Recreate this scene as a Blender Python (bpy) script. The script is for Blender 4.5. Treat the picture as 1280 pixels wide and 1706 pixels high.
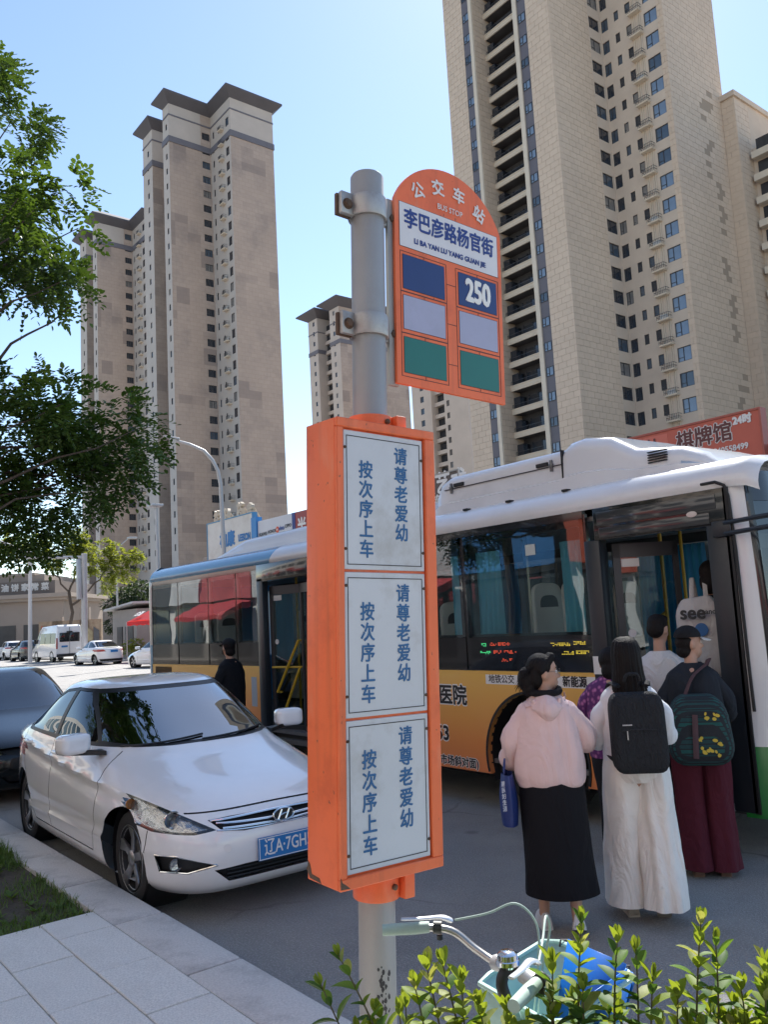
import bpy, bmesh, math, random
from mathutils import Vector as V, Matrix, noise
random.seed(7)
PI = math.pi
SC = bpy.context.scene
for o in list(bpy.data.objects): bpy.data.objects.remove(o)
COL = SC.collection

# ------------------------------------------------------------------ camera
cam = bpy.data.cameras.new('camera'); camo = bpy.data.objects.new('camera', cam); COL.objects.link(camo)
cam.sensor_fit = 'VERTICAL'; cam.sensor_height = 24.0; cam.lens = 24.0 * 1400 / 1706
cam.clip_start = 0.05; cam.clip_end = 3000
_p = math.atan(178 / 1400); _r = math.radians(3.1); _a = math.radians(-38.47)
_fw = V((0, math.cos(_p), math.sin(_p))); _r0 = V((1, 0, 0)); _u0 = V((0, -math.sin(_p), math.cos(_p)))
_R = _r0 * math.cos(_r) - _u0 * math.sin(_r); _U = _r0 * math.sin(_r) + _u0 * math.cos(_r)
_rows = Matrix(((-math.sin(_a), -math.cos(_a), 0), (math.cos(_a), -math.sin(_a), 0), (0, 0, 1)))
_FW, _RR, _UU = _rows @ _fw, _rows @ _R, _rows @ _U
camo.matrix_world = Matrix(((_RR.x, _UU.x, -_FW.x, 0), (_RR.y, _UU.y, -_FW.y, 0), (_RR.z, _UU.z, -_FW.z, 1.85), (0, 0, 0, 1)))
SC.camera = camo

# ------------------------------------------------------------------ sky, sun, exposure
SUN_AZ = math.radians(126.0); SUN_EL = math.radians(48.0)      # azimuth counter-clockwise from +X
w = bpy.data.worlds.new('World'); SC.world = w; w.use_nodes = True
nt = w.node_tree; nt.nodes.clear()
sky = nt.nodes.new('ShaderNodeTexSky'); sky.sky_type = 'NISHITA'; sky.sun_disc = False
sky.sun_elevation = SUN_EL; sky.sun_rotation = PI / 2 - SUN_AZ
sky.altitude = 50; sky.air_density = 1.0; sky.dust_density = 0.15; sky.ozone_density = 1.0
bg = nt.nodes.new('ShaderNodeBackground'); bg.inputs[1].default_value = 0.085
wo = nt.nodes.new('ShaderNodeOutputWorld')
nt.links.new(sky.outputs[0], bg.inputs[0]); nt.links.new(bg.outputs[0], wo.inputs[0])
sl = bpy.data.lights.new('sun', 'SUN'); sl.energy = 3.6; sl.angle = math.radians(0.55); sl.color = (1.0, 0.96, 0.90)
so = bpy.data.objects.new('sun', sl); COL.objects.link(so)
_s = V((math.cos(SUN_AZ) * math.cos(SUN_EL), math.sin(SUN_AZ) * math.cos(SUN_EL), math.sin(SUN_EL)))
so.rotation_euler = _s.to_track_quat('Z', 'Y').to_euler(); so.location = (0, 0, 30)
vs = SC.view_settings; vs.view_transform = 'Standard'; vs.look = 'None'; vs.gamma = 1.0; vs.use_curve_mapping = False
vs.exposure = 1.45
SC.cycles.max_bounces = 8; SC.cycles.transparent_max_bounces = 12
SC.cycles.use_denoising = True; SC.cycles.sample_clamp_indirect = 6.0
SC.cycles.caustics_reflective = False; SC.cycles.caustics_refractive = False

# ------------------------------------------------------------------ materials
MATS = {}
def lin(c):
    return tuple(((x / 255) / 12.92 if x / 255 < 0.04045 else ((x / 255 + 0.055) / 1.055) ** 2.4) for x in c)
def mat(name, col, rough=0.6, metal=0.0, var=0.0, vs=4.0, bump=0.0, bs=60.0, spec=0.5, coat=0.0, isl=0.0, dirt=None, dirt_s=2.0, dirt_a=0.5, trans=0.0, coord='Object', emit=None, es=1.0, wave=0.0):
    if name in MATS: return MATS[name]
    m = bpy.data.materials.new(name); m.use_nodes = True; MATS[name] = m
    n = m.node_tree.nodes; l = m.node_tree.links; b = n['Principled BSDF']
    b.inputs['Base Color'].default_value = (*col, 1); b.inputs['Roughness'].default_value = rough
    b.inputs['Metallic'].default_value = metal; b.inputs['Specular IOR Level'].default_value = spec
    b.inputs['Coat Weight'].default_value = coat; b.inputs['Coat Roughness'].default_value = 0.04
    if emit: b.inputs['Emission Color'].default_value = (*emit, 1); b.inputs['Emission Strength'].default_value = es
    src = None
    tc = n.new('ShaderNodeTexCoord')
    if var > 0 or isl > 0:
        hs = n.new('ShaderNodeHueSaturation'); hs.inputs['Color'].default_value = (*col, 1)
        val = None
        if var > 0:
            nz = n.new('ShaderNodeTexNoise'); nz.inputs['Scale'].default_value = vs; nz.inputs['Detail'].default_value = 6; nz.inputs['Roughness'].default_value = 0.65
            l.new(tc.outputs[coord], nz.inputs['Vector'])
            mr = n.new('ShaderNodeMapRange'); mr.inputs[1].default_value = 0.25; mr.inputs[2].default_value = 0.75
            mr.inputs[3].default_value = 1 - var; mr.inputs[4].default_value = 1 + var
            l.new(nz.outputs['Fac'], mr.inputs[0]); val = mr.outputs[0]
        if isl > 0:
            ge = n.new('ShaderNodeNewGeometry'); mi = n.new('ShaderNodeMapRange')
            mi.inputs[3].default_value = 1 - isl; mi.inputs[4].default_value = 1 + isl
            l.new(ge.outputs['Random Per Island'], mi.inputs[0])
            if val is None: val = mi.outputs[0]
            else:
                mu = n.new('ShaderNodeMath'); mu.operation = 'MULTIPLY'; l.new(val, mu.inputs[0]); l.new(mi.outputs[0], mu.inputs[1]); val = mu.outputs[0]
        l.new(val, hs.inputs['Value']); src = hs.outputs[0]
    if dirt:
        nz = n.new('ShaderNodeTexNoise'); nz.inputs['Scale'].default_value = dirt_s; nz.inputs['Detail'].default_value = 8; nz.inputs['Roughness'].default_value = 0.7
        l.new(tc.outputs[coord], nz.inputs['Vector'])
        mr = n.new('ShaderNodeMapRange'); mr.inputs[1].default_value = 0.5; mr.inputs[2].default_value = 0.78; mr.inputs[3].default_value = 0; mr.inputs[4].default_value = dirt_a
        l.new(nz.outputs['Fac'], mr.inputs[0])
        mx = n.new('ShaderNodeMix'); mx.data_type = 'RGBA'; mx.inputs[6].default_value = (*col, 1); mx.inputs[7].default_value = (*dirt, 1)
        if src: l.new(src, mx.inputs[6])
        l.new(mr.outputs[0], mx.inputs[0]); src = mx.outputs[2]
    if src: l.new(src, b.inputs['Base Color'])
    if bump > 0:
        nz = n.new('ShaderNodeTexNoise'); nz.inputs['Scale'].default_value = bs; nz.inputs['Detail'].default_value = 5
        l.new(tc.outputs[coord], nz.inputs['Vector'])
        bp = n.new('ShaderNodeBump'); bp.inputs['Strength'].default_value = bump; bp.inputs['Distance'].default_value = 0.02
        l.new(nz.outputs['Fac'], bp.inputs['Height']); l.new(bp.outputs[0], b.inputs['Normal'])
    if trans > 0:   # leaf: diffuse light passes through
        t = n.new('ShaderNodeBsdfTranslucent'); t.inputs[0].default_value = (min(1, col[0] * 2.4), min(1, col[1] * 2.1), col[2] * 0.9, 1)
        ms = n.new('ShaderNodeMixShader'); ms.inputs[0].default_value = trans
        l.new(b.outputs[0], ms.inputs[1]); l.new(t.outputs[0], ms.inputs[2]); l.new(ms.outputs[0], n['Material Output'].inputs[0])
    return m
def glass(name, tint=(0.3, 0.33, 0.33), refl=0.04, rough=0.0, wob=0.0):
    if name in MATS: return MATS[name]
    m = bpy.data.materials.new(name); m.use_nodes = True; MATS[name] = m
    n = m.node_tree.nodes; l = m.node_tree.links; n.remove(n['Principled BSDF'])
    tr = n.new('ShaderNodeBsdfTransparent'); tr.inputs[0].default_value = (*tint, 1)
    gl = n.new('ShaderNodeBsdfGlossy'); gl.inputs['Roughness'].default_value = rough; gl.inputs[0].default_value = (0.9, 0.95, 1, 1)
    fr = n.new('ShaderNodeFresnel')
    ge = n.new('ShaderNodeNewGeometry'); io = n.new('ShaderNodeMapRange'); io.inputs[3].default_value = 1.5; io.inputs[4].default_value = 1 / 1.5     # thin pane: same reflection on both faces
    l.new(ge.outputs['Backfacing'], io.inputs[0]); l.new(io.outputs[0], fr.inputs[0])
    ad = n.new('ShaderNodeMath'); ad.operation = 'ADD'; ad.inputs[1].default_value = refl; ad.use_clamp = True
    ms = n.new('ShaderNodeMixShader'); l.new(fr.outputs[0], ad.inputs[0]); l.new(ad.outputs[0], ms.inputs[0])
    if wob > 0:
        tc = n.new('ShaderNodeTexCoord'); nz = n.new('ShaderNodeTexNoise'); nz.inputs['Scale'].default_value = 1.6; nz.inputs['Detail'].default_value = 1
        l.new(tc.outputs['Object'], nz.inputs['Vector'])
        bp = n.new('ShaderNodeBump'); bp.inputs['Strength'].default_value = wob; bp.inputs['Distance'].default_value = 0.02
        l.new(nz.outputs['Fac'], bp.inputs['Height']); l.new(bp.outputs[0], gl.inputs['Normal']); l.new(bp.outputs[0], fr.inputs['Normal'])
    l.new(tr.outputs[0], ms.inputs[1]); l.new(gl.outputs[0], ms.inputs[2]); l.new(ms.outputs[0], n['Material Output'].inputs[0])
    return m

# ------------------------------------------------------------------ mesh helpers
class MB:
    """collects shapes into one bmesh"""
    def __init__(s): s.bm = bmesh.new()
    def box(s, x0, x1, y0, y1, z0, z1, bev=0.0, seg=2):
        b = bmesh.new()
        vs_ = [b.verts.new((x, y, z)) for x in (x0, x1) for y in (y0, y1) for z in (z0, z1)]
        for f in ((0, 1, 3, 2), (4, 6, 7, 5), (0, 4, 5, 1), (2, 3, 7, 6), (0, 2, 6, 4), (1, 5, 7, 3)): b.faces.new([vs_[i] for i in f])
        bmesh.ops.recalc_face_normals(b, faces=b.faces)
        if bev > 0: bmesh.ops.bevel(b, geom=list(b.edges) + list(b.verts), offset=bev, segments=seg, profile=0.5, affect='EDGES', clamp_overlap=True)
        return s.add(b)
    def add(s, b, mtx=None):
        me = bpy.data.meshes.new('t'); b.to_mesh(me); b.free()
        if mtx is not None: me.transform(mtx)
        s.bm.from_mesh(me); bpy.data.meshes.remove(me); return s
    def addmesh(s, me, mtx=None):
        if mtx is not None: me.transform(mtx)
        s.bm.from_mesh(me); return s
    def poly(s, pts):
        s.bm.faces.new([s.bm.verts.new(p) for p in pts]); return s
    def prism(s, pts, d, bev=0.0):
        """polygon pts (3D) extruded by vector d"""
        b = bmesh.new(); d = V(d)
        lo = [b.verts.new(p) for p in pts]; hi = [b.verts.new(V(p) + d) for p in pts]; k = len(pts)
        b.faces.new(lo[::-1]); b.faces.new(hi)
        for i in range(k): b.faces.new((lo[i], lo[(i + 1) % k], hi[(i + 1) % k], hi[i]))
        bmesh.ops.recalc_face_normals(b, faces=b.faces)
        if bev > 0: bmesh.ops.bevel(b, geom=list(b.edges), offset=bev, segments=2, profile=0.5, affect='EDGES', clamp_overlap=True)
        return s.add(b)
    def tube(s, pts, r, seg=10, caps=True, flat=None):
        pts = [V(p) for p in pts]; rs = r if isinstance(r, (list, tuple)) else [r] * len(pts)
        b = s.bm; rings = []; up = None
        for i, p in enumerate(pts):
            t = (pts[min(i + 1, len(pts) - 1)] - pts[max(i - 1, 0)]).normalized()
            if up is None: up = V((0, 0, 1)) if abs(t.z) < 0.9 else V((1, 0, 0))
            a = t.cross(up); 
            if a.length < 1e-5: a = t.orthogonal()
            a.normalize(); c = a.cross(t).normalized(); up = c
            k1, k2 = (1, 1) if not flat else flat
            rings.append([b.verts.new(p + a * (math.cos(q) * rs[i] * k1) + c * (math.sin(q) * rs[i] * k2)) for q in [2 * PI * j / seg for j in range(seg)]])
        for i in range(len(rings) - 1):
            for j in range(seg): b.faces.new((rings[i][j], rings[i][(j + 1) % seg], rings[i + 1][(j + 1) % seg], rings[i + 1][j]))
        if caps: b.faces.new(rings[0][::-1]); b.faces.new(rings[-1])
        return s
    def lathe(s, prof, seg=24, mtx=None, arc=None):
        """prof: (r,z) list, around local z"""
        b = bmesh.new(); a0, a1 = arc or (0, 2 * PI); full = arc is None
        n_ = seg if full else seg + 1; R_ = []
        for r, z in prof:
            R_.append([b.verts.new((r * math.cos(a0 + (a1 - a0) * j / seg), r * math.sin(a0 + (a1 - a0) * j / seg), z)) for j in range(n_)])
        for i in range(len(prof) - 1):
            for j in range(seg): 
                q = (R_[i][j], R_[i][(j + 1) % n_], R_[i + 1][(j + 1) % n_], R_[i + 1][j])
                try: b.faces.new(q)
                except ValueError: pass
        bmesh.ops.remove_doubles(b, verts=b.verts, dist=1e-6)
        bmesh.ops.recalc_face_normals(b, faces=b.faces)
        return s.add(b, mtx)
    def grid(s, rows, close_u=False, close_v=False):
        R_ = [[s.bm.verts.new(p) for p in r] for r in rows]; n_ = len(R_); m_ = len(R_[0])
        for i in range(n_ if close_v else n_ - 1):
            for j in range(m_ if close_u else m_ - 1):
                try: s.bm.faces.new((R_[i][j], R_[i][(j + 1) % m_], R_[(i + 1) % n_][(j + 1) % m_], R_[(i + 1) % n_][j]))
                except ValueError: pass
        return s
    def sphere(s, c, r, seg=16, rings=10):
        b = bmesh.new(); bmesh.ops.create_uvsphere(b, u_segments=seg, v_segments=rings, radius=1)
        r = r if isinstance(r, (list, tuple)) else (r, r, r)
        return s.add(b, Matrix.Translation(c) @ Matrix.Diagonal((*r, 1)))
    def mesh(s, name, smooth=40, off=None, recalc=True):
        if recalc: bmesh.ops.recalc_face_normals(s.bm, faces=s.bm.faces)
        me = bpy.data.meshes.new(name); s.bm.to_mesh(me); s.bm.free()
        if off is not None: me.transform(Matrix.Translation(-V(off)))
        if smooth:
            me.polygons.foreach_set('use_smooth', [True] * len(me.polygons)); me.set_sharp_from_angle(angle=math.radians(smooth))
        return me
ORG = {}
def root(name, loc, label, cat, group=None, rz=0.0, wc=True):
    """Empty at a thing's base; with wc, parts are given in world coordinates"""
    o = bpy.data.objects.new(name, None); COL.objects.link(o); o.location = loc; o.rotation_euler = (0, 0, rz)
    o.empty_display_size = 0.2
    o['label'] = label; o['category'] = cat
    if group: o['group'] = group
    ORG[o] = V(loc) if wc else V((0, 0, 0))
    return o
def link(name, me, m, parent=None):
    o = bpy.data.objects.new(name, me); COL.objects.link(o)
    if m is not None:
        me.materials.clear()
        for q in (m if isinstance(m, (list, tuple)) else [m]): me.materials.append(q)
    if parent is not None: o.parent = parent; ORG[o] = ORG[parent]
    return o
def part(name, mb, m, parent, smooth=40, recalc=True):
    return link(name, mb.mesh(name, smooth, ORG[parent], recalc), m, parent)
def thing(name, mb, m, label, cat, loc, group=None, smooth=40):
    o = link(name, mb.mesh(name, smooth, loc), m); o.location = loc
    o['label'] = label; o['category'] = cat
    if group: o['group'] = group
    ORG[o] = V(loc); return o
def struct(name, mb, m, smooth=40, loc=(0, 0, 0), kind='structure'):
    o = link(name, mb.mesh(name, smooth, loc), m); o.location = loc; o['kind'] = kind; ORG[o] = V(loc); return o
def inst(name, me, parent, loc, rz=0.0, sc=None, m3=None):
    o = bpy.data.objects.new(name, me); COL.objects.link(o); o.parent = parent
    if m3 is not None: o.matrix_local = m3
    else:
        o.location = V(loc); o.rotation_euler = (0, 0, rz)
        if sc: o.scale = sc
    ORG[o] = ORG[parent]; return o
def copy_tree(o, parent=None):
    c = o.copy(); COL.objects.link(c); c.parent = parent
    for ch in list(o.children): copy_tree(ch, c)
    return c
_txt = {}
def text_mesh(s, size, bold=0.0, ext=0.002, align='CENTER', xs=1.0):
    cu = bpy.data.curves.new('txt', 'FONT'); cu.body = s; cu.size = size; cu.extrude = ext
    cu.align_x = align; cu.align_y = 'CENTER'; cu.resolution_u = 3
    o = bpy.data.objects.new('txt', cu); COL.objects.link(o)
    dg = bpy.context.evaluated_depsgraph_get(); me = bpy.data.meshes.new_from_object(o.evaluated_get(dg))
    bpy.data.objects.remove(o); bpy.data.curves.remove(cu)
    if xs != 1.0: me.transform(Matrix.Diagonal((xs, 1, 1, 1)))
    if bold > 0:            # heavier strokes: shifted copies, each a hair deeper than the last
        n_ = 4 if bold < size * .05 else 8; b = bmesh.new()
        for k in range(n_ + 1):
            m2 = me.copy()
            if k: m2.transform(Matrix.Translation((bold * math.cos(2 * PI * k / n_ + .4), bold * math.sin(2 * PI * k / n_ + .4), -k * size * .0012)))
            b.from_mesh(m2); bpy.data.meshes.remove(m2)
        bpy.data.meshes.remove(me); me = bpy.data.meshes.new('txt'); b.to_mesh(me); b.free()
    return me
def frame(o, right, up):
    r = V(right).normalized(); u = V(up).normalized(); n = r.cross(u)
    return Matrix(((r.x, u.x, n.x, o[0]), (r.y, u.y, n.y, o[1]), (r.z, u.z, n.z, o[2]), (0, 0, 0, 1)))
def text(name, s, size, o, right, up, m, parent, bold=0.0, ext=0.002, align='CENTER', xs=1.0):
    me = text_mesh(s, size, bold, ext, align, xs); me.name = name
    me.transform(Matrix.Translation(-ORG[parent]) @ frame(o, right, up))
    return link(name, me, m, parent)
def interp(tab, x):
    if x <= tab[0][0]: return tab[0][1]
    for (a, b), (c, d) in zip(tab, tab[1:]):
        if x <= c: return b + (d - b) * (x - a) / (c - a)
    return tab[-1][1]
def smoothi(tab, x):
    if x <= tab[0][0]: return tab[0][1]
    n_ = len(tab)
    for i in range(n_ - 1):
        if x <= tab[i + 1][0]:
            x0, y0 = tab[i]; x1, y1 = tab[i + 1]; t = (x - x0) / (x1 - x0)
            m0 = (y1 - tab[i - 1][1]) / (x1 - tab[i - 1][0]) if i > 0 else (y1 - y0) / (x1 - x0)
            m1 = (tab[i + 2][1] - y0) / (tab[i + 2][0] - x0) if i < n_ - 2 else (y1 - y0) / (x1 - x0)
            h = x1 - x0
            return (2*t**3-3*t*t+1)*y0 + (t**3-2*t*t+t)*h*m0 + (-2*t**3+3*t*t)*y1 + (t**3-t*t)*h*m1
    return tab[-1][1]
# ================================================================== ground, road, pavement
asph = mat('asphalt', (0.30, 0.29, 0.275), 0.82, var=0.18, vs=1.3, bump=0.9, bs=110, dirt=(0.13, 0.145, 0.14), dirt_s=1.1, dirt_a=0.75)
n = asph.node_tree.nodes; l = asph.node_tree.links            # stone speckle in the asphalt
_b = n['Principled BSDF']; _src = _b.inputs['Base Color'].links[0].from_socket
_nz = n.new('ShaderNodeTexNoise'); _nz.inputs['Scale'].default_value = 75; _nz.inputs['Detail'].default_value = 4; _nz.inputs['Roughness'].default_value = .75
_tc = n.new('ShaderNodeTexCoord'); l.new(_tc.outputs['Object'], _nz.inputs['Vector'])
_mr = n.new('ShaderNodeMapRange'); _mr.inputs[1].default_value = 0.48; _mr.inputs[2].default_value = 0.68
_mr.inputs[3].default_value = 0; _mr.inputs[4].default_value = 0.8
l.new(_nz.outputs['Fac'], _mr.inputs[0])
_mx = n.new('ShaderNodeMix'); _mx.data_type = 'RGBA'; _mx.inputs[7].default_value = (0.5, 0.48, 0.46, 1)
l.new(_mr.outputs[0], _mx.inputs[0]); l.new(_src, _mx.inputs[6]); l.new(_mx.outputs[2], _b.inputs['Base Color'])

struct('ground', MB().poly([(-1500, -1500, -0.02), (1500, -1500, -0.02), (1500, 1500, -0.02), (-1500, 1500, -0.02)]), mat('ground_earth', (0.24, 0.22, 0.2), 0.9, var=0.2, vs=0.3), 0)
g = MB(); g.grid([[(x, y, 0.0) for y in (2.2, 6, 10, 14, 18, 21.6)] for x in range(-420, 90, 10)])
_vo = n.new('ShaderNodeTexVoronoi'); _vo.feature = 'DISTANCE_TO_EDGE'; _vo.inputs['Scale'].default_value = .55; _wn = n.new('ShaderNodeTexNoise'); _wn.inputs['Scale'].default_value = 2.2; _wn.inputs['Detail'].default_value = 5
_mxv = n.new('ShaderNodeMix'); _mxv.data_type = 'VECTOR'; _mxv.inputs[0].default_value = .25; l.new(_tc.outputs['Object'], _wn.inputs['Vector']); l.new(_tc.outputs['Object'], _mxv.inputs[4]); l.new(_wn.outputs['Color'], _mxv.inputs[5]); l.new(_mxv.outputs[1], _vo.inputs['Vector'])
_mc = n.new('ShaderNodeMapRange'); _mc.inputs[1].default_value = .0; _mc.inputs[2].default_value = .010; _mc.inputs[3].default_value = .55; _mc.inputs[4].default_value = 0; l.new(_vo.outputs['Distance'], _mc.inputs[0])
_gn = n.new('ShaderNodeTexNoise'); _gn.inputs['Scale'].default_value = .4; l.new(_tc.outputs['Object'], _gn.inputs['Vector']); _gm = n.new('ShaderNodeMapRange'); _gm.inputs[1].default_value = .5; _gm.inputs[2].default_value = .6; l.new(_gn.outputs['Fac'], _gm.inputs[0])
_ml = n.new('ShaderNodeMath'); _ml.operation = 'MULTIPLY'; l.new(_mc.outputs[0], _ml.inputs[0]); l.new(_gm.outputs[0], _ml.inputs[1])
_m9 = n.new('ShaderNodeMix'); _m9.data_type = 'RGBA'; _m9.inputs[7].default_value = (.06, .058, .055, 1); l.new(_ml.outputs[0], _m9.inputs[0]); l.new(_mx.outputs[2], _m9.inputs[6])
_sv = n.new('ShaderNodeTexVoronoi'); _sv.inputs['Scale'].default_value = 1.7; l.new(_tc.outputs['Object'], _sv.inputs['Vector']); _sm = n.new('ShaderNodeMapRange'); _sm.inputs[1].default_value = .05; _sm.inputs[2].default_value = .14; _sm.inputs[3].default_value = .45; _sm.inputs[4].default_value = 0; l.new(_sv.outputs['Distance'], _sm.inputs[0])
_m10 = n.new('ShaderNodeMix'); _m10.data_type = 'RGBA'; _m10.inputs[7].default_value = (.09, .085, .08, 1); l.new(_sm.outputs[0], _m10.inputs[0]); l.new(_m9.outputs[2], _m10.inputs[6]); l.new(_m10.outputs[2], _b.inputs['Base Color'])
struct('road', g, asph, 0)
rl0 = random.Random(8)
for k_, (x_, y_) in enumerate(((-3.35, 3.55), (-4.3, 3.3), (-3.0, 3.2))):
    mb_ = MB(); rg = [(.035 * math.cos(a) * rl0.uniform(.5, 1.2), .02 * math.sin(a) * rl0.uniform(.5, 1.3), rl0.uniform(.002, .014)) for a in [2 * PI * q / 9 for q in range(9)]]; mb_.grid([[(x_ + p[0] * s, y_ + p[1] * s, .002 + p[2] * s) for p in rg] for s in (.15, .6, 1)], close_u=True)
    thing('paper_scrap', mb_, mat('paper_white', (.75, .74, .72), .8), ('crumpled white paper scrap on the road near the black skirt', 'tiny white paper scrap on the road nearer the orange box', 'small white paper scrap on the road close to the hedge')[k_], 'litter', (x_, y_, 0), 'litter on the road')
struct('far_pavement', MB().box(-420, 60, 21.6, 60, -0.015, 0.13), mat('far_paving', (0.36, 0.34, 0.32), 0.85, var=0.15, vs=0.8), 0)
# pavement on our side: bed, then the slabs and kerb stones one by one
pav = struct('pavement', MB().box(-5.5, 30, -8, 1.89, -0.015, 0.128), mat('pavement_joint', (0.09, 0.085, 0.08), 0.95, var=0.3, vs=9), 0)
slab_m = mat('granite_slab', (0.72, 0.69, 0.63), 0.75, var=0.28, vs=95, bump=0.3, bs=160, dirt=(0.52, 0.49, 0.44), dirt_s=2.5, dirt_a=0.55, coord='Object')
slab_me = [MB().box(-0.312, 0.312, -0.159, 0.159, -0.02, 0.0 + 0.001 * k, 0.004, 1).mesh('slab', 30) for k in range(3)]
for m_ in slab_me: m_.materials.append(slab_m)
for r_ in range(9):
    yy = 1.89 - 0.162 - r_ * 0.324
    for c_ in range(9):
        xx = -5.15 - 0.315 + c_ * 0.632 + (0.30 if r_ % 2 else 0.0)
        if xx < -5.7: continue
        cut = xx - .312 < -5.49
        o = inst('slab', slab_me[(r_ * 5 + c_) % 3], pav, (xx, yy, 0.1495) if not cut else ((xx + .312 - 5.49) / 2, yy, .1495)); o.scale.x = (xx + .312 + 5.49) / .624 if cut else 1; o.rotation_euler = (random.uniform(-.004, .004), random.uniform(-.003, .003), random.uniform(-.004, .004))
kerb = struct('kerb', MB().box(-60, 30, 1.905, 2.185, -0.3, 0.12), mat('kerb_joint', (0.07, 0.07, 0.065), 0.95), 0)
kerb_me = MB().box(-0.497, 0.497, -0.155, 0.155, -0.2, 0.0, 0.018, 2).mesh('kerb_stone', 40)
kerb_me.materials.append(mat('kerb_granite', (0.60, 0.57, 0.53), 0.8, var=0.22, vs=80, bump=0.25, bs=150, dirt=(0.2, 0.19, 0.18), dirt_s=3, dirt_a=0.6))
for k in range(-40, 12):
    o = inst('kerb_stone', kerb_me, kerb, (-4.16 + 0.5 + k * 1.0, 2.045, 0.151 + random.uniform(-.003, .002))); o.rotation_euler.z = random.uniform(-.003, .003)
far_k = MB().box(-300, 40, 21.35, 21.62, -0.2, 0.14, 0.02); struct('far_kerb', far_k, mat('kerb_far', (0.4, 0.39, 0.37), 0.85), 40)
# planted verge left of the slabs
g = MB()
g.grid([[(x, y, 0.10 + 0.05 * noise.noise(V((x * 0.8, y * 0.9, 3)))) for y in [-8 + k * 0.55 for k in range(19)]] for x in [-60 + k * 1.14 for k in range(48)] + [-5.5]])
struct('verge', g, mat('soil', (0.075, 0.06, 0.042), 0.95, var=0.35, vs=7, bump=0.6, bs=40), 60)
gb = MB(); rr = random.Random(3)
def blade(x, y, z, h, wd, a, lean):
    dx, dy = math.cos(a), math.sin(a); ex, ey = -dy, dx
    p0 = (x - ex * wd, y - ey * wd, z); p1 = (x + ex * wd, y + ey * wd, z)
    q0 = (x - ex * wd * .7 + dx * lean * .4, y - ey * wd * .7 + dy * lean * .4, z + h * .62); q1 = (x + ex * wd * .7 + dx * lean * .4, y + ey * wd * .7 + dy * lean * .4, z + h * .62)
    t = (x + dx * lean, y + dy * lean, z + h * 0.95)
    b = gb.bm; a0, a1, b0, b1, t0 = [b.verts.new(p) for p in (p0, p1, q0, q1, t)]
    b.faces.new((a0, a1, b1, b0)); b.faces.new((b0, b1, t0))
cnt = 0
while cnt < 26000:
    x = -5.46 - abs(rr.gauss(0, 2.6)); y = rr.uniform(-0.6, 1.9)
    if x < -12: continue
    d_ = noise.noise(V((x * 1.4, y * 1.4, 1)))
    if rr.random() > 0.45 + 1.3 * d_ : continue
    z = 0.10 + 0.05 * noise.noise(V((x * 0.8, y * 0.9, 3)))
    h = rr.uniform(0.022, 0.075) * (1.1 + d_)
    blade(x, y, z, h, rr.uniform(.002, .004), rr.uniform(0, 6.3), rr.uniform(.015, .08)); cnt += 1
struct('grass', gb, mat('grass_blade', (0.085, 0.15, 0.028), 0.6, isl=0.55, trans=0.3), 0, kind='stuff')

# ================================================================== towers
CL = {}
tile_a = mat('tower_tile', (0.60, 0.475, 0.36), 0.75, isl=0.03, var=0.10, vs=0.12)
wall_a = mat('tower_render', (0.56, 0.46, 0.365), 0.85, var=0.12, vs=0.25)
joint_a = mat('tower_joint', (0.36, 0.285, 0.215), 0.95)
panel_d = mat('tower_dark_panel', (0.125, 0.115, 0.13), 0.6, var=0.1, vs=0.4)
wframe = mat('window_frame_dark', (0.045, 0.045, 0.05), 0.4)
wglass = mat('tower_glass', (0.03, 0.035, 0.045), 0.06, spec=0.8, var=0.5, vs=0.11)
wglass_sky = mat('tower_glass_pale', (0.16, 0.22, 0.30), 0.04, spec=1.0, var=0.25, vs=0.2)
ledge_m = mat('tower_ledge', (0.62, 0.54, 0.43), 0.8, var=0.1, vs=0.5)
inner_m = mat('balcony_recess_shade', (0.055, 0.053, 0.055), 0.9, var=0.4, vs=0.6)  # dark colour puts the shade of the deep recess into slabs and walls
def P(ax, c, u, z, d=0.0): return (u, c + d, z) if ax == 'Y' else (c - d, u, z)
def wall(mb, ax, c, u0, u1, z0, z1, cols, floors, H=3.0):
    """wall with window openings; cols: (ua, ub, zlo, zhi) relative to each floor"""
    u = u0
    for ua, ub, zl, zh in sorted(cols):
        if ua > u: mb.poly([P(ax, c, a, b) for a, b in ((u, z0), (ua, z0), (ua, z1), (u, z1))])
        zc = z0
        for k in floors:
            a, b = k * H + zl, k * H + zh
            if a < zc + 0.05 or b > z1: continue
            mb.poly([P(ax, c, p, q) for p, q in ((ua, zc), (ub, zc), (ub, a), (ua, a))])
            for (pa, qa), (pb, qb) in (((ua, a), (ub, a)), ((ub, a), (ub, b)), ((ub, b), (ua, b)), ((ua, b), (ua, a))):
                mb.poly([P(ax, c, pa, qa), P(ax, c, pb, qb), P(ax, c, pb, qb, .22), P(ax, c, pa, qa, .22)])
            zc = b
        mb.poly([P(ax, c, p, q) for p, q in ((ua, zc), (ub, zc), (ub, z1), (ua, z1))])
        u = ub
    if u < u1: mb.poly([P(ax, c, a, b) for a, b in ((u, z0), (u1, z0), (u1, z1), (u, z1))])
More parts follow.
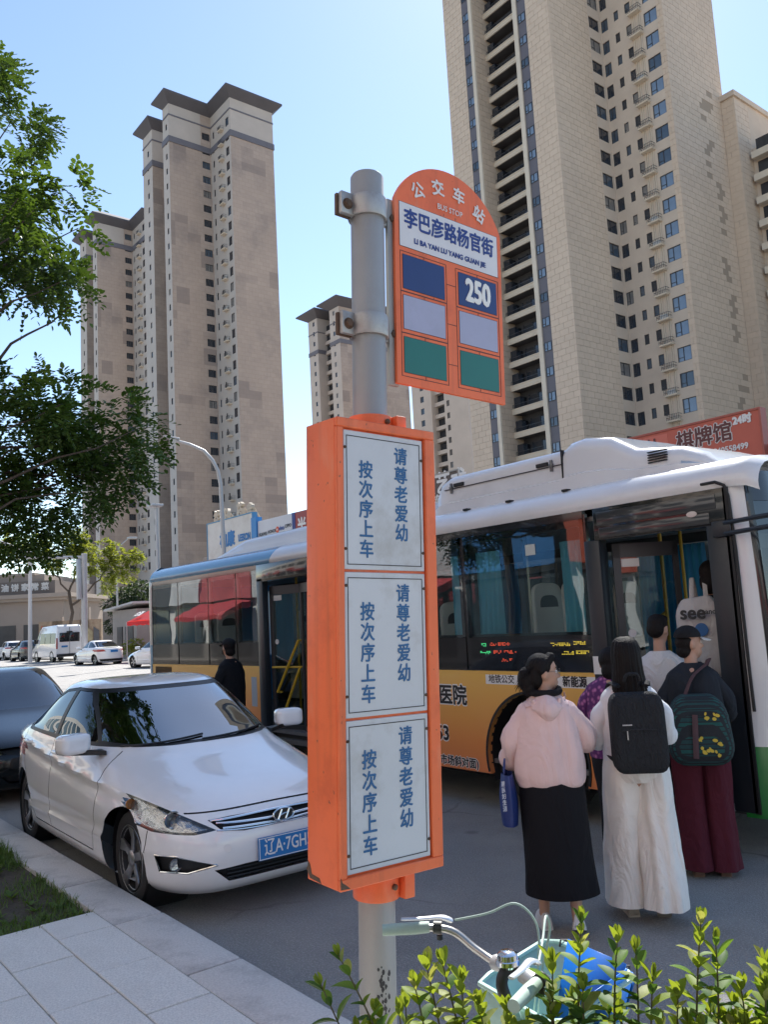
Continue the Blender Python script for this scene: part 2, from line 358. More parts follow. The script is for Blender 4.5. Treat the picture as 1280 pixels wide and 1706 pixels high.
def tiles(mb, ax, c, u0, u1, z0, z1, tw=1.25, th=0.75, gap=0.035, proud=0.04, skip=None):
    b = mb.bm; r_ = 0; z = z0
    while z < z1 - 0.1:
        zt = min(z + th, z1); u = u0 - (tw * 0.5 if r_ % 2 else 0)
        while u < u1 - 0.02:
            a = max(u, u0) + gap / 2; e = min(u + tw, u1) - gap / 2
            if e - a > 0.1 and not (skip and skip(0.5 * (a + e), z)):
                pr = proud + random.uniform(-.004, .004)
                f = [b.verts.new(P(ax, c, p, q, -pr)) for p, q in ((a, z + gap / 2), (e, z + gap / 2), (e, zt - gap / 2), (a, zt - gap / 2))]
                k = [b.verts.new(P(ax, c, p, q, 0.01)) for p, q in ((a, z + gap / 2), (e, z + gap / 2), (e, zt - gap / 2), (a, zt - gap / 2))]
                b.faces.new(f)
                for i in range(4): b.faces.new((f[i], k[i], k[(i + 1) % 4], f[(i + 1) % 4]))
            u += tw
        z += th; r_ += 1
_wm = {}
wglass_cur = mat('tower_glass_curtained', (0.19, 0.18, 0.17), 0.25, spec=.6, var=.4, vs=.3); wglass_blue = mat('tower_glass_blue', (0.06, 0.085, 0.115), 0.05, spec=.9, var=.4, vs=.2)
rwin = random.Random(99)
def win_mesh(w_, h_, mull=1, pale=False, half=True):
    """window seen from -Y: x across, z up, y=0 at glass"""
    vr = rwin.choice((0, 0, 0, 1, 2)); k = (round(w_, 2), round(h_, 2), mull, pale, vr)
    if k in _wm: return _wm[k]
    mb = MB(); t = 0.07
    fr = [(-w_/2, w_/2, -h_/2, -h_/2 + t), (-w_/2, w_/2, h_/2 - t, h_/2), (-w_/2, -w_/2 + t, -h_/2 + t, h_/2 - t), (w_/2 - t, w_/2, -h_/2 + t, h_/2 - t)]
    for i in range(mull): 
        x = -w_/2 + w_ * ((i + 1) / (mull + 1) if mull != 1 else 0.42); fr.append((x - .04, x + .04, -h_/2 + t, h_/2 - t))
    if half: fr.append((-w_/2 + t, -w_/2 + w_ * 0.42 - .04, -h_/2 + h_ * 0.28, -h_/2 + h_ * 0.28 + .05))
    for x0, x1, z0, z1 in fr: mb.box(x0, x1, -0.06, 0.02, z0, z1)
    nf = len(mb.bm.faces)
    mb.poly([(-w_/2, 0, -h_/2), (w_/2, 0, -h_/2), (w_/2, 0, h_/2), (-w_/2, 0, h_/2)])
    me = mb.mesh('window', 0, recalc=False); me.materials.append(wframe); me.materials.append((wglass_sky, wglass_blue, wglass_sky)[vr] if pale else (wglass, wglass_blue, wglass_cur)[vr])
    me.polygons[nf].material_index = 1
    _wm[k] = me; return me
def windows(par, ax, c, col, floors, H=3.0, mull=1, pale=False, name='window', zmax=1e9, skipf=None):
    ua, ub, zl, zh = col; out = []
    for k in floors:
        if k * H + zh > zmax or (skipf and skipf(k)): continue
        p = V(P(ax, c, (ua + ub) / 2, k * H + (zl + zh) / 2, 0.14)) - ORG[par]
        out.append(inst(name, win_mesh(ub - ua, zh - zl, mull, pale), par, p, 0 if ax == 'Y' else PI / 2))
    return out
def eave(par, x0, x1, y0, y1, z, over=2.0, up=2.0, top=2.6, m=None):
    o = over; cx = min(x1 - x0, y1 - y0) * 0.5
    A = [(x0, y0, z), (x1, y0, z), (x1, y1, z), (x0, y1, z)]
    B_ = [(x0 - o, y0 - o, z + up), (x1 + o, y0 - o, z + up), (x1 + o, y1 + o, z + up), (x0 - o, y1 + o, z + up)]
    B2 = [(p[0], p[1], p[2] + .35) for p in B_]
    q = min(cx, 3.0)
    T = [(x0 + q, y0 + q, z + up + top), (x1 - q, y0 + q, z + up + top), (x1 - q, y1 - q, z + up + top), (x0 + q, y1 - q, z + up + top)]
    mb = MB(); mb.grid([A, B_, B2, T], close_u=True); mb.poly(T)
    return part('roof', mb, m, par, 0)
roof_m = mat('tower_roof', (0.10, 0.095, 0.105), 0.8, var=0.1, vs=0.3)
ac_box = None
def ledge_mesh(w_, d_=0.75, rail=True, ac=False):
    k = ('ledge', w_, rail, ac)
    if k in _wm: return _wm[k]
    mb = MB(); mb.box(-w_/2, w_/2, -d_, 0.02, -0.14, 0.0); mb.box(-w_/2 - .04, w_/2 + .04, -d_ - .04, 0.0, -0.03, 0.03)
    n0 = len(mb.bm.faces)
    for z in (0.36, 0.7):
        mb.box(-w_/2, w_/2, -d_, -d_ + .035, z, z + .035); mb.box(-w_/2, -w_/2 + .035, -d_, 0, z, z + .035); mb.box(w_/2 - .035, w_/2, -d_, 0, z, z + .035)
    for i in range(8): 
        x = -w_/2 + .02 + (w_ - .04) * i / 7; mb.box(x - .015, x + .015, -d_, -d_ + .03, 0, .7)
    n1 = len(mb.bm.faces)
    if ac: mb.box(-.4, .4, -.55, -.2, .05, .6)
    me = mb.mesh('air_conditioner_ledge', 0); me.materials.append(ledge_m); me.materials.append(wframe); me.materials.append(mat('ac_white', (.6, .6, .58), .5))
    for i, p in enumerate(me.polygons): p.material_index = 0 if i < n0 else (1 if i < n1 else 2)
    _wm[k] = me; return me

# ---- the tall tower on the right
Yf, Yb, Yc = 75.2, 77.3, 85.5
TR = root('apartment_tower', (-60, 88, 0), 'very tall beige tiled apartment tower with stacked balconies, behind the bus roof', 'apartment tower')
FL = range(2, 36); HT = 105.0
mbw = MB()
strip1 = (-72.1, -70.75, 1.87, 2.99); strip2 = (-62.66, -61.35, 1.87, 2.99)
wall(mbw, 'Y', Yf, -75.6, -70.2, 0, HT, [], FL)
wall(mbw, 'X', -70.2, Yf, Yb + 1.6, 0, HT, [], FL)
wall(mbw, 'Y', Yf, -63.3, -57.96, 0, HT, [], FL)
pairL = (83.15, 85.15, 2.05, 3.65); pairR = (-57.85, -56.85, 2.0, 3.62)
wall(mbw, 'X', -57.96, Yf, Yc, 0, HT, [pairL], FL)
sw1 = (-55.9, -55.25, 2.45, 3.7); sw2 = (-54.3, -53.55, 2.45, 3.75); big = (-51.8, -50.05, 2.15, 3.85)
wall(mbw, 'Y', Yc, -57.96, -49.3, 0, HT, [pairR, sw1, sw2, big], FL)
wall(mbw, 'X', -49.3, Yc, 97.5, 0, HT, [], FL)
mbw.poly([(-75.6, Yf, HT), (-57.96, Yf, HT), (-57.96, Yc, HT), (-49.3, Yc, HT), (-49.3, 97.5, HT), (-75.6, 97.5, HT)])
mbw.poly([(-75.6, Yf, 0), (-75.6, 97.5, 0), (-75.6, 97.5, HT), (-75.6, Yf, HT)]); mbw.poly([(-75.6, 97.5, 0), (-49.3, 97.5, 0), (-49.3, 97.5, HT), (-75.6, 97.5, HT)])
part('wall', mbw, wall_a, TR, 0, False)
mbt = MB()
tiles(mbt, 'Y', Yf, -75.6, -72.1, 6, HT); tiles(mbt, 'Y', Yf, -61.35, -57.9, 6, HT)
tiles(mbt, 'X', -57.96, Yf - .04, 83.0, 6, HT); tiles(mbt, 'X', -49.3, Yc - .04, 97.5, 6, HT, skip=lambda u, z: 91.9 < u - .03 * (62 - z) < 94.6 and (noise.noise(V((u * .8, z * .35, 0))) + .5 * noise.noise(V((u * 3, z * 1.3, 5))) > 0.12) and 22 < z < 64)
tiles(mbt, 'X', -70.2, Yf - .04, Yb + 1.6, 6, HT)
tiles(mbt, 'Y', Yc, -50.0, -49.26, 6, HT, tw=.74)
o = part('wall_tiles', mbt, tile_a, TR, 0, False); o['kind'] = 'stuff'
mb = MB(); jd = MB()
for ax, c, a, b in (('Y', Yf, -75.6, -72.1), ('Y', Yf, -61.35, -57.96), ('X', -57.96, Yf, 83.0), ('X', -49.3, Yc, 97.5), ('X', -70.2, Yf, Yb + 1.6)):
    jd.poly([P(ax, c, u, z, -.004) for u, z in ((a, 6), (b, 6), (b, HT), (a, HT))])
part('tile_backing', jd, joint_a, TR, 0, False)
for s_ in (strip1, strip2):
    mb = MB(); mb.box(s_[0], s_[1], Yf - .02, Yf + .1, 6, HT); part('strip_panel', mb, panel_d, TR, 0)
    for k in FL:
        inst('window', win_mesh(s_[1] - s_[0] - .2, 1.12, 1, True), TR, V((sum(s_[:2]) / 2, Yf - .03, k * 3 + 2.43)) - ORG[TR])
    mb = MB(); mb.box(s_[1], s_[1] + .55, Yf - .25, Yf + .05, 6, HT) if s_ is strip1 else mb.box(-63.3, -62.68, Yf - .2, Yf + .05, 6, HT); part('column', mb, ledge_m, TR, 0)
windows(TR, 'X', -57.96, pairL, FL, mull=1); windows(TR, 'Y', Yc, pairR, FL, mull=1); windows(TR, 'Y', Yc, sw1, FL, mull=0); windows(TR, 'Y', Yc, sw2, FL, mull=0)
windows(TR, 'Y', Yc, big, FL, mull=1, pale=True)
for k in FL: inst('air_conditioner_ledge', ledge_mesh(1.6, ac=(k in (8, 11, 14, 15, 21, 26, 29))), TR, V((-52.8, Yc, k * 3 + 1.55)) - ORG[TR])
pm = MB()
for x in (-53.3, -53.05, -52.5, -52.25): pm.tube([(x, Yc - .08, 8), (x, Yc - .08, HT)], .05, 6)
part('drain_pipe', pm, ledge_m, TR)
# recess with balconies
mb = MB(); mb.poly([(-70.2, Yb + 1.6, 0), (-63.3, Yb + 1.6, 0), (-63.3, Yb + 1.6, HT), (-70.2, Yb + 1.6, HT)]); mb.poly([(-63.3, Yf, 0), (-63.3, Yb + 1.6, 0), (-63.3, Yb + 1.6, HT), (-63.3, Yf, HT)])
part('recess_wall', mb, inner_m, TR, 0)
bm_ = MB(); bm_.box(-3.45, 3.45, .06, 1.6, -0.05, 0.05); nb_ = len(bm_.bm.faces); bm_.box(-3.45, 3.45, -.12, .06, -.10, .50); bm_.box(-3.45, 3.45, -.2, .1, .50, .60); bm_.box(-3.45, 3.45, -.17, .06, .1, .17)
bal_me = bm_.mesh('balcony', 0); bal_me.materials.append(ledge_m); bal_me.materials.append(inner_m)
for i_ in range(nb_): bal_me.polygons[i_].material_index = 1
dr = MB(); dr.box(-3.3, -2.3, .2, 1.4, .05, 2.1); dr.box(-1.9, 2.6, 1.45, 1.56, .1, 2.2)
for x in (-1.9, -.4, 1.1, 2.5): dr.box(x, x + .12, 1.38, 1.5, .05, 2.3)
door_me = dr.mesh('balcony_door', 0); door_me.materials.append(wglass)
rl = MB(); rl.box(-3.4, 3.4, -.03, 0, 1.12, 1.17)
for i in range(34): rl.box(-3.4 + i * .205, -3.375 + i * .205, -.03, -.005, .74, 1.12)
rail_me = rl.mesh('balcony_rail', 0); rail_me.materials.append(wframe)
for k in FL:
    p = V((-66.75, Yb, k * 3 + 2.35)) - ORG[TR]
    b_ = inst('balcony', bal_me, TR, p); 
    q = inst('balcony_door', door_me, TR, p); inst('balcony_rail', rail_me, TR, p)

# ---- lower neighbour at the right edge
TE = root('apartment_block', (-40, 108, 0), 'lower beige block with open balconies at the right edge beside the tallest tower', 'apartment block')
mb = MB(); mb.box(-50.2, -47.6, 96.9, 112, 0, 64.0); mb.box(-50.4, -47.35, 96.6, 112.2, 64.0, 64.7); mb.box(-47.6, -10, 100.2, 116, 0, 58); part('wall', mb, wall_a, TE, 0)
mt = MB(); tiles(mt, 'X', -47.6, 96.9, 100.2, 6, 63.8); tiles(mt, 'Y', 96.9, -49.22, -47.6, 6, 63.8); o = part('wall_tiles', mt, tile_a, TE, 0, False); o['kind'] = 'stuff'
eb = MB(); eb.box(-8, 8, -1.2, .1, -.15, .7); e_me = eb.mesh('balcony', 0); e_me.materials.append(ledge_m)
ed = MB(); ed.box(-7.8, 7.8, -.1, .05, .7, 2.7); ed_me = ed.mesh('balcony_glazing', 0); ed_me.materials.append(wglass)
for k in range(4, 19):
    inst('balcony', e_me, TE, V((-39.2, 100.2, k * 3 + 2.3)) - ORG[TE]); inst('balcony_glazing', ed_me, TE, V((-39.2, 100.2, k * 3 + 2.3)) - ORG[TE])

# ---- pair of hipped towers on the left
tile_b = mat('tower_tile_far', (0.44, 0.35, 0.29), 0.8, var=0.10, vs=0.16, dirt=(0.24, 0.205, 0.19), dirt_s=0.14, dirt_a=0.85)
_n = tile_b.node_tree.nodes; _l = tile_b.node_tree.links; _bs = _n['Principled BSDF']; _sk = _bs.inputs['Base Color'].links[0].from_socket
_br = _n.new('ShaderNodeTexBrick'); _br.inputs['Color1'].default_value = (1, 1, 1, 1); _br.inputs['Color2'].default_value = (.94, .94, .94, 1); _br.inputs['Mortar'].default_value = (.86, .84, .82, 1)
_br.inputs['Scale'].default_value = 1; _br.inputs['Brick Width'].default_value = 1.3; _br.inputs['Row Height'].default_value = .8; _br.inputs['Mortar Size'].default_value = .035
_t = _n.new('ShaderNodeTexCoord'); _sp = _n.new('ShaderNodeSeparateXYZ'); _cb = _n.new('ShaderNodeCombineXYZ'); _ad = _n.new('ShaderNodeMath')
_l.new(_t.outputs['Object'], _sp.inputs[0]); _l.new(_sp.outputs[0], _ad.inputs[0]); _l.new(_sp.outputs[1], _ad.inputs[1]); _l.new(_ad.outputs[0], _cb.inputs[0]); _l.new(_sp.outputs[2], _cb.inputs[1])
_l.new(_cb.outputs[0], _br.inputs['Vector'])
_mm = _n.new('ShaderNodeMix'); _mm.data_type = 'RGBA'; _mm.blend_type = 'MULTIPLY'; _mm.inputs[0].default_value = 1
_l.new(_sk, _mm.inputs[6]); _l.new(_br.outputs[0], _mm.inputs[7])
_sn = _n.new('ShaderNodeVectorMath'); _sn.operation = 'SNAP'; _sn.inputs[1].default_value = (2.6, 1.6, 1); _l.new(_cb.outputs[0], _sn.inputs[0])      # replaced tiles weather in whole blocks
_nz = _n.new('ShaderNodeTexNoise'); _nz.inputs['Scale'].default_value = .13; _nz.inputs['Detail'].default_value = 4; _l.new(_sn.outputs[0], _nz.inputs['Vector'])
_mr = _n.new('ShaderNodeMapRange'); _mr.inputs[1].default_value = .55; _mr.inputs[2].default_value = .62; _mr.inputs[3].default_value = 0; _mr.inputs[4].default_value = .55; _l.new(_nz.outputs['Fac'], _mr.inputs[0])
_m3 = _n.new('ShaderNodeMix'); _m3.data_type = 'RGBA'; _m3.inputs[7].default_value = (.21, .17, .155, 1); _l.new(_mr.outputs[0], _m3.inputs[0]); _l.new(_mm.outputs[2], _m3.inputs[6]); _l.new(_m3.outputs[2], _bs.inputs['Base Color'])
pale_b = mat('tower_pale_render', (0.49, 0.435, 0.385), 0.85, var=0.1, vs=0.2)
band_m = mat('tower_band', (0.15, 0.145, 0.165), 0.8, var=0.1, vs=0.5)
def hip_tower(name, label, ox, oy, H=102.0, floors=range(5, 33)):
    T = root(name, (ox - 140, oy + 75, 0), label, 'apartment tower', 'hipped-roof towers on the left')
    X = lambda x: x + ox
    Y = lambda y: y + oy
    tl, pl = MB(), MB()
    nw = (X(-141.75), X(-141.05), 1.0, 2.2); rw = (Y(70.9), Y(72.55), .9, 2.35); lw = [(X(-139.4), X(-138.8), 1, 2.4), (X(-137.2), X(-136.6), 1, 2.3), (X(-134.1), X(-132.85), .8, 2.5)]
    n1 = (X(-152.4), X(-151.6), 1.0, 2.2)
    wall(pl, 'Y', Y(64.8), X(-154.6), X(-150), 0, H, [n1], floors); tl.poly([(X(-150), Y(64.8), 0), (X(-150), Y(80), 0), (X(-150), Y(80), H), (X(-150), Y(64.8), H)])
    wall(pl, 'Y', Y(64), X(-143), X(-140.24), 0, H, [nw], floors); wall(tl, 'X', X(-140.24), Y(64), Y(72.8), 0, H, [rw], floors)
    wall(pl, 'Y', Y(72.8), X(-140.24), X(-132.2), 0, H, lw, floors); tl.poly([(X(-132.2), Y(72.8), 0), (X(-132.2), Y(82.2), 0), (X(-132.2), Y(82.2), H), (X(-132.2), Y(72.8), H)])
    pl.poly([(X(-154.6), Y(82.2), 0), (X(-132.2), Y(82.2), 0), (X(-132.2), Y(82.2), H), (X(-154.6), Y(82.2), H)]); pl.poly([(X(-154.6), Y(64.8), 0), (X(-154.6), Y(82.2), 0), (X(-154.6), Y(82.2), H), (X(-154.6), Y(64.8), H)])
    pl.poly([(X(-150), Y(73), 0), (X(-143), Y(73), 0), (X(-143), Y(73), H), (X(-150), Y(73), H)]); pl.poly([(X(-143), Y(64), 0), (X(-143), Y(73), 0), (X(-143), Y(73), H), (X(-143), Y(64), H)])
    part('wall', pl, pale_b, T, 0, False); part('tiled_wall', tl, tile_b, T, 0, False)
    for c in lw: windows(T, 'Y', Y(72.8), c, floors, mull=0, zmax=H)
    windows(T, 'Y', Y(64), nw, floors, mull=0, zmax=H); windows(T, 'Y', Y(64.8), n1, floors, mull=0, zmax=H); windows(T, 'X', X(-140.24), rw, floors, mull=2, zmax=H)
    for k in floors:
        if k * 3 + 3 < H: inst('air_conditioner_ledge', ledge_mesh(1.3, ac=rwin.random() < .3), T, V((X(-135.4), Y(72.8), k * 3 + .7)) - ORG[T])
    for (x0, x1, y0, y1) in ((-154.6, -150, 64.8, 80), (-143, -140.24, 64, 72.8), (-140.3, -132.2, 72.8, 82.2)):
        for z0, z1, d in ((94.2, 95.4, .16), (99.6, 99.9, .1)):
            b = MB(); b.box(X(x0) - d, X(x1) + d, Y(y0) - d, Y(y1) + d, z0, z1); part('band', b, band_m, T, 0)
        up = MB(); up.poly([(X(x1) + .03, Y(y0), 95.4), (X(x1) + .03, Y(y1) - (2.2 if x1 == -140.24 else 0), 95.4), (X(x1) + .03, Y(y1) - (2.2 if x1 == -140.24 else 0), H), (X(x1) + .03, Y(y0), H)]); part('upper_render', up, pale_b, T, 0)
    eave(T, X(-154.6), X(-150), Y(64.8), Y(82), H, 1.5, 1.4, 2.2, m=roof_m); eave(T, X(-143), X(-140.24), Y(64), Y(82), H, 1.6, 1.4, 2.4, m=roof_m); eave(T, X(-140.2), X(-132.2), Y(72.8), Y(82.2), H, 1.5, 1.3, 2.6, m=roof_m)
    return T
hip_tower('apartment_tower', 'tall tan tower with dark hipped eaves behind the arched street lamp', 0, 0)
hip_tower('apartment_tower', 'tan tower with dark eaves, half hidden by the tree at far left', -49, 3.4, 99.5)

# ---- two more towers seen between the sign and its post
TC = root('apartment_tower', (-190, 150, 0), 'distant pale tower with hipped eaves right behind the bus stop post', 'apartment tower')
H = 90.0; fl = range(8, 30); tl, pl = MB(), MB()
c1 = (-197.6, -196.7, 1, 2.3); c2 = (-187.3, -186.4, 1, 2.3)
wall(pl, 'Y', 134, -200, -195.3, 0, H, [c1], fl); pl.poly([(-195.3, 134, 0), (-195.3, 141, 0), (-195.3, 141, H), (-195.3, 134, H)]); pl.poly([(-195.3, 139, 0), (-188.9, 139, 0), (-188.9, 139, H), (-195.3, 139, H)])
wall(pl, 'Y', 134, -188.9, -184.3, 0, H, [c2], fl); tl.poly([(-184.3, 134, 0), (-184.3, 158.5, 0), (-184.3, 158.5, H), (-184.3, 134, H)]); pl.poly([(-200, 158.5, 0), (-184.3, 158.5, 0), (-184.3, 158.5, H), (-200, 158.5, H)]); pl.poly([(-200, 134, 0), (-200, 158, 0), (-200, 158, H), (-200, 134, H)])
part('wall', pl, pale_b, TC, 0, False); part('tiled_wall', tl, tile_b, TC, 0, False)
windows(TC, 'Y', 134, c1, fl, mull=0, zmax=H); windows(TC, 'Y', 134, c2, fl, mull=0, zmax=H)
cb = MB(); cb.box(-3.2, 3.2, -.9, .1, 0, 1.0); cbm = cb.mesh('balcony', 0); cbm.materials.append(pale_b)
cg = MB(); cg.box(-3.2, 3.2, -.3, .1, 1.0, 2.9); cgm = cg.mesh('balcony_glazing', 0); cgm.materials.append(wglass)
for k in fl: 
    if k < 29: inst('balcony', cbm, TC, V((-192.1, 137.6, k * 3 + 1.2)) - ORG[TC]); inst('balcony_glazing', cgm, TC, V((-192.1, 137.6, k * 3 + 1.2)) - ORG[TC])
for x0, x1, y1 in ((-200, -195.3, 142), (-188.9, -184.3, 158.5)):
    for z0, z1, d in ((79.3, 80.5, .15), (85.6, 85.9, .1)):
        b = MB(); b.box(x0 - d, x1 + d, 134 - d, y1, z0, z1); part('band', b, band_m, TC, 0)
    eave(TC, x0, x1, 134, y1, H, 2.6, 1.6, 1.6, m=roof_m)
TD = root('apartment_tower', (-148, 145, 0), 'distant tower whose lower floors show between the orange box and the tallest tower', 'apartment tower')
H = 78.0; pl = MB(); d1 = (-153.2, -151.9, .5, 2.0); d2 = (-143.8, -142.8, .5, 1.9)
wall(pl, 'Y', 135.2, -156.3, -149.2, 0, H, [d1], range(4, 25)); wall(pl, 'Y', 135.2, -144.6, -136.4, 0, H, [d2], range(4, 25)); pl.poly([(-149.2, 138, 0), (-144.6, 138, 0), (-144.6, 138, H), (-149.2, 138, H)]); pl.poly([(-149.2, 135.2, 0), (-149.2, 138, 0), (-149.2, 138, H), (-149.2, 135.2, H)])
pl.poly([(-136.4, 135.2, 0), (-136.4, 155, 0), (-136.4, 155, H), (-136.4, 135.2, H)]); pl.poly([(-156.3, 135.2, 0), (-156.3, 155, 0), (-156.3, 155, H), (-156.3, 135.2, H)]); pl.poly([(-156.3, 155, 0), (-136.4, 155, 0), (-136.4, 155, H), (-156.3, 155, H)])
part('wall', pl, pale_b, TD, 0, False)
windows(TD, 'Y', 135.2, d1, range(4, 25)); windows(TD, 'Y', 135.2, d2, range(4, 25))
b = MB(); b.box(-2.3, 2.3, -1.3, .1, 0, .95); bme = b.mesh('balcony', 0); bme.materials.append(pale_b); b = MB(); b.box(-2.3, 2.3, -.2, .1, .95, 2.9); gme = b.mesh('balcony_glazing', 0); gme.materials.append(wglass)
for k in range(4, 25): inst('balcony', bme, TD, V((-146.9, 137.6, k * 3 + 1.7)) - ORG[TD]); inst('balcony_glazing', gme, TD, V((-146.9, 137.6, k * 3 + 1.7)) - ORG[TD])
# ================================================================== bus stop post (local frame, leans a little)
orange = mat('sign_orange', lin((240, 118, 72)), 0.42, var=0.07, vs=2.2, spec=0.4, dirt=lin((190, 84, 54)), dirt_s=4, dirt_a=0.7, bump=0.03, bs=12)
_n = orange.node_tree.nodes; _l = orange.node_tree.links; _bs = _n['Principled BSDF']; _sk = _bs.inputs['Base Color'].links[0].from_socket; _t = _n.new('ShaderNodeTexCoord')
def _streak(sc, lo, hi, amt, colr, src):       # rain streaks and scuffs in the paint
    mp = _n.new('ShaderNodeMapping'); mp.inputs['Scale'].default_value = sc; nz = _n.new('ShaderNodeTexNoise'); nz.inputs['Scale'].default_value = 1; nz.inputs['Detail'].default_value = 6; mr = _n.new('ShaderNodeMapRange'); mr.inputs[1].default_value = lo; mr.inputs[2].default_value = hi; mr.inputs[3].default_value = 0; mr.inputs[4].default_value = amt; mx = _n.new('ShaderNodeMix'); mx.data_type = 'RGBA'; mx.inputs[7].default_value = (*colr, 1)
    _l.new(_t.outputs['Object'], mp.inputs[0]); _l.new(mp.outputs[0], nz.inputs[0]); _l.new(nz.outputs['Fac'], mr.inputs[0]); _l.new(mr.outputs[0], mx.inputs[0]); _l.new(src, mx.inputs[6]); return mx.outputs[2]
_o1 = _streak((22, 22, 1.2), .52, .75, .45, (.42, .12, .055), _sk); _o2 = _streak((9, 9, 3.0), .60, .72, .4, (.80, .36, .22), _o1); _o3 = _streak((60, 60, 40), .70, .74, .8, (.14, .07, .045), _o2); _l.new(_o3, _bs.inputs['Base Color'])
galv = mat('galvanised', (0.36, 0.36, 0.35), 0.5, metal=0.2, var=0.10, vs=3, dirt=(0.25, 0.24, 0.22), dirt_s=6, dirt_a=0.5, bump=0.05, bs=40)
clampm = mat('clamp_steel', (0.42, 0.42, 0.41), 0.45, metal=0.5, var=0.15, vs=8, dirt=(0.22, 0.13, 0.08), dirt_s=14, dirt_a=0.6)
rust = mat('rusty_steel', (0.13, 0.085, 0.06), 0.8, metal=0.3, var=0.35, vs=40)
whitepl = mat('sign_white', (0.60, 0.62, 0.65), 0.35, var=0.05, vs=3, dirt=(0.36, 0.34, 0.31), dirt_s=4.5, dirt_a=0.75, coord='Object')
lineblk = mat('sign_black', (0.03, 0.03, 0.035), 0.5)
blueprint = mat('sign_blue_text', (0.022, 0.125, 0.30), 0.5, var=0.2, vs=60)
S = root('bus_stop_post', (-2.2, 1.595, 0.145), 'grey steel bus stop post with orange notice box and arched route board 250', 'bus stop sign', wc=False)
S.rotation_euler = (-0.030, 0.024, 0)
mb = MB(); mb.lathe([(0.0, 0), (.057, 0), (.057, 3.205), (.052, 3.213), (0, 3.215)], 32); pole = part('post', mb, galv, S)
mb = MB()
for k in range(26):
    a = random.uniform(-1.3, 0.1); z = random.gauss(.60, .035); r_ = random.uniform(.002, .006); aa = -0.35 + random.gauss(0, .18)
    c = V((math.cos(aa), math.sin(aa), 0)); t = V((-math.sin(aa), math.cos(aa), 0))
    p = c * .0576 + V((0, 0, z)); pts = []
    for q in range(6): pts.append(p + t * (r_ * math.cos(q * 1.05) * random.uniform(.5, 1.2)) + V((0, 0, r_ * math.sin(q * 1.05) * random.uniform(.8, 2.2))))
    mb.poly(pts)
o = part('scuff_marks', mb, lineblk, pole, 0); o['kind'] = 'stuff'
for zc in (3.09, 2.675):
    mb = MB(); mb.lathe([(.0575, -.036), (.0655, -.036), (.0675, -.03), (.0675, .03), (.0655, .036), (.0575, .036)], 32, Matrix.Translation((0, 0, zc)))
    mb.box(-.012, .006, .063, .115, zc - .035, zc + .035, .002); mb.box(-.012, .006, -.112, -.063, zc - .038, zc + .038, .002)
    c = part('clamp', mb, clampm, S)
    mb = MB(); mb.box(-.028, -.014, -.118, -.06, zc - .04, zc + .036, .002); part('clamp_flange', mb, rust, c)
    for yy in (-.088, .1):
        m2 = frame((.006, yy, zc - .004), (0, 1, 0), (0, 0, 1)); mb = MB(); mb.lathe([(0, .014), (.013, .012), (.015, .008), (.015, 0)], 6, m2); mb.lathe([(.019, 0), (.019, .003), (0, .003)], 16, m2)
        part('bolt', mb, rust, c)
mb = MB(); mb.box(-.004, .012, .078, .118, 2.49, 3.155, .002); part('angle_bar', mb, galv, S)
# arched route board: plate with printed fields
yl, yr, zb, zs = .098, .620, 2.497, 3.16
yc = (yl + yr) / 2; rise = .175; Rr = ((yr - yl) ** 2 / 4 + rise ** 2) / (2 * rise); zc0 = zs + rise - Rr
def arch(yl, yr, zb, zs, k=26, x=.014, ins=0):
    R2 = Rr - ins; h = (yr - yl) / 2; a0 = math.asin(min(1, h / R2)); pts = [(x, yl, zb), (x, yr, zb)]
    for i in range(k + 1):
        a = a0 - 2 * a0 * i / k; pts.append((x, yc + R2 * math.sin(a), zc0 + R2 * math.cos(a)))
    return pts
mb = MB(); mb.prism(arch(yl, yr, zb, zs), (.012, 0, 0)); board = part('route_board', mb, orange, S, 30)
XF = .0265
def flat(name, y0, y1, z0, z1, m, par, x=XF, t=.0012):
    mb = MB(); mb.box(x, x + t, y0, y1, z0, z1); return part(name, mb, m, par, 0)
def outline(name, y0, y1, z0, z1, par, w_=.0022, x=XF, m=None, mbx=None):
    mb = mbx or MB()
    for a in ((y0, y1, z0, z0 + w_), (y0, y1, z1 - w_, z1), (y0, y0 + w_, z0 + w_, z1 - w_), (y1 - w_, y1, z0 + w_, z1 - w_)): mb.box(x, x + .0008, *a)
    return None if mbx else part(name, mb, m or lineblk, par, 0)
RT, UP = (0, 1, 0), (0, 0, 1)
namep = flat('name_panel', .119, .600, 2.991, 3.152, mat('sign_name_white', (.74, .73, .74), .35, var=.04, vs=4), board)
outline('panel_outline', .1175, .6015, 2.9895, 3.1535, board)
dkblue = mat('sign_dark_blue', (.018, .045, .17), .4, var=.08, vs=5); lav = mat('sign_lavender', (.40, .41, .55), .4, var=.05, vs=5, dirt=(.33, .33, .42), dirt_s=12, dirt_a=.4); grn = mat('sign_green', (.012, .16, .135), .4, var=.06, vs=5)
txtw = mat('sign_text_white', (.78, .76, .74), .45)
text('lettering', '李巴彦路杨官街', .077, (XF + .0025, .359, 3.093), RT, UP, mat('sign_text_navy', (.02, .05, .24), .4), board, bold=.0016, ext=.0008, xs=.82)
text('lettering', 'LI BA YAN LU YANG GUAN JIE', .0265, (XF + .0025, .359, 3.021), RT, UP, MATS['sign_text_navy'], board, bold=.0008, ext=.0008, xs=.98)
for ch, y, z, a in (('公', .206, 3.213, 22), ('交', .302, 3.252, 7), ('车', .405, 3.253, -7), ('站', .506, 3.212, -22)):
    r_ = math.radians(a); text('lettering', ch, .062, (XF + .0025, y, z), (0, math.cos(r_), math.sin(r_)), (0, -math.sin(r_), math.cos(r_)), txtw, board, bold=.0018, ext=.0008)
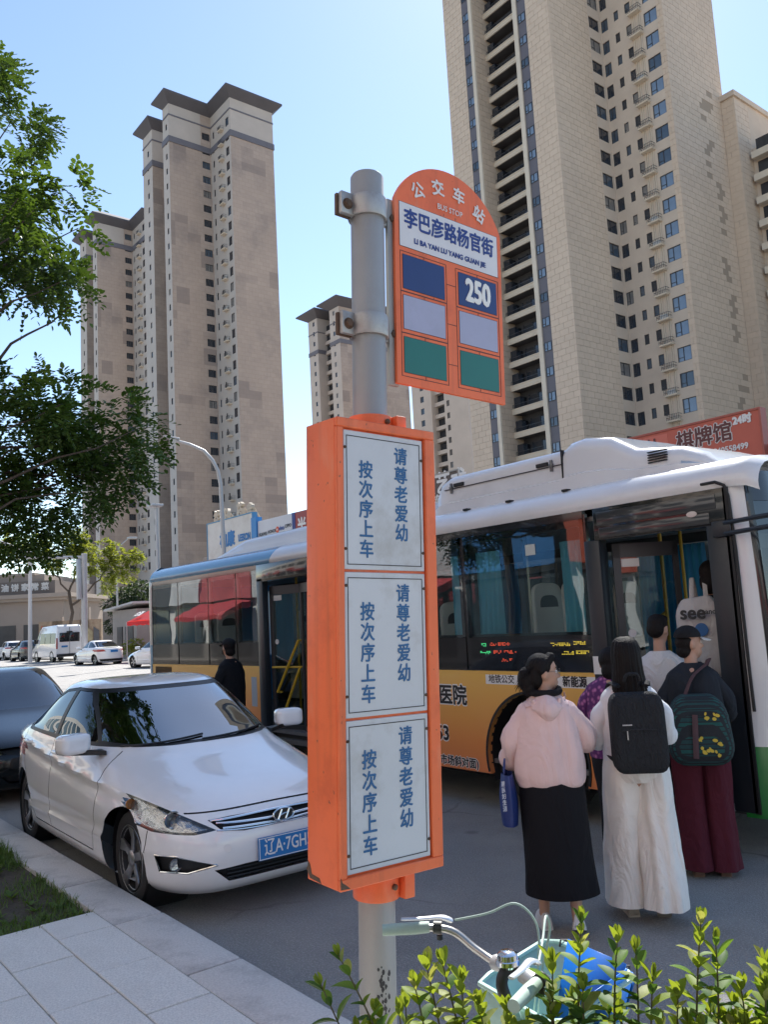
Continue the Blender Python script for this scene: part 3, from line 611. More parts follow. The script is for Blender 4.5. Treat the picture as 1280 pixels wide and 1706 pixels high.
text('lettering', 'BUS STOP', .03, (XF + .0025, .359, 3.186), RT, UP, txtw, board, bold=0, ext=.0008, xs=.95)
cells = []
for (y0, y1) in ((.131, .323), (.394, .588)):
    for i, (z0, z1) in enumerate(((2.839, 2.961), (2.694, 2.814), (2.540, 2.665))):
        flat('route_field', y0, y1, z0, z1, (dkblue, lav, grn)[i], board); outline('field_outline', y0 - .0016, y1 + .0016, z0 - .0016, z1 + .0016, board)
gl = MB()
for y0, y1 in ((.119, .3345), (.380, .600)): 
    for z0, z1 in ((2.8275, 2.9735), (2.679, 2.8275), (2.525, 2.679)): outline('', y0, y1, z0, z1, board, .0016, XF, mbx=gl)
for z in (2.90, 2.752, 2.603): gl.box(XF, XF + .0008, .3345, .380, z, z + .0016)
for y in (.226, .490):
    for z in (2.967, 2.8205, 2.672, 2.5315): gl.box(XF + .0002, XF + .001, y, y + .0016, z - .006, z + .006)
o = part('grid_lines', gl, lineblk, board, 0); o['kind'] = 'stuff'
text('lettering', '250', .118, (XF + .0028, .491, 2.899), RT, UP, mat('sign_number_white', (.85, .84, .80), .4), board, bold=.0048, ext=.0008, xs=.72)
# orange notice box
by0, by1, bz0, bz1, bx = -.223, .170, .945, 2.318, .125
mb = MB(); py0, py1, pz0, pz1 = -.197, .127, .978, 2.289
mb.box(-.045, bx - .014, by0, by1, bz0, bz1, .004)
for a in ((by0, by1, bz0, pz0), (by0, by1, pz1, bz1), (by0, py0, pz0, pz1), (py1, by1, pz0, pz1)): mb.box(bx - .0145, bx, *a, .003, 1)
box = part('notice_box', mb, orange, S)
mb = MB(); mb.box(-.02, .12, .155, .1715, .95, 2.31); 
for z0, z1 in ((2.318, 2.365), (.862, .945)):
    mb = MB(); mb.lathe([(.0575, z0), (.071, z0), (.073, z0 + .004), (.073, z1 - .004), (.071, z1), (.0575, z1)], 28); mb.box(.045, .085, .045, .085, z0, z1, .004); c = part('collar', mb, orange, S)
    m2 = frame((.0, 0, (z0 + z1) / 2), (0, 0, 1), (-.75, .66, 0)); mb = MB(); mb.lathe([(.007, .07), (.007, .078), (.004, .081), (0, .081)], 12, frame((0.035, 0.031, (z0 + z1) / 2), (0, 0, 1), (.66, -.75, 0)) @ Matrix.Translation((0, 0, 0)))
    mb2 = MB(); mb2.lathe([(.009, .0), (.009, .007), (.005, .011), (0, .011)], 12, frame((.0735, .012, (z0 + z1) / 2), (0, 1, 0), (0, 0, 1))); part('screw', mb2, rust, c)
for i, (z0, z1) in enumerate(((1.857, 2.283), (1.421, 1.849), (.984, 1.413))):
    mb = MB(); mb.box(bx - .013, bx - .008, -.193, .122, z0, z1, .0015, 1); pn = part('notice_panel', mb, whitepl, box)
    outline('panel_line', -.183, .110, z0 + .014, z1 - .016, box, .0026, bx - .0078)
    for y_, z_ in ((-.1885, z1 - .05), (-.1885, z0 + .06), (.1165, z1 - .055), (.1165, z0 + .06)):
        mb = MB(); mb.lathe([(.0048, 0), (.0048, .0022), (.003, .0042), (0, .0042)], 10, frame((bx - .008, y_, z_ + random.uniform(-.012, .012)), RT, UP)); part('screw', mb, rust, box)
    dz = (0, -.434, -.868)[i]
    for k, ch in enumerate('按次序上车'): text('lettering', ch, .058, (bx - .0068, -.110, 2.161 + dz - .0612 * k), RT, UP, blueprint, box, bold=.0012, ext=.0006, xs=.95)
    for k, ch in enumerate('请尊老爱幼'): text('lettering', ch, .058, (bx - .0068, .030, 2.217 + dz - .0612 * k), RT, UP, blueprint, box, bold=.0012, ext=.0006, xs=.95)
# peeled corner of the box
mb = MB(); mb.poly([(.1253, by0 + .001, .985), (.1253, by0 + .001, .952), (.1253, by0 + .035, .95), (.1253, by0 + .02, .962), (.1253, by0 + .008, .97)]); mb.poly([(-.042, by0 - .0006, 1.0), (-.03, by0 - .0006, .992), (-.02, by0 - .0006, .965), (.02, by0 - .0006, .962), (.03, by0 - .0006, .948), (-.03, by0 - .0006, .952), (-.05, by0 - .0006, .975), (-.042, by0 - .0006, .985)])
o = part('paint_chips', mb, rust, box, 0); o['kind'] = 'stuff'
# ================================================================== the city bus
Y0 = 5.86; Y9 = Y0 + 2.5; XR, XFt = -14.2, -3.05
B = root('city_bus', (-8.6, 7.1, 0), 'long white and orange city bus with its doors open, curtains in the windows', 'bus')
buswhite = mat('bus_white', (0.74, 0.75, 0.76), 0.25, coat=0.5, var=0.03, vs=1.2, dirt=(0.5, 0.49, 0.47), dirt_s=1.6, dirt_a=0.35)
busblue = mat('bus_blue', (0.05, 0.23, 0.42), 0.25, coat=0.6, var=0.05, vs=1.2)
busblack = mat('bus_black', (0.012, 0.013, 0.015), 0.16, coat=0.5)
blackmatt = mat('rubber_black', (0.015, 0.015, 0.016), 0.65)
busin = mat('bus_interior', (0.075, 0.08, 0.085), 0.7, var=0.1, vs=2)
busgreen = mat('bus_green', (0.02, 0.22, 0.04), 0.3, coat=0.5)
yellowrail = mat('rail_yellow', (0.62, 0.40, 0.03), 0.4)
bglass = glass('bus_glass', (0.80, 0.84, 0.84), 0.03, wob=0.10)
silver = mat('aluminium', (0.55, 0.55, 0.55), 0.35, metal=0.7, var=.05, vs=9)
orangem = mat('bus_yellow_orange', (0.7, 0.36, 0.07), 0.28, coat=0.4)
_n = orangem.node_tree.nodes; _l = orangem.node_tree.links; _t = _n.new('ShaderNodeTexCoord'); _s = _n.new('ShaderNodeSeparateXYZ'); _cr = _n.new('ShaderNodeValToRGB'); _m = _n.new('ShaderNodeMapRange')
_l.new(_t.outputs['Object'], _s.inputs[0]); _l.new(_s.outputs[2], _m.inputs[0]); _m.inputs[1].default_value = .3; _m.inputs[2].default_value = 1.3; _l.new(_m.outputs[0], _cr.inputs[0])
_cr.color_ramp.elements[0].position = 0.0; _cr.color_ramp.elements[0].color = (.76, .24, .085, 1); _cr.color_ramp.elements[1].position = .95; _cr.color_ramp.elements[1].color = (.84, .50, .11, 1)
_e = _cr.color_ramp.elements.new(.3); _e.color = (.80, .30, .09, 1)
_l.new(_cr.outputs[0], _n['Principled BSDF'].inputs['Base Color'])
# lower side panels with wheel arches
def side_panel(x0, x1, z0, z1, arches, y=Y0, t=.05):
    pts = [(x0, y, z1), (x0, y, z0)]
    for c, r_, zc in sorted(arches):
        a0 = math.asin((zc - z0) / r_) if abs(zc - z0) < r_ else 0
        for i in range(25):
            a = PI + a0 - (PI + 2 * a0) * i / 24; pts.append((c + r_ * math.cos(a), y, zc + r_ * math.sin(a)))
    pts += [(x1, y, z0), (x1, y, z1)]
    mb = MB(); mb.prism(pts, (0, t, 0)); return mb
WF, WR = -5.36, -11.75
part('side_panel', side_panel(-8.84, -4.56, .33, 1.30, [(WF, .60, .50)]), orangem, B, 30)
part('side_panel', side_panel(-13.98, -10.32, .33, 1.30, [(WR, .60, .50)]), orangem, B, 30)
mb = MB(); mb.box(-13.9, -4.5, Y0 + .12, Y9 - .12, .28, .42); part('chassis', mb, blackmatt, B)
for c in (WF, WR):
    mb = MB(); mb.lathe([(.60, 0), (.60, .5), (.2, .5)], 30, frame((c, Y0 + .03, .5), (1, 0, 0), (0, 0, 1)) @ Matrix.Diagonal((1, 1, -1, 1)), arc=(-.4, PI + .4)); part('wheel_well', mb, blackmatt, B)
    mb = MB(); mb.lathe([(.60, -.012), (.625, -.012), (.625, .01), (.60, .01)], 40, frame((c, Y0, .5), (1, 0, 0), (0, 0, 1)), arc=(-.25, PI + .25)); part('arch_trim', mb, blackmatt, B)
    mb = MB(); mb.lathe([(.28, 0), (.44, 0), (.475, -.03), (.48, -.14), (.47, -.26), (.42, -.28)], 40, frame((c, Y0 + .06, .48), (1, 0, 0), (0, 0, 1))); wh = part('wheel', mb, blackmatt, B)
    mb = MB(); mb.lathe([(.285, -.005), (.27, -.03), (.25, -.12), (.15, -.13), (.14, -.06), (.09, -.05), (0, -.05)], 32, frame((c, Y0 + .06, .48), (1, 0, 0), (0, 0, 1))); part('rim', mb, mat('steel_rim', (.28, .28, .28), .5, metal=.6), wh)
    mb = MB()
    for k in range(10): a = k * PI / 5; mb.lathe([(.016, 0), (.016, .03), (0, .032)], 8, frame((c + .2 * math.cos(a), Y0 + .06 + .12, .48 + .2 * math.sin(a)), (1, 0, 0), (0, 0, 1)))
    o = part('wheel_nuts', mb, silver, wh); o['kind'] = 'stuff'
# window band: panes and their black frames
panes = [(-13.97, -12.93), (-12.89, -11.84), (-11.80, -10.95), (-10.91, -10.32), (-8.84, -7.6), (-7.56, -6.18), (-6.14, -4.62)]
for i, (a, b) in enumerate(panes):
    mb = MB(); mb.box(a, b, Y0 + .004, Y0 + .010, 1.625, 2.62); part('window_pane', mb, bglass, B, 0)
    mb = MB(); mb.box(a, b, Y0 + .003, Y0 + .012, 1.305, 1.62); mb2 = part('lower_pane', mb, busblack, B, 0)
    mb = MB(); t = .05
    for q in ((a, b, 1.60, 1.65), (a, b, 2.56, 2.66)): mb.box(q[0], q[1], Y0 + .014, Y0 + .05, q[2], q[3])
    mb.box(a - .02, a + t, Y0 + .014, Y0 + .05, 1.30, 2.66); mb.box(b - t, b + .02, Y0 + .014, Y0 + .05, 1.30, 2.66)
    if b - a > 1.1: c = (a + b) / 2 + .05; mb.box(c - .02, c + .02, Y0 + .014, Y0 + .045, 1.65, 2.56)
    part('window_frame', mb, busblack, B, 0)
mb = MB(); mb.box(-13.98, -10.32, Y0 + .006, Y0 + .05, 2.625, 2.69); part('frame_strip', mb, busblack, B); mb = MB(); mb.box(-8.84, -4.62, Y0 + .006, Y0 + .05, 2.625, 2.69); part('frame_strip', mb, busblack, B)
# roof: rounded cove, white forward and blue toward the rear
def roof(x0, x1, skew, m, name):
    prof = [(0, 2.69), (-.012, 2.72), (-.012, 2.76), (.01, 2.81), (.05, 2.86), (.12, 2.905), (.25, 2.935), (.6, 2.96), (1.25, 2.97)]
    prof += [(2.5 - a, b) for a, b in prof[-2::-1]]
    mb = MB(); mb.grid([[(x + (skew * (z - 2.69) if e else 0), Y0 + a, z) for a, z in prof] for e, x in ((0, x0), (1, x1))]); return part(name, mb, m, B, 60)
roof(-14.0, -9.95, .6, busblue, 'roof_rear')
mb = MB(); prof = [(0, 2.69), (-.012, 2.72), (-.012, 2.76), (.01, 2.81), (.05, 2.86), (.12, 2.905), (.25, 2.935), (.6, 2.96), (1.25, 2.97)]; prof += [(2.5 - a, b) for a, b in prof[-2::-1]]
mb.grid([[(-9.95 + .6 * (z - 2.69), Y0 + a, z) for a, z in prof], [(-6.0, Y0 + a, z) for a, z in prof], [(-3.25, Y0 + a, z) for a, z in prof], [(-3.12, Y0 + .02 + a * .984, z - .01) for a, z in prof], [(-3.05, Y0 + .08 + a * .936, z - .05) for a, z in prof]]); part('roof_front', mb, buswhite, B, 60)
mb = MB(); mb.tube([(-10, Y0 - .004, 2.895 + .0), (-3.3, Y0 + .09, 2.9)], .006, 6)
# rear: corner pillar, back wall
def corner(x, z0, z1, m, name):
    mb = MB(); arc = [(x + .16 - .16 * math.cos(a), Y0 + .16 - .16 * math.sin(a)) for a in [PI / 2 * k / 8 for k in range(9)]]
    arc += [(x + .24, Y0)]; mb.grid([[(p, q, z) for p, q in arc] for z in (z0, z1)]); return part(name, mb, m, B, 60)
corner(XR, 1.62, 2.62, mat('bus_rear_grey', (.42, .43, .43), .3, coat=.3, dirt=(.25, .22, .2), dirt_s=3, dirt_a=.5), 'rear_pillar'); corner(XR, .33, 1.62, busblue, 'rear_pillar')
mb = MB(); rows = []
for k in range(7):
    a = PI / 2 * k / 6; d = .14 * (1 - math.cos(a)); z = 2.62 + .33 * math.sin(a) * 1.0; off = .0 + .22 * (1 - math.cos(a))
    arc = [(XR + d + .16 - .16 * math.cos(t), Y0 + .16 - .16 * math.sin(t) + off * .9) for t in [PI / 2 * q / 8 for q in range(9)]] + [(XR + .26, Y0 + off * .9)]
    rows.append([(p, q, z) for p, q in arc])
mb.grid(rows); part('rear_top_corner', mb, MATS['bus_rear_grey'], B, 60)
mb = MB(); mb.box(XR, XR + .06, Y0 + .16, Y9 - .02, .33, 2.62); mb.box(XR + .1, -13.9, Y0 + .2, Y9 - .1, 2.6, 2.92); part('rear_wall', mb, busblue, B)
mb = MB()
for k in range(16): mb.box(-13.84 + k * .041, -13.82 + k * .041, Y0 - .006, Y0 + .01, 1.10, 1.26)
o = part('engine_vent', mb, blackmatt, B, 0)
# roof pods (gas tank and air conditioning housings)
def pod(name, secs, y0, y1, m, par=B, rnd=.14):
    """secs: (x, zbase, ztop); rounded box cross-section"""
    rows = []
    for x, zb_, zt in secs:
        h = max(zt - zb_, .01); r_ = min(rnd, h * .8); pr = [(y0, zb_), (y0 + .01, zb_ + h * .33), (y0 + .05, zb_ + h * .36)]
        for k in range(7): a = PI / 2 * k / 6; pr.append((y0 + .06 + r_ - r_ * math.cos(a), zt - r_ + r_ * math.sin(a)))
        pr += [((y0 + y1) / 2, zt + .015)] + [(y0 + y1 - a, b) for a, b in pr[::-1]]
        rows.append([(x, a, b) for a, b in pr])
    mb = MB(); mb.grid(rows); mb.poly(rows[0]); mb.poly(rows[-1]); return part(name, mb, m, par, 50)
P1 = pod('gas_tank_housing', [(-6.84, 2.9, 2.93), (-6.80, 2.9, 3.2), (-6.74, 2.9, 3.30), (-6.6, 2.9, 3.345), (-5.6, 2.9, 3.345), (-5.02, 2.9, 3.345)], Y0 + .26, Y9 - .26, buswhite, rnd=.09)
P2 = pod('air_conditioning_housing', [(-5.015, 2.9, 3.36), (-4.95, 2.9, 3.40), (-4.8, 2.9, 3.415), (-4.5, 2.9, 3.36), (-4.25, 2.9, 3.21), (-4.0, 2.9, 3.17), (-3.8, 2.9, 3.14), (-3.6, 2.9, 3.05), (-3.46, 2.9, 2.93)], Y0 + .24, Y9 - .24, buswhite, rnd=.13)
pod('rear_housing', [(-12.3, 2.9, 2.93), (-12.0, 2.9, 3.0), (-11.5, 2.9, 3.11), (-11.2, 2.9, 3.16), (-9.0, 2.9, 3.17), (-7.3, 2.9, 3.17), (-7.1, 2.9, 2.95)], Y0 + .26, Y9 - .26, buswhite, rnd=.1)
seam = MB(); seam.box(-6.68, -5.02, Y0 + .302, Y0 + .32, 3.196, 3.203); seam.box(-5.03, -5.017, Y0 + .285, Y0 + .33, 2.97, 3.33); part('hatch_seam', seam, blackmatt, P1, 0)
for x in (-6.45, -5.28): 
    mb = MB(); mb.box(x - .07, x + .07, Y0 + .296, Y0 + .32, 3.215, 3.25); part('vent_slot', mb, blackmatt, P1, 0)
for x in (-6.56, -5.16):
    mb = MB(); mb.box(x - .012, x + .012, Y0 + .285, Y0 + .31, 3.15, 3.26, .003); mb.box(x - .02, x + .02, Y0 + .28, Y0 + .31, 3.19, 3.225, .004); part('hatch_latch', mb, mat('latch_metal', (.2, .2, .2), .35, metal=.8), P1)
for k in range(5): 
    mb = MB(); mb.box(-4.10, -3.92, Y0 + .283, Y0 + .31, 3.035 + k * .022, 3.044 + k * .022); part('vent_slot', mb, blackmatt, P2, 0)
for x in (-6.2, -5.6, -4.9): mb = MB(); mb.box(x, x + .06, Y0 + .1, Y0 + .16, 2.905, 2.925); part('roof_bracket', mb, blackmatt, B)
# front door opening
mb = MB(); mb.box(-4.50, -3.28, Y0 - .004, Y0 + .06, 2.41, 2.69, .006); hd = part('door_header', mb, busblack, B)
mb = MB(); mb.box(-4.46, -3.36, Y0 - .010, Y0 - .003, 2.535, 2.655, .002); part('header_display', mb, mat('display_dark', (.05, .052, .055), .12, coat=.3), hd)
mb = MB(); mb.box(-4.44, -3.42, Y0 - .012, Y0 - .003, 2.43, 2.515, .002); part('header_strip', mb, MATS['display_dark'], hd)
mb = MB(); mb.lathe([(.045, 0), (.045, .003), (0, .004)], 20, frame((-3.56, Y0 - .013, 2.52), (1, 0, 0), (0, 0, 1)) @ Matrix.Diagonal((1, .5, 1, 1))); part('badge', mb, silver, hd)
for x0, x1 in ((-4.62, -4.46), (-3.46, -3.27)):
    mb = MB(); mb.box(x0, x1, Y0 - .004, Y0 + .11, .33, 2.42, .01); part('door_jamb', mb, mat('door_frame', (.02, .025, .032), .35), B)
dkdoor = MATS['door_frame']
mb = MB(); mb.box(-4.46, -3.46, Y0 - .012, Y0 + .07, .325, .365, .004); part('door_sill', mb, silver, B)
mb = MB(); mb.box(-4.46, -3.3, Y0 + .07, Y0 + 1.0, .30, .345); part('door_step', mb, mat('step_floor', (.10, .10, .10), .7, var=.2, vs=30), B)
def leaf(name, x, y, rz, w_=.55, z0=.4, z1=2.38):
    t = .045; mb = MB()
    for q in ((0, w_, z0, z0 + .12), (0, w_, z1 - .12, z1), (0, t * 1.4, z0, z1), (w_ - t, w_, z0, z1)): mb.box(q[0], q[1], 0, .035, q[2], q[3])
    mt = Matrix.Translation((x, y, 0)) @ Matrix.Rotation(rz, 4, 'Z'); me = mb.mesh(name, 0); me.transform(Matrix.Translation(-ORG[B]) @ mt); lf = link(name, me, mat('leaf_frame', (.045, .048, .052), .35), B)
    mb = MB(); mb.box(t, w_ - t, .014, .020, z0 + .12, z1 - .12); me = mb.mesh('leaf_pane', 0); me.transform(Matrix.Translation(-ORG[B]) @ mt); link('leaf_pane', me, bglass, lf)
    mb = MB(); mb.tube([(t, -.03, 1.28), (w_ - t, -.03, 1.28)], .014, 8); me = mb.mesh('leaf_rail', 40); me.transform(Matrix.Translation(-ORG[B]) @ mt); link('leaf_rail', me, yellowrail, lf)
    mb = MB(); mb.box(.07, .22, .010, .013, z1 - .2, z1 - .13); me = mb.mesh('leaf_sticker', 0); me.transform(Matrix.Translation(-ORG[B]) @ mt); link('leaf_sticker', me, mat('sticker_white', (.7, .7, .7), .5), lf)
    mb = MB(); mb.lathe([(.035, 0), (.035, .002), (0, .002)], 18, frame((.11, .009, 1.62), (1, 0, 0), (0, 0, 1))); me = mb.mesh('round_sticker', 0); me.transform(Matrix.Translation(-ORG[B]) @ mt); link('round_sticker', me, MATS['sticker_white'], lf)
leaf('front_door_leaf', -4.42, Y0 + .12, math.radians(48)); leaf('front_door_leaf', -3.40, Y0 + .55, math.radians(100), .5)
# middle door: jambs and closed folding leaves with yellow bars
for x0, x1 in ((-10.32, -10.16), (-9.0, -8.84)):
    mb = MB(); mb.box(x0, x1, Y0 - .004, Y0 + .09, .33, 2.50, .01); part('door_jamb', mb, dkdoor, B)
mb = MB(); mb.box(-10.32, -8.84, Y0 - .004, Y0 + .09, 2.45, 2.69, .01); part('door_header', mb, busblack, B)
leaf('middle_door_leaf', -10.15, Y0 + .10, math.radians(14), .72); leaf('middle_door_leaf', -9.02, Y0 + .12, math.radians(168), .5)
for a, b in (((-10.02, Y0 + .10, .95), (-9.56, Y0 + .17, 1.63)), ((-9.98, Y0 + .10, .52), (-9.54, Y0 + .17, 1.28))):
    mb = MB(); mb.tube([V(a) + V((0, .07, 0)), a, b, V(b) + V((0, .07, 0))], .018, 8); part('grab_rail', mb, yellowrail, B)
mb = MB(); mb.box(-10.3, -8.86, Y0 + .05, Y0 + 1.2, .30, .36); part('door_step', mb, MATS['step_floor'], B)
# front corner: white pillar, windscreen with black surround, green skirt
def fcorner(u):                     # u: 0 side .. 1 front centre; plan position
    if u < .5: a = PI / 2 * u / .5; return (-3.35 + .34 * math.sin(a), Y0 + .34 - .34 * math.cos(a))
    return (-3.01 + .05 * (u - .5) * 2, Y0 + .34 + (u - .5) * 2 * .91)
def fpanel(name, u0, u1, z0, z1, m, d=0.0, n_=10):
    mb = MB(); mb.grid([[(fcorner(u0 + (u1 - u0) * k / n_)[0] + d - (.10 * max(0, z - 1.3) ** 1.6 if z > 1.3 else 0) * min(1, (u0 + (u1 - u0) * k / n_) * 2.0) * .5, fcorner(u0 + (u1 - u0) * k / n_)[1], z) for k in range(n_ + 1)] for z in [z0 + (z1 - z0) * j / 8 for j in range(9)]])
    return part(name, mb, m, B, 60)
mb = MB(); mb.box(-3.30, -3.26, Y0 - .004, Y0 + .05, .33, 2.69); part('pillar_seal', mb, blackmatt, B)
fpanel('front_pillar', -.02, .22, .80, 2.72, buswhite); fpanel('front_skirt', -.02, 1.0, .30, .80, busgreen); fpanel('front_lower_panel', .22, 1.0, .80, 1.18, buswhite)
fpanel('windscreen', .26, 1.0, 1.2, 2.58, glass('windscreen_glass', (.12, .14, .14), .07)); fpanel('windscreen_surround', .22, .27, 1.15, 2.72, busblack, .004); fpanel('windscreen_surround', .22, 1.0, 2.57, 2.80, mat('bus_navy', (.01, .014, .03), .12, coat=.6), .006)
mb = MB(); mb.tube([(-3.46, Y0 - .01, 2.735), (-3.34, Y0 - .02, 2.735), (-3.27, Y0 - .02, 2.70), (-3.25, Y0 - .01, 2.62), (-3.24, Y0, 2.2), (-3.235, Y0, 1.35), (-3.23, Y0, 1.05)], .012, 8); part('drip_seal', mb, blackmatt, B)
mb = MB(); mb.box(-3.40, -3.25, Y0 - .03, Y0 + .03, 2.32, 2.44, .01); br = part('mirror_bracket', mb, dkdoor, B)
for z in (2.42, 2.34): mb = MB(); mb.tube([(-3.3, Y0 - .02, z), (-3.0, Y0 - .06, z + .01), (-2.6, Y0 - .05, z + .02), (-2.3, Y0 - .02, z - .05)], .018, 8); part('mirror_arm', mb, dkdoor, br)
mb = MB(); mb.box(-2.36, -2.24, Y0 - .2, Y0 + .05, 1.8, 2.3, .04); part('wing_mirror', mb, dkdoor, br)
# far side, floor, ceiling
mb = MB(); mb.box(-14.1, -4.45, Y0 + .07, Y9 - .05, .42, .46); part('floor', mb, mat('bus_floor', (.13, .13, .135), .6, var=.2, vs=20), B)
mb = MB(); mb.box(-4.45, -3.1, Y0 + 1.0, Y9 - .05, .42, .46); part('driver_floor', mb, MATS['bus_floor'], B)
mb = MB(); mb.box(-14.1, -3.05, Y9 - .05, Y9, .33, 1.3); mb.box(-14.1, -3.05, Y9 - .05, Y9, 2.5, 2.9)
for x in (-13.9, -12.4, -10.9, -9.4, -7.9, -6.3, -4.8, -3.3): mb.box(x - .06, x + .06, Y9 - .05, Y9, 1.3, 2.5)
part('far_side_wall', mb, busin, B)
fp = MB(); fp.box(-13.9, -3.3, Y9 - .03, Y9 - .025, 1.3, 2.5); part('far_side_glass', fp, glass('bus_far_glass', (.5, .55, .55), .03), B, 0)
mb = MB(); mb.box(-14.1, -3.2, Y0 + .1, Y9 - .1, 2.60, 2.64); part('ceiling', mb, mat('bus_ceiling', (.3, .3, .3), .7), B)
def curtain(x0, x1, y, z0, z1, m, amp=.03, fold=.075, gather=0.0):
    n_ = max(8, int((x1 - x0) / fold * 8)); mb = MB(); rows = []
    for j in range(5):
        t = j / 4; z = z1 + (z0 - z1) * t; rows.append([(x0 + (x1 - x0) * (i / n_) + gather * math.sin(t * PI) * (.5 - i / n_), y + amp * math.sin(i / n_ * (x1 - x0) / fold * 2 * PI) * (.6 + .4 * t) + .008 * math.sin(i * .9 + 3 * t), z) for i in range(n_ + 1)])
    mb.grid(rows); return part('curtain', mb, m, B, 80)
cur = mat('curtain_cyan', (.20, .60, .78), .8, trans=.25); curd = mat('curtain_blue', (.06, .27, .65), .8, trans=.45)
for a, b in ((-6.12, -5.80), (-5.02, -4.66), (-6.5, -6.24), (-7.5, -7.2), (-8.8, -8.5)): curtain(a, b, Y0 + .16, 1.6, 2.46, cur)
for a, b in ((-5.75, -4.9), (-13.8, -13.2), (-11.5, -10.9), (-8.2, -7.6)): curtain(a, b, Y9 - .13, 1.2, 2.48, curd)
def seat(x, y, z=.46):
    mb = MB(); n_ = 14; rows = []
    pts = []
    for k in range(n_ + 1): a = PI * k / n_; pts.append((.21 * math.cos(a) * (abs(math.cos(a)) ** -.35 if abs(math.cos(a)) > .05 else 1), .52 + .13 * math.sin(a) ** .7))
    outl = [(x, y + .2, z + .75)]; poly = [(x, y + p[0] * .98, z + .85 + p[1]) for p in pts] + [(x, y - .2, z + .9), (x, y + .2, z + .9)]
    mb.prism([(x - .02, q[1], q[2]) for q in poly], (.05, 0, 0), .012); s_ = part('seat_back', mb, mat('seat_cream', (.78, .76, .70), .45), B)
    mb = MB(); mb.prism([(x - .027, y + q[0] * .62, z + 1.26 + (q[1] - .52) * .9) for q in pts], (.064, 0, 0)); part('grip_opening', mb, mat('seat_hole', (.06, .06, .06), .8), s_)
    mb = MB(); mb.box(x - .42, x + .02, y - .2, y + .2, z + .40, z + .48, .03); mb.box(x - .38, x - .02, y - .17, y + .17, z, z + .4); part('seat_cushion', mb, MATS['seat_cream'], s_)
for x, y in ((-5.60, 6.45), (-5.18, 6.4), (-5.6, 7.75), (-6.9, 6.4), (-7.6, 6.4), (-6.9, 7.8), (-7.7, 7.8), (-11, 7.8), (-12, 7.8), (-12.2, 6.4), (-13, 6.4)): seat(x, y, .62 if x > -6.5 or x < -11.5 else .5)
for x, y, z0, z1 in ((-4.62, 7.0, .46, 2.6), (-5.0, 7.95, .46, 2.6), (-8.75, 6.3, .46, 2.6), (-10.3, 6.5, .46, 2.6)): mb = MB(); mb.tube([(x, y, z0), (x, y, z1)], .018, 8); part('hand_pole', mb, yellowrail, B)
mb = MB(); mb.tube([(-4.75, 7.05, 1.0), (-4.75, 7.05, 1.72), (-4.75, 7.18, 1.76)], .024, 8); part('grab_post', mb, yellowrail, B)
mb = MB(); mb.box(-4.30, -4.22, 7.05, 8.2, .46, 1.45, .01); mb.box(-4.0, -3.5, 7.5, 8.0, .46, 1.6, .06); part('driver_partition', mb, mat('partition_dark', (.03, .032, .036), .5), B)
mb = MB(); mb.box(-4.05, -3.98, 6.95, 7.05, 1.5, 1.62); mb.box(-4.06, -3.97, 6.92, 7.02, 1.68, 1.78); part('fare_reader', mb, MATS['sticker_white'], B)
# printed advertising on the side
adb = mat('ad_black', (.02, .02, .022), .4); adw = mat('ad_white', (.8, .8, .78), .4)
def ad(s, size, x, z, bold=.004, xs=1, al='CENTER', ol=.012):
    if ol: text('lettering', s, size, (x, Y0 - .0012, z), (1, 0, 0), (0, 0, 1), adw, B, bold=bold + ol, ext=.0004, align=al, xs=xs)
    text('lettering', s, size, (x, Y0 - .0026, z), (1, 0, 0), (0, 0, 1), adb, B, bold=bold, ext=.0004, align=al, xs=xs)
ad('医院', .21, -6.42, 1.04, .006); ad('53', .20, -6.60, .66, .006); ad('市场斜对面)', .105, -6.38, .395, .003, ol=.006)
mb = MB(); mb.box(-5.93, -5.48, Y0 - .001, Y0 + .01, 1.175, 1.265); part('ad_strip', mb, adw, B, 0); text('lettering', '地铁公交', .085, (-5.72, Y0 - .003, 1.22), (1, 0, 0), (0, 0, 1), adb, B, bold=.001, ext=.0005)
mb = MB(); mb.box(-5.44, -4.60, Y0 - .001, Y0 + .01, 1.165, 1.265); part('ad_strip', mb, adw, B, 0); text('lettering', '1', .085, (-5.40, Y0 - .003, 1.22), (1, 0, 0), (0, 0, 1), adb, B, bold=.002, ext=.0005); text('lettering', '新能源', .10, (-4.84, Y0 - .003, 1.215), (1, 0, 0), (0, 0, 1), adb, B, bold=.003, ext=.0005, xs=.9)
mb = MB(); mb.box(-4.62, -4.53, Y0 - .006, Y0 + .01, 1.29, 1.44); part('notice_sticker', mb, adw, B, 0)
mb = MB(); mb.box(-5.3, -5.18, Y0 + .002, Y0 + .0035, 2.36, 2.46); part('notice_sticker', mb, mat('sticker_grey', (.5, .55, .52), .5), B, 0)
mb = MB(); mb.box(-10.55, -10.40, Y0 - .002, Y0 + .01, .75, 1.15); part('notice_sticker', mb, mat('sticker_pale', (.35, .42, .5), .5), B, 0)

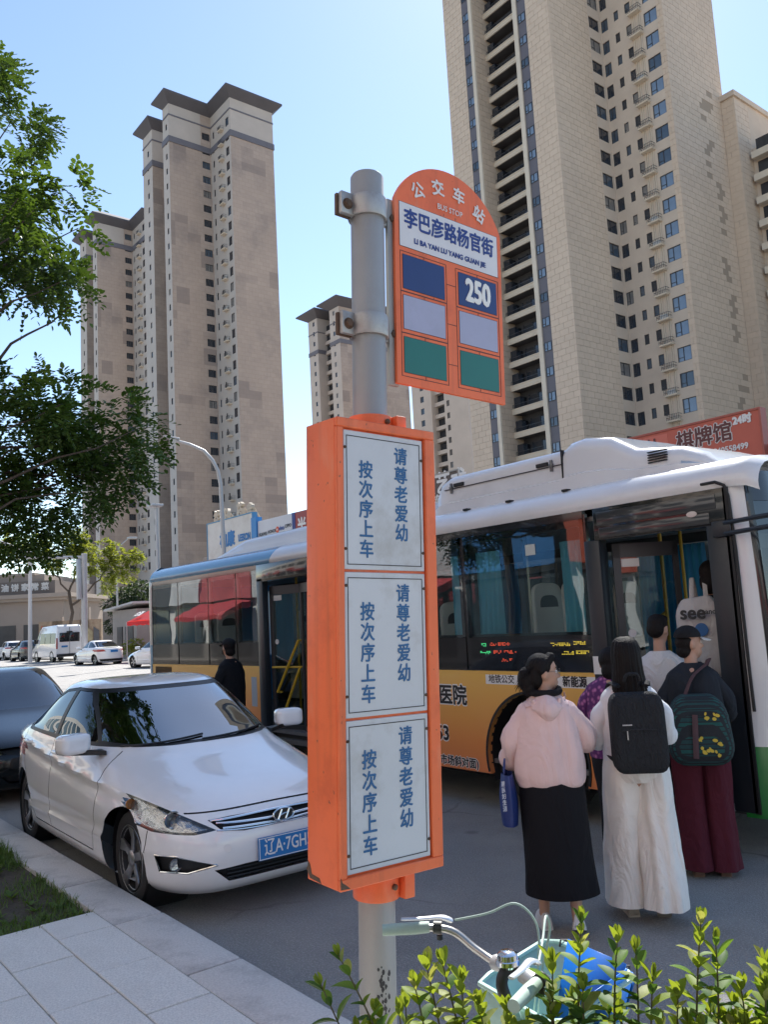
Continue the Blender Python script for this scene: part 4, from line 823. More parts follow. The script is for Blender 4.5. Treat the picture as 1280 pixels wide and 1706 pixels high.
ledc = [mat('reflected_led_red', (.3, .02, .01), .5, emit=(1, .12, .05), es=.3), mat('reflected_led_green', (.02, .3, .1), .5, emit=(.1, 1, .35), es=.3), mat('reflected_led_yellow', (.3, .25, .02), .5, emit=(1, .75, .08), es=.26)]  # emissive bars on the lower panes stand in for mirrored LED signs
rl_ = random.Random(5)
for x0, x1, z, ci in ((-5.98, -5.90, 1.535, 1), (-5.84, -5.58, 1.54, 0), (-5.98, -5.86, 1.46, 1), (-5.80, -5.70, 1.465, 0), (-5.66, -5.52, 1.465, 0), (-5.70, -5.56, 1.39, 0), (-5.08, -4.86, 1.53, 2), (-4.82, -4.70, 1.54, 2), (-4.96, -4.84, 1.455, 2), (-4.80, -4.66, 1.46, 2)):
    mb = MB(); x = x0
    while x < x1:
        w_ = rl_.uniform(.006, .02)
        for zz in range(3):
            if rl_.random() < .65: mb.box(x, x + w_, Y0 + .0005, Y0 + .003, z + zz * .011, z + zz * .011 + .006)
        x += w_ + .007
    o = part('reflected_led_row', mb, ledc[ci], B, 0); o['kind'] = 'stuff'
# ================================================================== cars
def inside(poly, u, v):
    r_ = False; n_ = len(poly)
    for i in range(n_):
        (a, b), (c, d) = poly[i], poly[(i + 1) % n_]
        if (b > v) != (d > v) and u < (c - a) * (v - b) / (d - b) + a: r_ = not r_
    return r_
AX = {'x': (1, 2, V((1, 0, 0))), 'y': (0, 2, V((0, 1, 0))), 'z': (0, 1, V((0, 0, 1)))}
def cookie(bm, poly, ax, filt):
    """cut the outline poly, projected along ax, into the faces that pass filt; return the faces inside"""
    i, j, ad = AX[ax]; us = [p[0] for p in poly]; vs_ = [p[1] for p in poly]; e = .05
    def cand():
        r_ = []
        for f in bm.faces:
            c = f.calc_center_median()
            if min(us) - e < c[i] < max(us) + e and min(vs_) - e < c[j] < max(vs_) + e and filt(c, f.normal): r_.append(f)
        return r_
    bm.normal_update()
    for k in range(len(poly)):
        (a, b), (c, d) = poly[k], poly[(k + 1) % len(poly)]
        if abs(a - c) + abs(b - d) < 1e-6: continue
        co = V((0, 0, 0)); co[i] = a; co[j] = b; t = V((0, 0, 0)); t[i] = c - a; t[j] = d - b
        no = t.cross(ad).normalized(); fs = cand()
        bb0 = (min(a, c) - .02, max(a, c) + .02, min(b, d) - .02, max(b, d) + .02)
        fs = [f for f in fs if any(True for v in f.verts) and max(v.co[i] for v in f.verts) > bb0[0] and min(v.co[i] for v in f.verts) < bb0[1] and max(v.co[j] for v in f.verts) > bb0[2] and min(v.co[j] for v in f.verts) < bb0[3]]
        g = set(fs)
        for f in fs: g.update(f.edges); g.update(f.verts)
        bmesh.ops.bisect_plane(bm, geom=list(g), dist=1e-5, plane_co=co, plane_no=no)
    bm.normal_update()
    return [f for f in cand() if inside(poly, f.calc_center_median()[i], f.calc_center_median()[j])]
def take(bm, faces, push=0.0, remove=True):
    """faces as a new bmesh, pushed inward; the originals are removed"""
    nb = bmesh.new(); mp = {}
    for f in faces:
        vs_ = []
        for v in f.verts:
            if v not in mp: mp[v] = nb.verts.new(v.co - v.normal * push)
            vs_.append(mp[v])
        try: nb.faces.new(vs_)
        except ValueError: pass
    if remove: bmesh.ops.delete(bm, geom=faces, context='FACES')
    return nb
def mbof(b): m = MB(); m.bm.free(); m.bm = b; return m
SED = [(.17, .76, 2.0, -2.06), (.22, .81, 2.075, -2.13), (.35, .842, 2.125, -2.19), (.48, .853, 2.13, -2.21), (.56, .856, 2.115, -2.21), (.62, .853, 2.075, -2.20), (.67, .85, 2.01, -2.20), (.72, .846, 1.90, -2.19), (.78, .84, 1.72, -2.18), (.84, .834, 1.48, -2.165), (.89, .825, 1.28, -2.15), (.93, .812, 1.13, -2.14), (.96, .80, 1.045, -2.12), (1.0, .785, .95, -2.06), (1.03, .775, .885, -1.90), (1.06, .762, .82, -1.70), (1.15, .728, .64, -1.45), (1.25, .68, .445, -1.22), (1.35, .622, .235, -1.02), (1.40, .585, .12, -.92), (1.43, .53, .02, -.84), (1.45, .44, -.10, -.74), (1.462, .26, -.28, -.56), (1.465, .05, -.40, -.46)]
SUV = [(.25, .78, 2.0, -2.1), (.3, .84, 2.1, -2.2), (.5, .90, 2.2, -2.28), (.8, .91, 2.18, -2.28), (.92, .90, 2.1, -2.27), (1.0, .89, 1.85, -2.26), (1.06, .87, 1.4, -2.25), (1.1, .85, 1.1, -2.24), (1.15, .83, 1.0, -2.22), (1.3, .77, .72, -2.12), (1.5, .68, .36, -1.92), (1.6, .62, .16, -1.76), (1.65, .55, 0, -1.6), (1.68, .42, -.2, -1.4), (1.69, .1, -.5, -1.0)]
def superx(tab, z):
    W = smoothi([(t[0], t[1]) for t in tab], z); F_ = smoothi([(t[0], t[2]) for t in tab], z); B_ = smoothi([(t[0], t[3]) for t in tab], z); return W, F_, B_
NF = [(.17, 5.2), (.5, 4.6), (.62, 4.0), (.75, 3.7), (.9, 3.5), (1.0, 3.6), (1.2, 3.4), (1.46, 3.0)]
def surf_x(tab, y, z):
    W, F_, B_ = superx(tab, z); n_ = interp(NF, z); xc = (F_ + B_) / 2; return xc + (F_ - xc) * max(0, 1 - (abs(y) / W) ** n_) ** (1 / n_)
def surf_y(tab, x, z):
    W, F_, B_ = superx(tab, z); n_ = interp(NF, z) if x > (F_ + B_) / 2 else 3.8; xc = (F_ + B_) / 2; a = abs(x - xc) / (F_ - xc); return W * max(0, 1 - min(1, a) ** n_) ** (1 / n_)
def shell(tab, nh=72, nl=None, mod=None):
    zs = []
    for (a, *_), (b, *_2) in zip(tab, tab[1:]): k = max(2, int((b - a) / .022)); zs += [a + (b - a) * i / k for i in range(k)]
    zs.append(tab[-1][0]); rows = []
    for z in zs:
        W, F_, B_ = superx(tab, z); xc = (F_ + B_) / 2; a = (F_ - B_) / 2; row = []
        for i in range(nh):
            th = 2 * PI * i / nh; c, s = math.cos(th), math.sin(th); n_ = interp(NF, z) if c > 0 else 3.8
            # spread the points evenly round a rounded rectangle
            k = (abs(c) ** n_ + abs(s) ** n_) ** (-1 / n_)
            p = V((xc + a * c * k, W * s * k, z))
            if mod: p = mod(p)
            row.append(p)
        rows.append(row)
    mb = MB(); mb.grid(rows, close_u=True); mb.poly(rows[-1]); mb.poly(rows[0][::-1])
    bmesh.ops.recalc_face_normals(mb.bm, faces=mb.bm.faces); return mb.bm
def circ(cx, cz, r_, n_=26): return [(cx + r_ * math.cos(2 * PI * k / n_), cz + r_ * math.sin(2 * PI * k / n_)) for k in range(n_)]
carwhite = mat('car_white', (0.84, 0.84, 0.84), 0.22, coat=0.9, var=0.02, vs=3, dirt=(.68, .67, .65), dirt_s=2, dirt_a=.3)
carblack = mat('car_black', (0.008, 0.009, 0.010), 0.2, coat=.5, spec=.3)
cargrey = mat('car_dark_grey', (0.05, 0.055, 0.055), 0.2, coat=.8)
plastic = mat('black_plastic', (0.012, 0.012, 0.013), 0.45)
chrome = mat('chrome', (0.75, 0.76, 0.77), 0.12, metal=1.0)
carglass = glass('car_glass', (0.06, 0.07, 0.075), 0.06)
wscreen = glass('car_windscreen', (0.10, 0.13, 0.15), 0.22)
lampglass = glass('lamp_glass', (0.85, 0.88, 0.9), 0.03)
tyre_m = mat('tyre', (0.02, 0.02, 0.021), 0.8, var=.2, vs=30); alloy = mat('alloy', (0.42, 0.42, 0.43), 0.3, metal=0.85)
platebl = mat('plate_blue', (0.02, 0.19, 0.50), 0.35); platew = mat('plate_white', (.8, .8, .8), .4)
redlamp = mat('lamp_red', (.35, .02, .02), .2, coat=.6)
interior_m = mat('car_interior', (.03, .03, .032), .8)
def wheel(par, x, y, r_, side, spokes=5, w_=.19):
    """side -1: outer face toward -y"""
    f0 = Matrix.Translation((x, y, r_)) @ Matrix.Rotation(PI / 2 if side < 0 else -PI / 2, 4, 'X')
    rr_ = r_ * .70; mb = MB(); mb.lathe([(rr_, .0), (r_ * .82, .012), (r_ * .95, 0), (r_, -.03), (r_, -w_ + .03), (r_ * .95, -w_), (rr_, -w_)], 40, f0); t = part('wheel', mb, tyre_m, par)
    mb = MB(); mb.lathe([(rr_, .002), (rr_ - .012, .006), (rr_ - .025, -.03), (rr_ - .03, -.12), (0, -.125)], 36, f0); part('rim_barrel', mb, mat('rim_dark', (.05, .05, .05), .5, metal=.6), t)
    mb = MB()
    for k in range(spokes):
        a = 2 * PI * k / spokes + .3
        pts = [(.035, -.028), (rr_ * .6, -.03), (rr_ - .012, -.045), (rr_ - .012, .045), (rr_ * .6, .022), (.035, .028)]
        mb.prism([f0 @ V((p * math.cos(a) - q * math.sin(a), p * math.sin(a) + q * math.cos(a), -.03 + (.012 if p > rr_ * .7 else 0))) for p, q in pts], (f0.to_3x3() @ V((0, 0, .022))), .006)
    mb.lathe([(.055, -.03), (.055, -.004), (.045, .004), (0, .006)], 20, f0); mb.lathe([(rr_ - .02, -.012), (rr_, .003), (rr_ + .004, -.004), (rr_ - .008, -.02)], 40, f0)
    part('rim', mb, alloy, t)
    mb = MB(); mb.lathe([(.12, -.08), (.12, -.07), (0, -.07)], 24, f0); part('brake_disc', mb, mat('disc', (.25, .25, .25), .5, metal=.8), t)
def plate(par, x, y, z, nx, s, tilt=0, w_=.44, h_=.14):
    """number plate facing +x (nx=1) or -x; coordinates in the thing's frame"""
    rt = (0, nx, 0); up = (math.sin(tilt) * -nx, 0, math.cos(tilt)); f0 = frame((x, y, z), rt, up)
    mb = MB(); b = bmesh.new(); bmesh.ops.create_cube(b, size=1); mb.add(b, f0 @ Matrix.Diagonal((w_, h_, .012, 1))); p = part('number_plate', mb, platebl, par, 0)
    mb = MB()
    for q in ((-w_/2, w_/2, h_/2 - .008, h_/2 - .003), (-w_/2, w_/2, -h_/2 + .003, -h_/2 + .008), (-w_/2 + .003, -w_/2 + .008, -h_/2 + .008, h_/2 - .008), (w_/2 - .008, w_/2 - .003, -h_/2 + .008, h_/2 - .008)):
        mb.poly([f0 @ V((a, b_, .0072)) for a, b_ in ((q[0], q[2]), (q[1], q[2]), (q[1], q[3]), (q[0], q[3]))])
    part('plate_border', mb, platew, p, 0)
    if s:
        me = text_mesh(s, h_ * .82, .0012, .0005, 'CENTER', .72); me.transform(f0 @ Matrix.Translation((0, 0, .0085))); link('plate_lettering', me, platew, p)
    return p
SIDE = lambda s: (lambda c, n: c.y * s > .3 and n.y * s > .25)
FRONT = lambda c, n: c.x > 1.3 and n.x > .12
def make_car(name, label, loc, rz, paint, tab, wb=1.3, wr=.315, arch_r=.342, group=None, hero=False, rear_detail=False, plate_s='', spokes=5, cat='car'):
    T = root(name, loc, label, cat, group, rz, wc=False)
    def crease(p):
        if abs(p.y) > .55 and abs(p.x) < 2.0:
            zc = .765 + .075 * (1.1 - p.x) / 1.1 if tab is SED else .95; d = p.z - zc; fade = max(0, 1 - (abs(p.x) / 2.0) ** 4); s = 1 if p.y > 0 else -1
            k = (.016 * math.exp(-(d / .02) ** 2) - .010 * math.exp(-((d + .07) / .04) ** 2)); zl = .40 + .02 * p.x; d2 = p.z - zl; k += .012 * math.exp(-(d2 / .022) ** 2) - .008 * math.exp(-((d2 - .07) / .04) ** 2); p = V((p.x, p.y + s * k * fade, p.z))
        return p
    bm = shell(tab, 120 if hero else 64, mod=crease); suv = tab is SUV; h_ = .22 if suv else 0
    for xw in (wb, -wb):
        for s in (-1, 1):
            fs = cookie(bm, circ(xw, wr + .01, arch_r), 'y', lambda c, n, s=s: c.y * s > .35 and c.z < .8); bmesh.ops.delete(bm, geom=fs, context='FACES')
    pieces = []
    # glass
    if suv: wsb, wst, hw0, hw1 = 1.17, 1.58, .74, .57; dlo = [[(.78, 1.17), (.28, 1.53), (-.40, 1.57), (-.40, 1.17)], [(-.50, 1.17), (-.50, 1.57), (-1.15, 1.56), (-1.25, 1.17)], [(-1.34, 1.17), (-1.24, 1.55), (-1.6, 1.48), (-1.85, 1.22)]]
    else: wsb, wst, hw0, hw1 = .985, 1.385, .70, .535; dlo = [[(.72, 1.045), (.66, 1.09), (.42, 1.24), (.17, 1.345), (-.05, 1.375), (-.30, 1.38), (-.34, 1.03), (.6, 1.02)], [(-.42, 1.03), (-.38, 1.38), (-.62, 1.36), (-.90, 1.27), (-1.14, 1.165), (-1.30, 1.075), (-1.22, 1.04)]]
    gk = .022
    outer = [(-hw0 - gk * .3, wsb + .035), (-.55, wsb + .008), (-.3, wsb), (.3, wsb), (.55, wsb + .008), (hw0 + gk * .3, wsb + .035), (hw1 + .07, (wsb + wst) / 2 + .12), (hw1 + gk, wst + gk * .5), (-hw1 - gk, wst + gk * .5), (-hw1 - .07, (wsb + wst) / 2 + .12)]
    FW_ = lambda c, n: c.x > -.3 and n.x > .2 and c.z > .95
    RW_ = lambda c, n: c.x < -.5 and n.x < -.2 and c.z > .95
    if hero:
        fs = cookie(bm, outer, 'x', lambda c, n: FW_(c, n) and (n.z < .925 or c.z > 1.2)); pieces.append(('windscreen_seal', take(bm, fs, .002), plastic))
        b2 = pieces[-1][1]; b2.normal_update(); fs = cookie(b2, [(p * (1 - gk / .7), wsb + gk * .7 + (q - wsb) * (1 - 2.2 * gk / .4)) for p, q in outer], 'x', lambda c, n: True); pieces.append(('windscreen', take(b2, fs, -.002), wscreen))
    else:
        fs = cookie(bm, outer, 'x', FW_); pieces.append(('windscreen', take(bm, fs), carglass))
    fs = cookie(bm, [(p * .97, q if q < 1.2 else q - .02) for p, q in outer] if not suv else [(-.66, 1.22), (.66, 1.22), (.55, 1.55), (-.55, 1.55)], 'x', RW_); pieces.append(('rear_window', take(bm, fs), carglass))
    for s in (-1, 1):
        if hero:
            trim = [(.83, .995), (.70, 1.09), (.44, 1.262), (.17, 1.372), (-.05, 1.398), (-.34, 1.405), (-.63, 1.382), (-.92, 1.29), (-1.17, 1.18), (-1.36, 1.065), (-1.25, 1.015), (-.3, .995)]
            fs = cookie(bm, trim, 'y', lambda c, n, s=s: c.y * s > .3 and c.z > .9 and n.y * s > .42); tb = take(bm, fs, .003)
            for d in dlo: tb.normal_update(); fs = cookie(tb, d, 'y', lambda c, n: True); pieces.append(('side_window', take(tb, fs, .004), carglass))
            pieces.append(('window_trim', tb, plastic))
        else:
            for d in dlo: fs = cookie(bm, d, 'y', lambda c, n, s=s: c.y * s > .3 and c.z > .9); pieces.append(('side_window', take(bm, fs), carglass))
    # lamps, grille
    hl = [(.47, .572), (.60, .552), (.76, .558), (.84, .61), (.85, .70), (.835, .775), (.76, .745), (.64, .672)]
    if suv: hl = [(.45, .86), (.85, .84), (.89, .95), (.6, .96)]
    for s in (-1, 1):
        fs = cookie(bm, [(p * s, q) for p, q in (hl if s > 0 else hl[::-1])], 'x', lambda c, n: c.x > 1.27 and c.z < .9)
        if hero:
            bk = take(bm, fs, .0, False); bk.normal_update()
            rim_b = bk.copy(); rim_b.normal_update()
            cx = sum(p for p, q in hl) / len(hl) * s; cz = sum(q for p, q in hl) / len(hl)
            f2 = cookie(rim_b, [(cx + (p * s - cx) * .90, cz + (q - cz) * .84) for p, q in (hl if s > 0 else hl[::-1])], 'x', lambda c, n: True); bmesh.ops.delete(rim_b, geom=f2, context='FACES'); rim_b.normal_update()
            for v in rim_b.verts: v.co -= v.normal * .004
            pieces.append(('headlight_surround', rim_b, plastic))
            for v in bk.verts: v.co -= V((.055, 0, 0)) + V((0, .01 * s, 0))
            pieces.append(('headlight_reflector', bk, mat('lamp_reflector', (.5, .5, .51), .22, metal=.9, bump=.6, bs=16)))
            pieces.append(('headlight', take(bm, fs), lampglass))
        else: pieces.append(('headlight', take(bm, fs), chrome))
    if not suv:
        gr = [(-.50, .628), (-.44, .566), (-.3, .546), (.3, .546), (.44, .566), (.50, .628), (.36, .638), (-.36, .638)]
        fs = cookie(bm, gr[::1], 'x', FRONT); pieces.append(('grille', take(bm, fs, .028), plastic))
        lo = [(-.50, .335), (-.40, .25), (.40, .25), (.50, .335), (.3, .345), (-.3, .345)]
        fs = cookie(bm, lo, 'x', FRONT); pieces.append(('lower_intake', take(bm, fs, .035), plastic))
    else:
        fs = cookie(bm, [(-.5, .72), (.5, .72), (.46, .92), (-.46, .92)], 'x', FRONT); pieces.append(('grille', take(bm, fs, .02), plastic))
    if hero:
        for s in (-1, 1):
            fg = [(.48, .365), (.64, .325), (.745, .32), (.765, .425), (.69, .43)]
            fs = cookie(bm, [(p * s, q) for p, q in (fg if s > 0 else fg[::-1])], 'x', lambda c, n: c.x > 1.2 and n.x > .1); bk = take(bm, fs, .03); pieces.append(('fog_lamp_recess', bk, plastic))
    # seams
    def seam(pts, ax, filt, w_=.0045):
        for (a, b), (c, d) in zip(pts, pts[1:]):
            t = V((c - a, d - b)).normalized(); nn = V((-t.y, t.x)) * w_
            fs = cookie(bm, [(a + nn.x, b + nn.y), (a - nn.x, b - nn.y), (c - nn.x, d - nn.y), (c + nn.x, d + nn.y)], ax, filt); sb.append(take(bm, fs, .007))
    if hero:
        sb = []
        for s in (-1, 1):
            sf = lambda c, n, s=s: c.y * s > .35 and abs(n.y) > .2
            seam([(.80, .97), (.84, .80), (.80, .42), (.74, .29)], 'y', sf); seam([(-.37, 1.0), (-.33, .8), (-.33, .29)], 'y', sf); seam([(.74, .29), (-.33, .29)], 'y', sf); seam([(-.33, .29), (-.82, .29), (-.92, .42), (-1.22, .74), (-1.3, 1.0)], 'y', sf)
            sf2 = lambda c, n: n.z > .15 and c.x > .8
            seam([(1.645, .42), (1.66, .56)], 'y', lambda c, n, s=s: c.y * s > .5)
        yy = [-.60 + 1.2 * k / 12 for k in range(13)]
        seam([(y, .675 - .02 * abs(y) ** 1.5) for y in yy], 'x', FRONT, .004)
        jb = bmesh.new()
        for b in sb:
            me = bpy.data.meshes.new('s'); b.to_mesh(me); b.free(); jb.from_mesh(me); bpy.data.meshes.remove(me)
        pieces.append(('panel_gaps', jb, plastic))
    else:
        sb = []
        for s in (-1, 1):
            sf = lambda c, n, s=s: c.y * s > .35 and abs(n.y) > .2
            seam([(-.36, 1.0 + h_ * .7), (-.33, .3 + h_ * .5)], 'y', sf, .006); seam([(.80, .98 + h_ * .7), (.76, .3 + h_ * .5)], 'y', sf, .006)
        jb = bmesh.new()
        for b in sb:
            me = bpy.data.meshes.new('s'); b.to_mesh(me); b.free(); jb.from_mesh(me); bpy.data.meshes.remove(me)
        pieces.append(('panel_gaps', jb, plastic))
    # tail lamps
    for s in (-1, 1):
        tl = [(.44 * s, .80 + h_), (.84 * s, .78 + h_), (.83 * s, .93 + h_), (.55 * s, .92 + h_)]
        fs = cookie(bm, tl if s > 0 else tl[::-1], 'x', lambda c, n: c.x < -1.2 and n.x < -.02); pieces.append(('tail_light', take(bm, fs), redlamp))
    if rear_detail:
        fs = cookie(bm, [(-.66, .22), (.66, .22), (.72, .36), (-.72, .36)], 'x', lambda c, n: c.x < -1.2 and n.x < -.02); pieces.append(('rear_valance', take(bm, fs), plastic))
    part('body', mbof(bm), paint, T, 32, False)
    for nme, b, m in pieces: 
        o = part(nme, mbof(b), m, T, 50, False)
        if nme == 'panel_gaps': o['kind'] = 'stuff'
    # under-body, wells, wheels
    Lf, Lb = tab[0][2], tab[0][3]
    mb = MB(); mb.box(Lb + .3, Lf - .35, -.52, .52, .17, .32 + h_); part('underbody', mb, plastic, T)
    y0 = (tab[3][1]) - .015
    for xw in (wb, -wb):
        for s in (-1, 1):
            yw = min(surf_y(tab, xw + arch_r * k, zz) for k in (-.9, 0, .9) for zz in (.4, .6)) - .012
            mb = MB(); f0 = Matrix.Translation((xw, yw * s, wr + .01)) @ Matrix.Rotation(PI / 2 * s, 4, 'X'); mb.lathe([(arch_r + .012, 0), (arch_r + .012, .32), (.1, .32)], 30, f0); part('wheel_well', mb, plastic, T)
            wheel(T, xw, (yw - .004) * s, wr, s, spokes)
    # cabin inside
    mb = MB(); mb.box(-1.5, .80, -.58, .58, .55 + h_, .88 + h_ * .8); mb.box(.45, .78, -.52, .52, .86 + h_ * .7, .955 + h_ * .7, .03); part('cabin', mb, interior_m, T)
    for y in (-.36, .36):
        mb = MB(); mb.box(-.55, -.38, y - .22, y + .22, .8 + h_, 1.22 + h_, .06); mb.box(-.52, -.42, y - .12, y + .12, 1.22 + h_, 1.34 + h_, .04); part('seat', mb, interior_m, T)
    # mirrors
    for s in (-1, 1):
        xm, ym, zm = .62, .93, 1.02 + h_ * .7
        mb = MB(); b = bmesh.new(); bmesh.ops.create_cube(b, size=1); bmesh.ops.bevel(b, geom=list(b.edges), offset=.3, segments=4, profile=.6, affect='EDGES')
        mb.add(b, Matrix.Translation((xm - .01, ym * s, zm + .025)) @ Matrix.Rotation(-.25 * s, 4, 'Z') @ Matrix.Diagonal((.15, .24, .15, 1))); m_ = part('wing_mirror', mb, paint, T, 60)
        mb = MB(); mb.prism([(xm + .05, (ym - .10) * s, zm - .055), (xm + .08, (ym - .22) * s, zm - .075), (xm - .03, (ym - .22) * s, zm - .07), (xm - .04, (ym + .07) * s, zm - .055)], (0, 0, .03)); part('mirror_foot', mb, plastic, m_)
    if hero or rear_detail:
        for s in (-1, 1):
            for xh, zh in ((-.16, .90), (-1.07, .92)):
                yv = surf_y(tab, xh, zh); mb = MB(); mb.tube([(xh + .085, yv * s, zh), (xh + .06, (yv + .028) * s, zh + .002), (xh - .06, (yv + .028) * s, zh + .004), (xh - .085, yv * s, zh + .004)], [.012, .014, .014, .012], 8, flat=(1, 1)); part('door_handle', mb, paint, T)
    return T
# ---- the white saloon at the kerb
CAR = make_car('saloon_car', 'white saloon car with blue plate parked at the kerb beside the orange notice box', (-7.15, 3.06, 0), math.radians(-1.3), carwhite, SED, hero=True)
def bar(y0, y1, zf, r_, m, name, n_=16, dx=.0, flat=(1, 1)):
    pts = []
    for k in range(n_ + 1): y = y0 + (y1 - y0) * k / n_; z = zf(y); pts.append((surf_x(SED, y, z) + dx, y, z))
    mb = MB(); mb.tube(pts, r_, 8, flat=flat); return part(name, mb, m, CAR)
bar(-.49, .49, lambda y: .634 - .012 * abs(y / .5) ** 2 + .0, .007, chrome, 'grille_bar'); bar(-.46, .46, lambda y: .607 - .018 * (1 - abs(y / .46) ** 1.5), .007, chrome, 'grille_bar', dx=-.006); bar(-.43, .43, lambda y: .577 - .016 * (1 - abs(y / .43)), .007, chrome, 'grille_bar', dx=-.004); bar(-.47, .47, lambda y: .55 + .02 * abs(y / .47) ** 2.5, .005, chrome, 'grille_bar', dx=.0)
for z in (.27, .295, .32): bar(-.41, .41, lambda y, z=z: z, .006, plastic, 'intake_bar', dx=-.02)
# oval badge with a slanted letter
bx0 = surf_x(SED, 0, .597) + .012; f0 = frame((bx0, 0, .597), (0, 1, 0), (-.12, 0, 1))
mb = MB(); mb.tube([f0 @ V((.078 * math.cos(a), .039 * math.sin(a), 0)) for a in [2 * PI * k / 32 for k in range(33)]], .0065, 8, False); bd = part('badge', mb, chrome, CAR)
mb = MB(); mb.tube([f0 @ V(p) for p in ((-.044, -.028, 0), (-.012, .030, .002))], .007, 8); mb.tube([f0 @ V(p) for p in ((.012, -.030, 0), (.044, .028, .002))], .007, 8); mb.tube([f0 @ V(p) for p in ((-.03, -.006, 0), (0, .004, .002), (.03, .006, 0))], .006, 8); part('badge_letter', mb, chrome, bd)
mb = MB(); mb.prism([f0 @ V((.07 * math.cos(a), .033 * math.sin(a), -.012)) for a in [2 * PI * k / 28 for k in range(28)]], f0.to_3x3() @ V((0, 0, .008))); part('badge_ground', mb, plastic, bd)
plate(CAR, surf_x(SED, 0, .42) + .018, 0, .415, 1, '辽A·7GH5', .02)
for s in (-1, 1):
    # headlamp bulbs, fog lamps, wipers
    xh = surf_x(SED, .66 * s, .63); mb = MB(); mb.lathe([(.052, .03), (.045, 0), (.02, -.02), (0, -.022)], 24, frame((xh - .045, .66 * s, .632), (0, 1, 0), (0, 0, 1))); part('projector_lamp', mb, mat('lamp_lens', (.35, .37, .38), .05, metal=.4, coat=1), CAR)
    mb = MB(); mb.lathe([(.046, .02), (.056, .026), (.058, .018), (.05, .008)], 24, frame((xh - .04, .66 * s, .632), (0, 1, 0), (0, 0, 1))); part('lamp_ring', mb, chrome, CAR)
    xh = surf_x(SED, .775 * s, .69); mb = MB(); mb.lathe([(.035, .02), (.03, 0), (0, -.02)], 20, frame((xh - .05, .775 * s, .69), (0, 1, 0), (0, 0, 1))); part('indicator_lamp', mb, mat('lamp_amber', (.6, .25, .06), .2, coat=.5), CAR)
    pts = [(y * s, z) for y, z in ((.485, .366), (.64, .327), (.743, .322), (.762, .423), (.69, .428), (.485, .366))]
    mb = MB(); mb.tube([(surf_x(SED, y, z) + .001, y, z) for y, z in pts], .006, 6); part('fog_lamp_frame', mb, chrome, CAR)
    mb = MB(); mb.lathe([(.042, .015), (.035, -.005), (0, -.012)], 20, frame((surf_x(SED, .69 * s, .375) - .02, .69 * s, .376), (0, 1, 0), (0, 0, 1))); part('fog_lamp', mb, MATS['lamp_reflector'], CAR)
    mb = MB(); mb.lathe([(.026, 0), (.026, .002), (0, .002)], 20, frame((surf_x(SED, .42 * s, .46) + .001, .42 * s, .46), (.35 * -s, .94, 0), (0, 0, 1)))
    if s < 0: part('tow_cover', mb, carwhite, CAR)
for ya, yb in ((-.62, -.02), (-.05, .56)):
    pts = []
    for k in range(7): y = ya + (yb - ya) * k / 6; z = 1.0 + .03 * (k / 6) ** 1.5; pts.append((surf_x(SED, y, z) + .018, y, z + .004))
    mb = MB(); mb.tube(pts, .009, 6); part('wiper', mb, plastic, CAR)
# ---- the dark saloon behind it
c2 = make_car('saloon_car', 'black saloon car parked at the kerb behind the white saloon', (-12.35, 3.05, 0), math.radians(-1.0), carblack, SED); plate(c2, surf_x(SED, 0, .46) + .012, 0, .468, 1, '')
# ---- cars across the road
c3 = make_car('saloon_car', 'white saloon car seen from behind, parked in sunlight right of the minibus', (-53.4, 18.8, 0), PI + .06, carwhite, SED, rear_detail=True, group='cars parked across the road'); c3.scale = (1.1, 1.05, 1.02); plate(c3, -2.215, 0, .80, -1, '')
make_car('saloon_car', 'white saloon car half hidden by the rear of the bus', (-42.7, 18.3, 0), PI + .2, carwhite, SED, group='cars parked across the road')
make_car('sport_utility_car', 'dark grey sport utility car parked just beyond the white minibus', (-74.6, 20.2, 0), PI, cargrey, SUV, group='cars parked across the road', wr=.35, arch_r=.39)
make_car('sport_utility_car', 'white sport utility car at the far left end of the parked row', (-82.2, 20.9, 0), PI, carwhite, SUV, group='cars parked across the road', wr=.35, arch_r=.39)
make_car('sport_utility_car', 'black sport utility car standing behind the small hedge near the red canopy', (-52.5, 25.5, .13), PI + .1, carblack, SUV, group='cars parked across the road', wr=.35, arch_r=.39)
# ================================================================== white minibus across the road
def prism_body(T, name, outline, hw, m, taper=.10, ztap=1.2, bev=.05):
    """side outline (x,z) made into a body of half width hw that narrows above ztap"""
    b = bmesh.new(); k = len(outline)
    L = [b.verts.new((x, -hw + max(0, z - ztap) * taper, z)) for x, z in outline]; R_ = [b.verts.new((x, hw - max(0, z - ztap) * taper, z)) for x, z in outline]
    b.faces.new(L[::-1]); b.faces.new(R_)
    for i in range(k): b.faces.new((L[i], L[(i + 1) % k], R_[(i + 1) % k], R_[i]))
    bmesh.ops.recalc_face_normals(b, faces=b.faces)
    bmesh.ops.bevel(b, geom=list(b.edges), offset=bev, segments=3, profile=.5, affect='EDGES', clamp_overlap=True)
    return part(name, mbof(b), m, T, 35)
VN = root('minibus', (-66.6, 20.3, 0), 'tall white minibus parked in sunlight across the road', 'van', 'cars parked across the road', PI + .03, wc=False)
prism_body(VN, 'body', [(-2.75, .35), (2.65, .35), (2.72, .62), (2.66, .95), (1.95, 1.28), (1.2, 2.35), (.7, 2.62), (-2.55, 2.70), (-2.72, 2.55), (-2.78, 1.2)], .98, carwhite, .09, 1.2, .07)
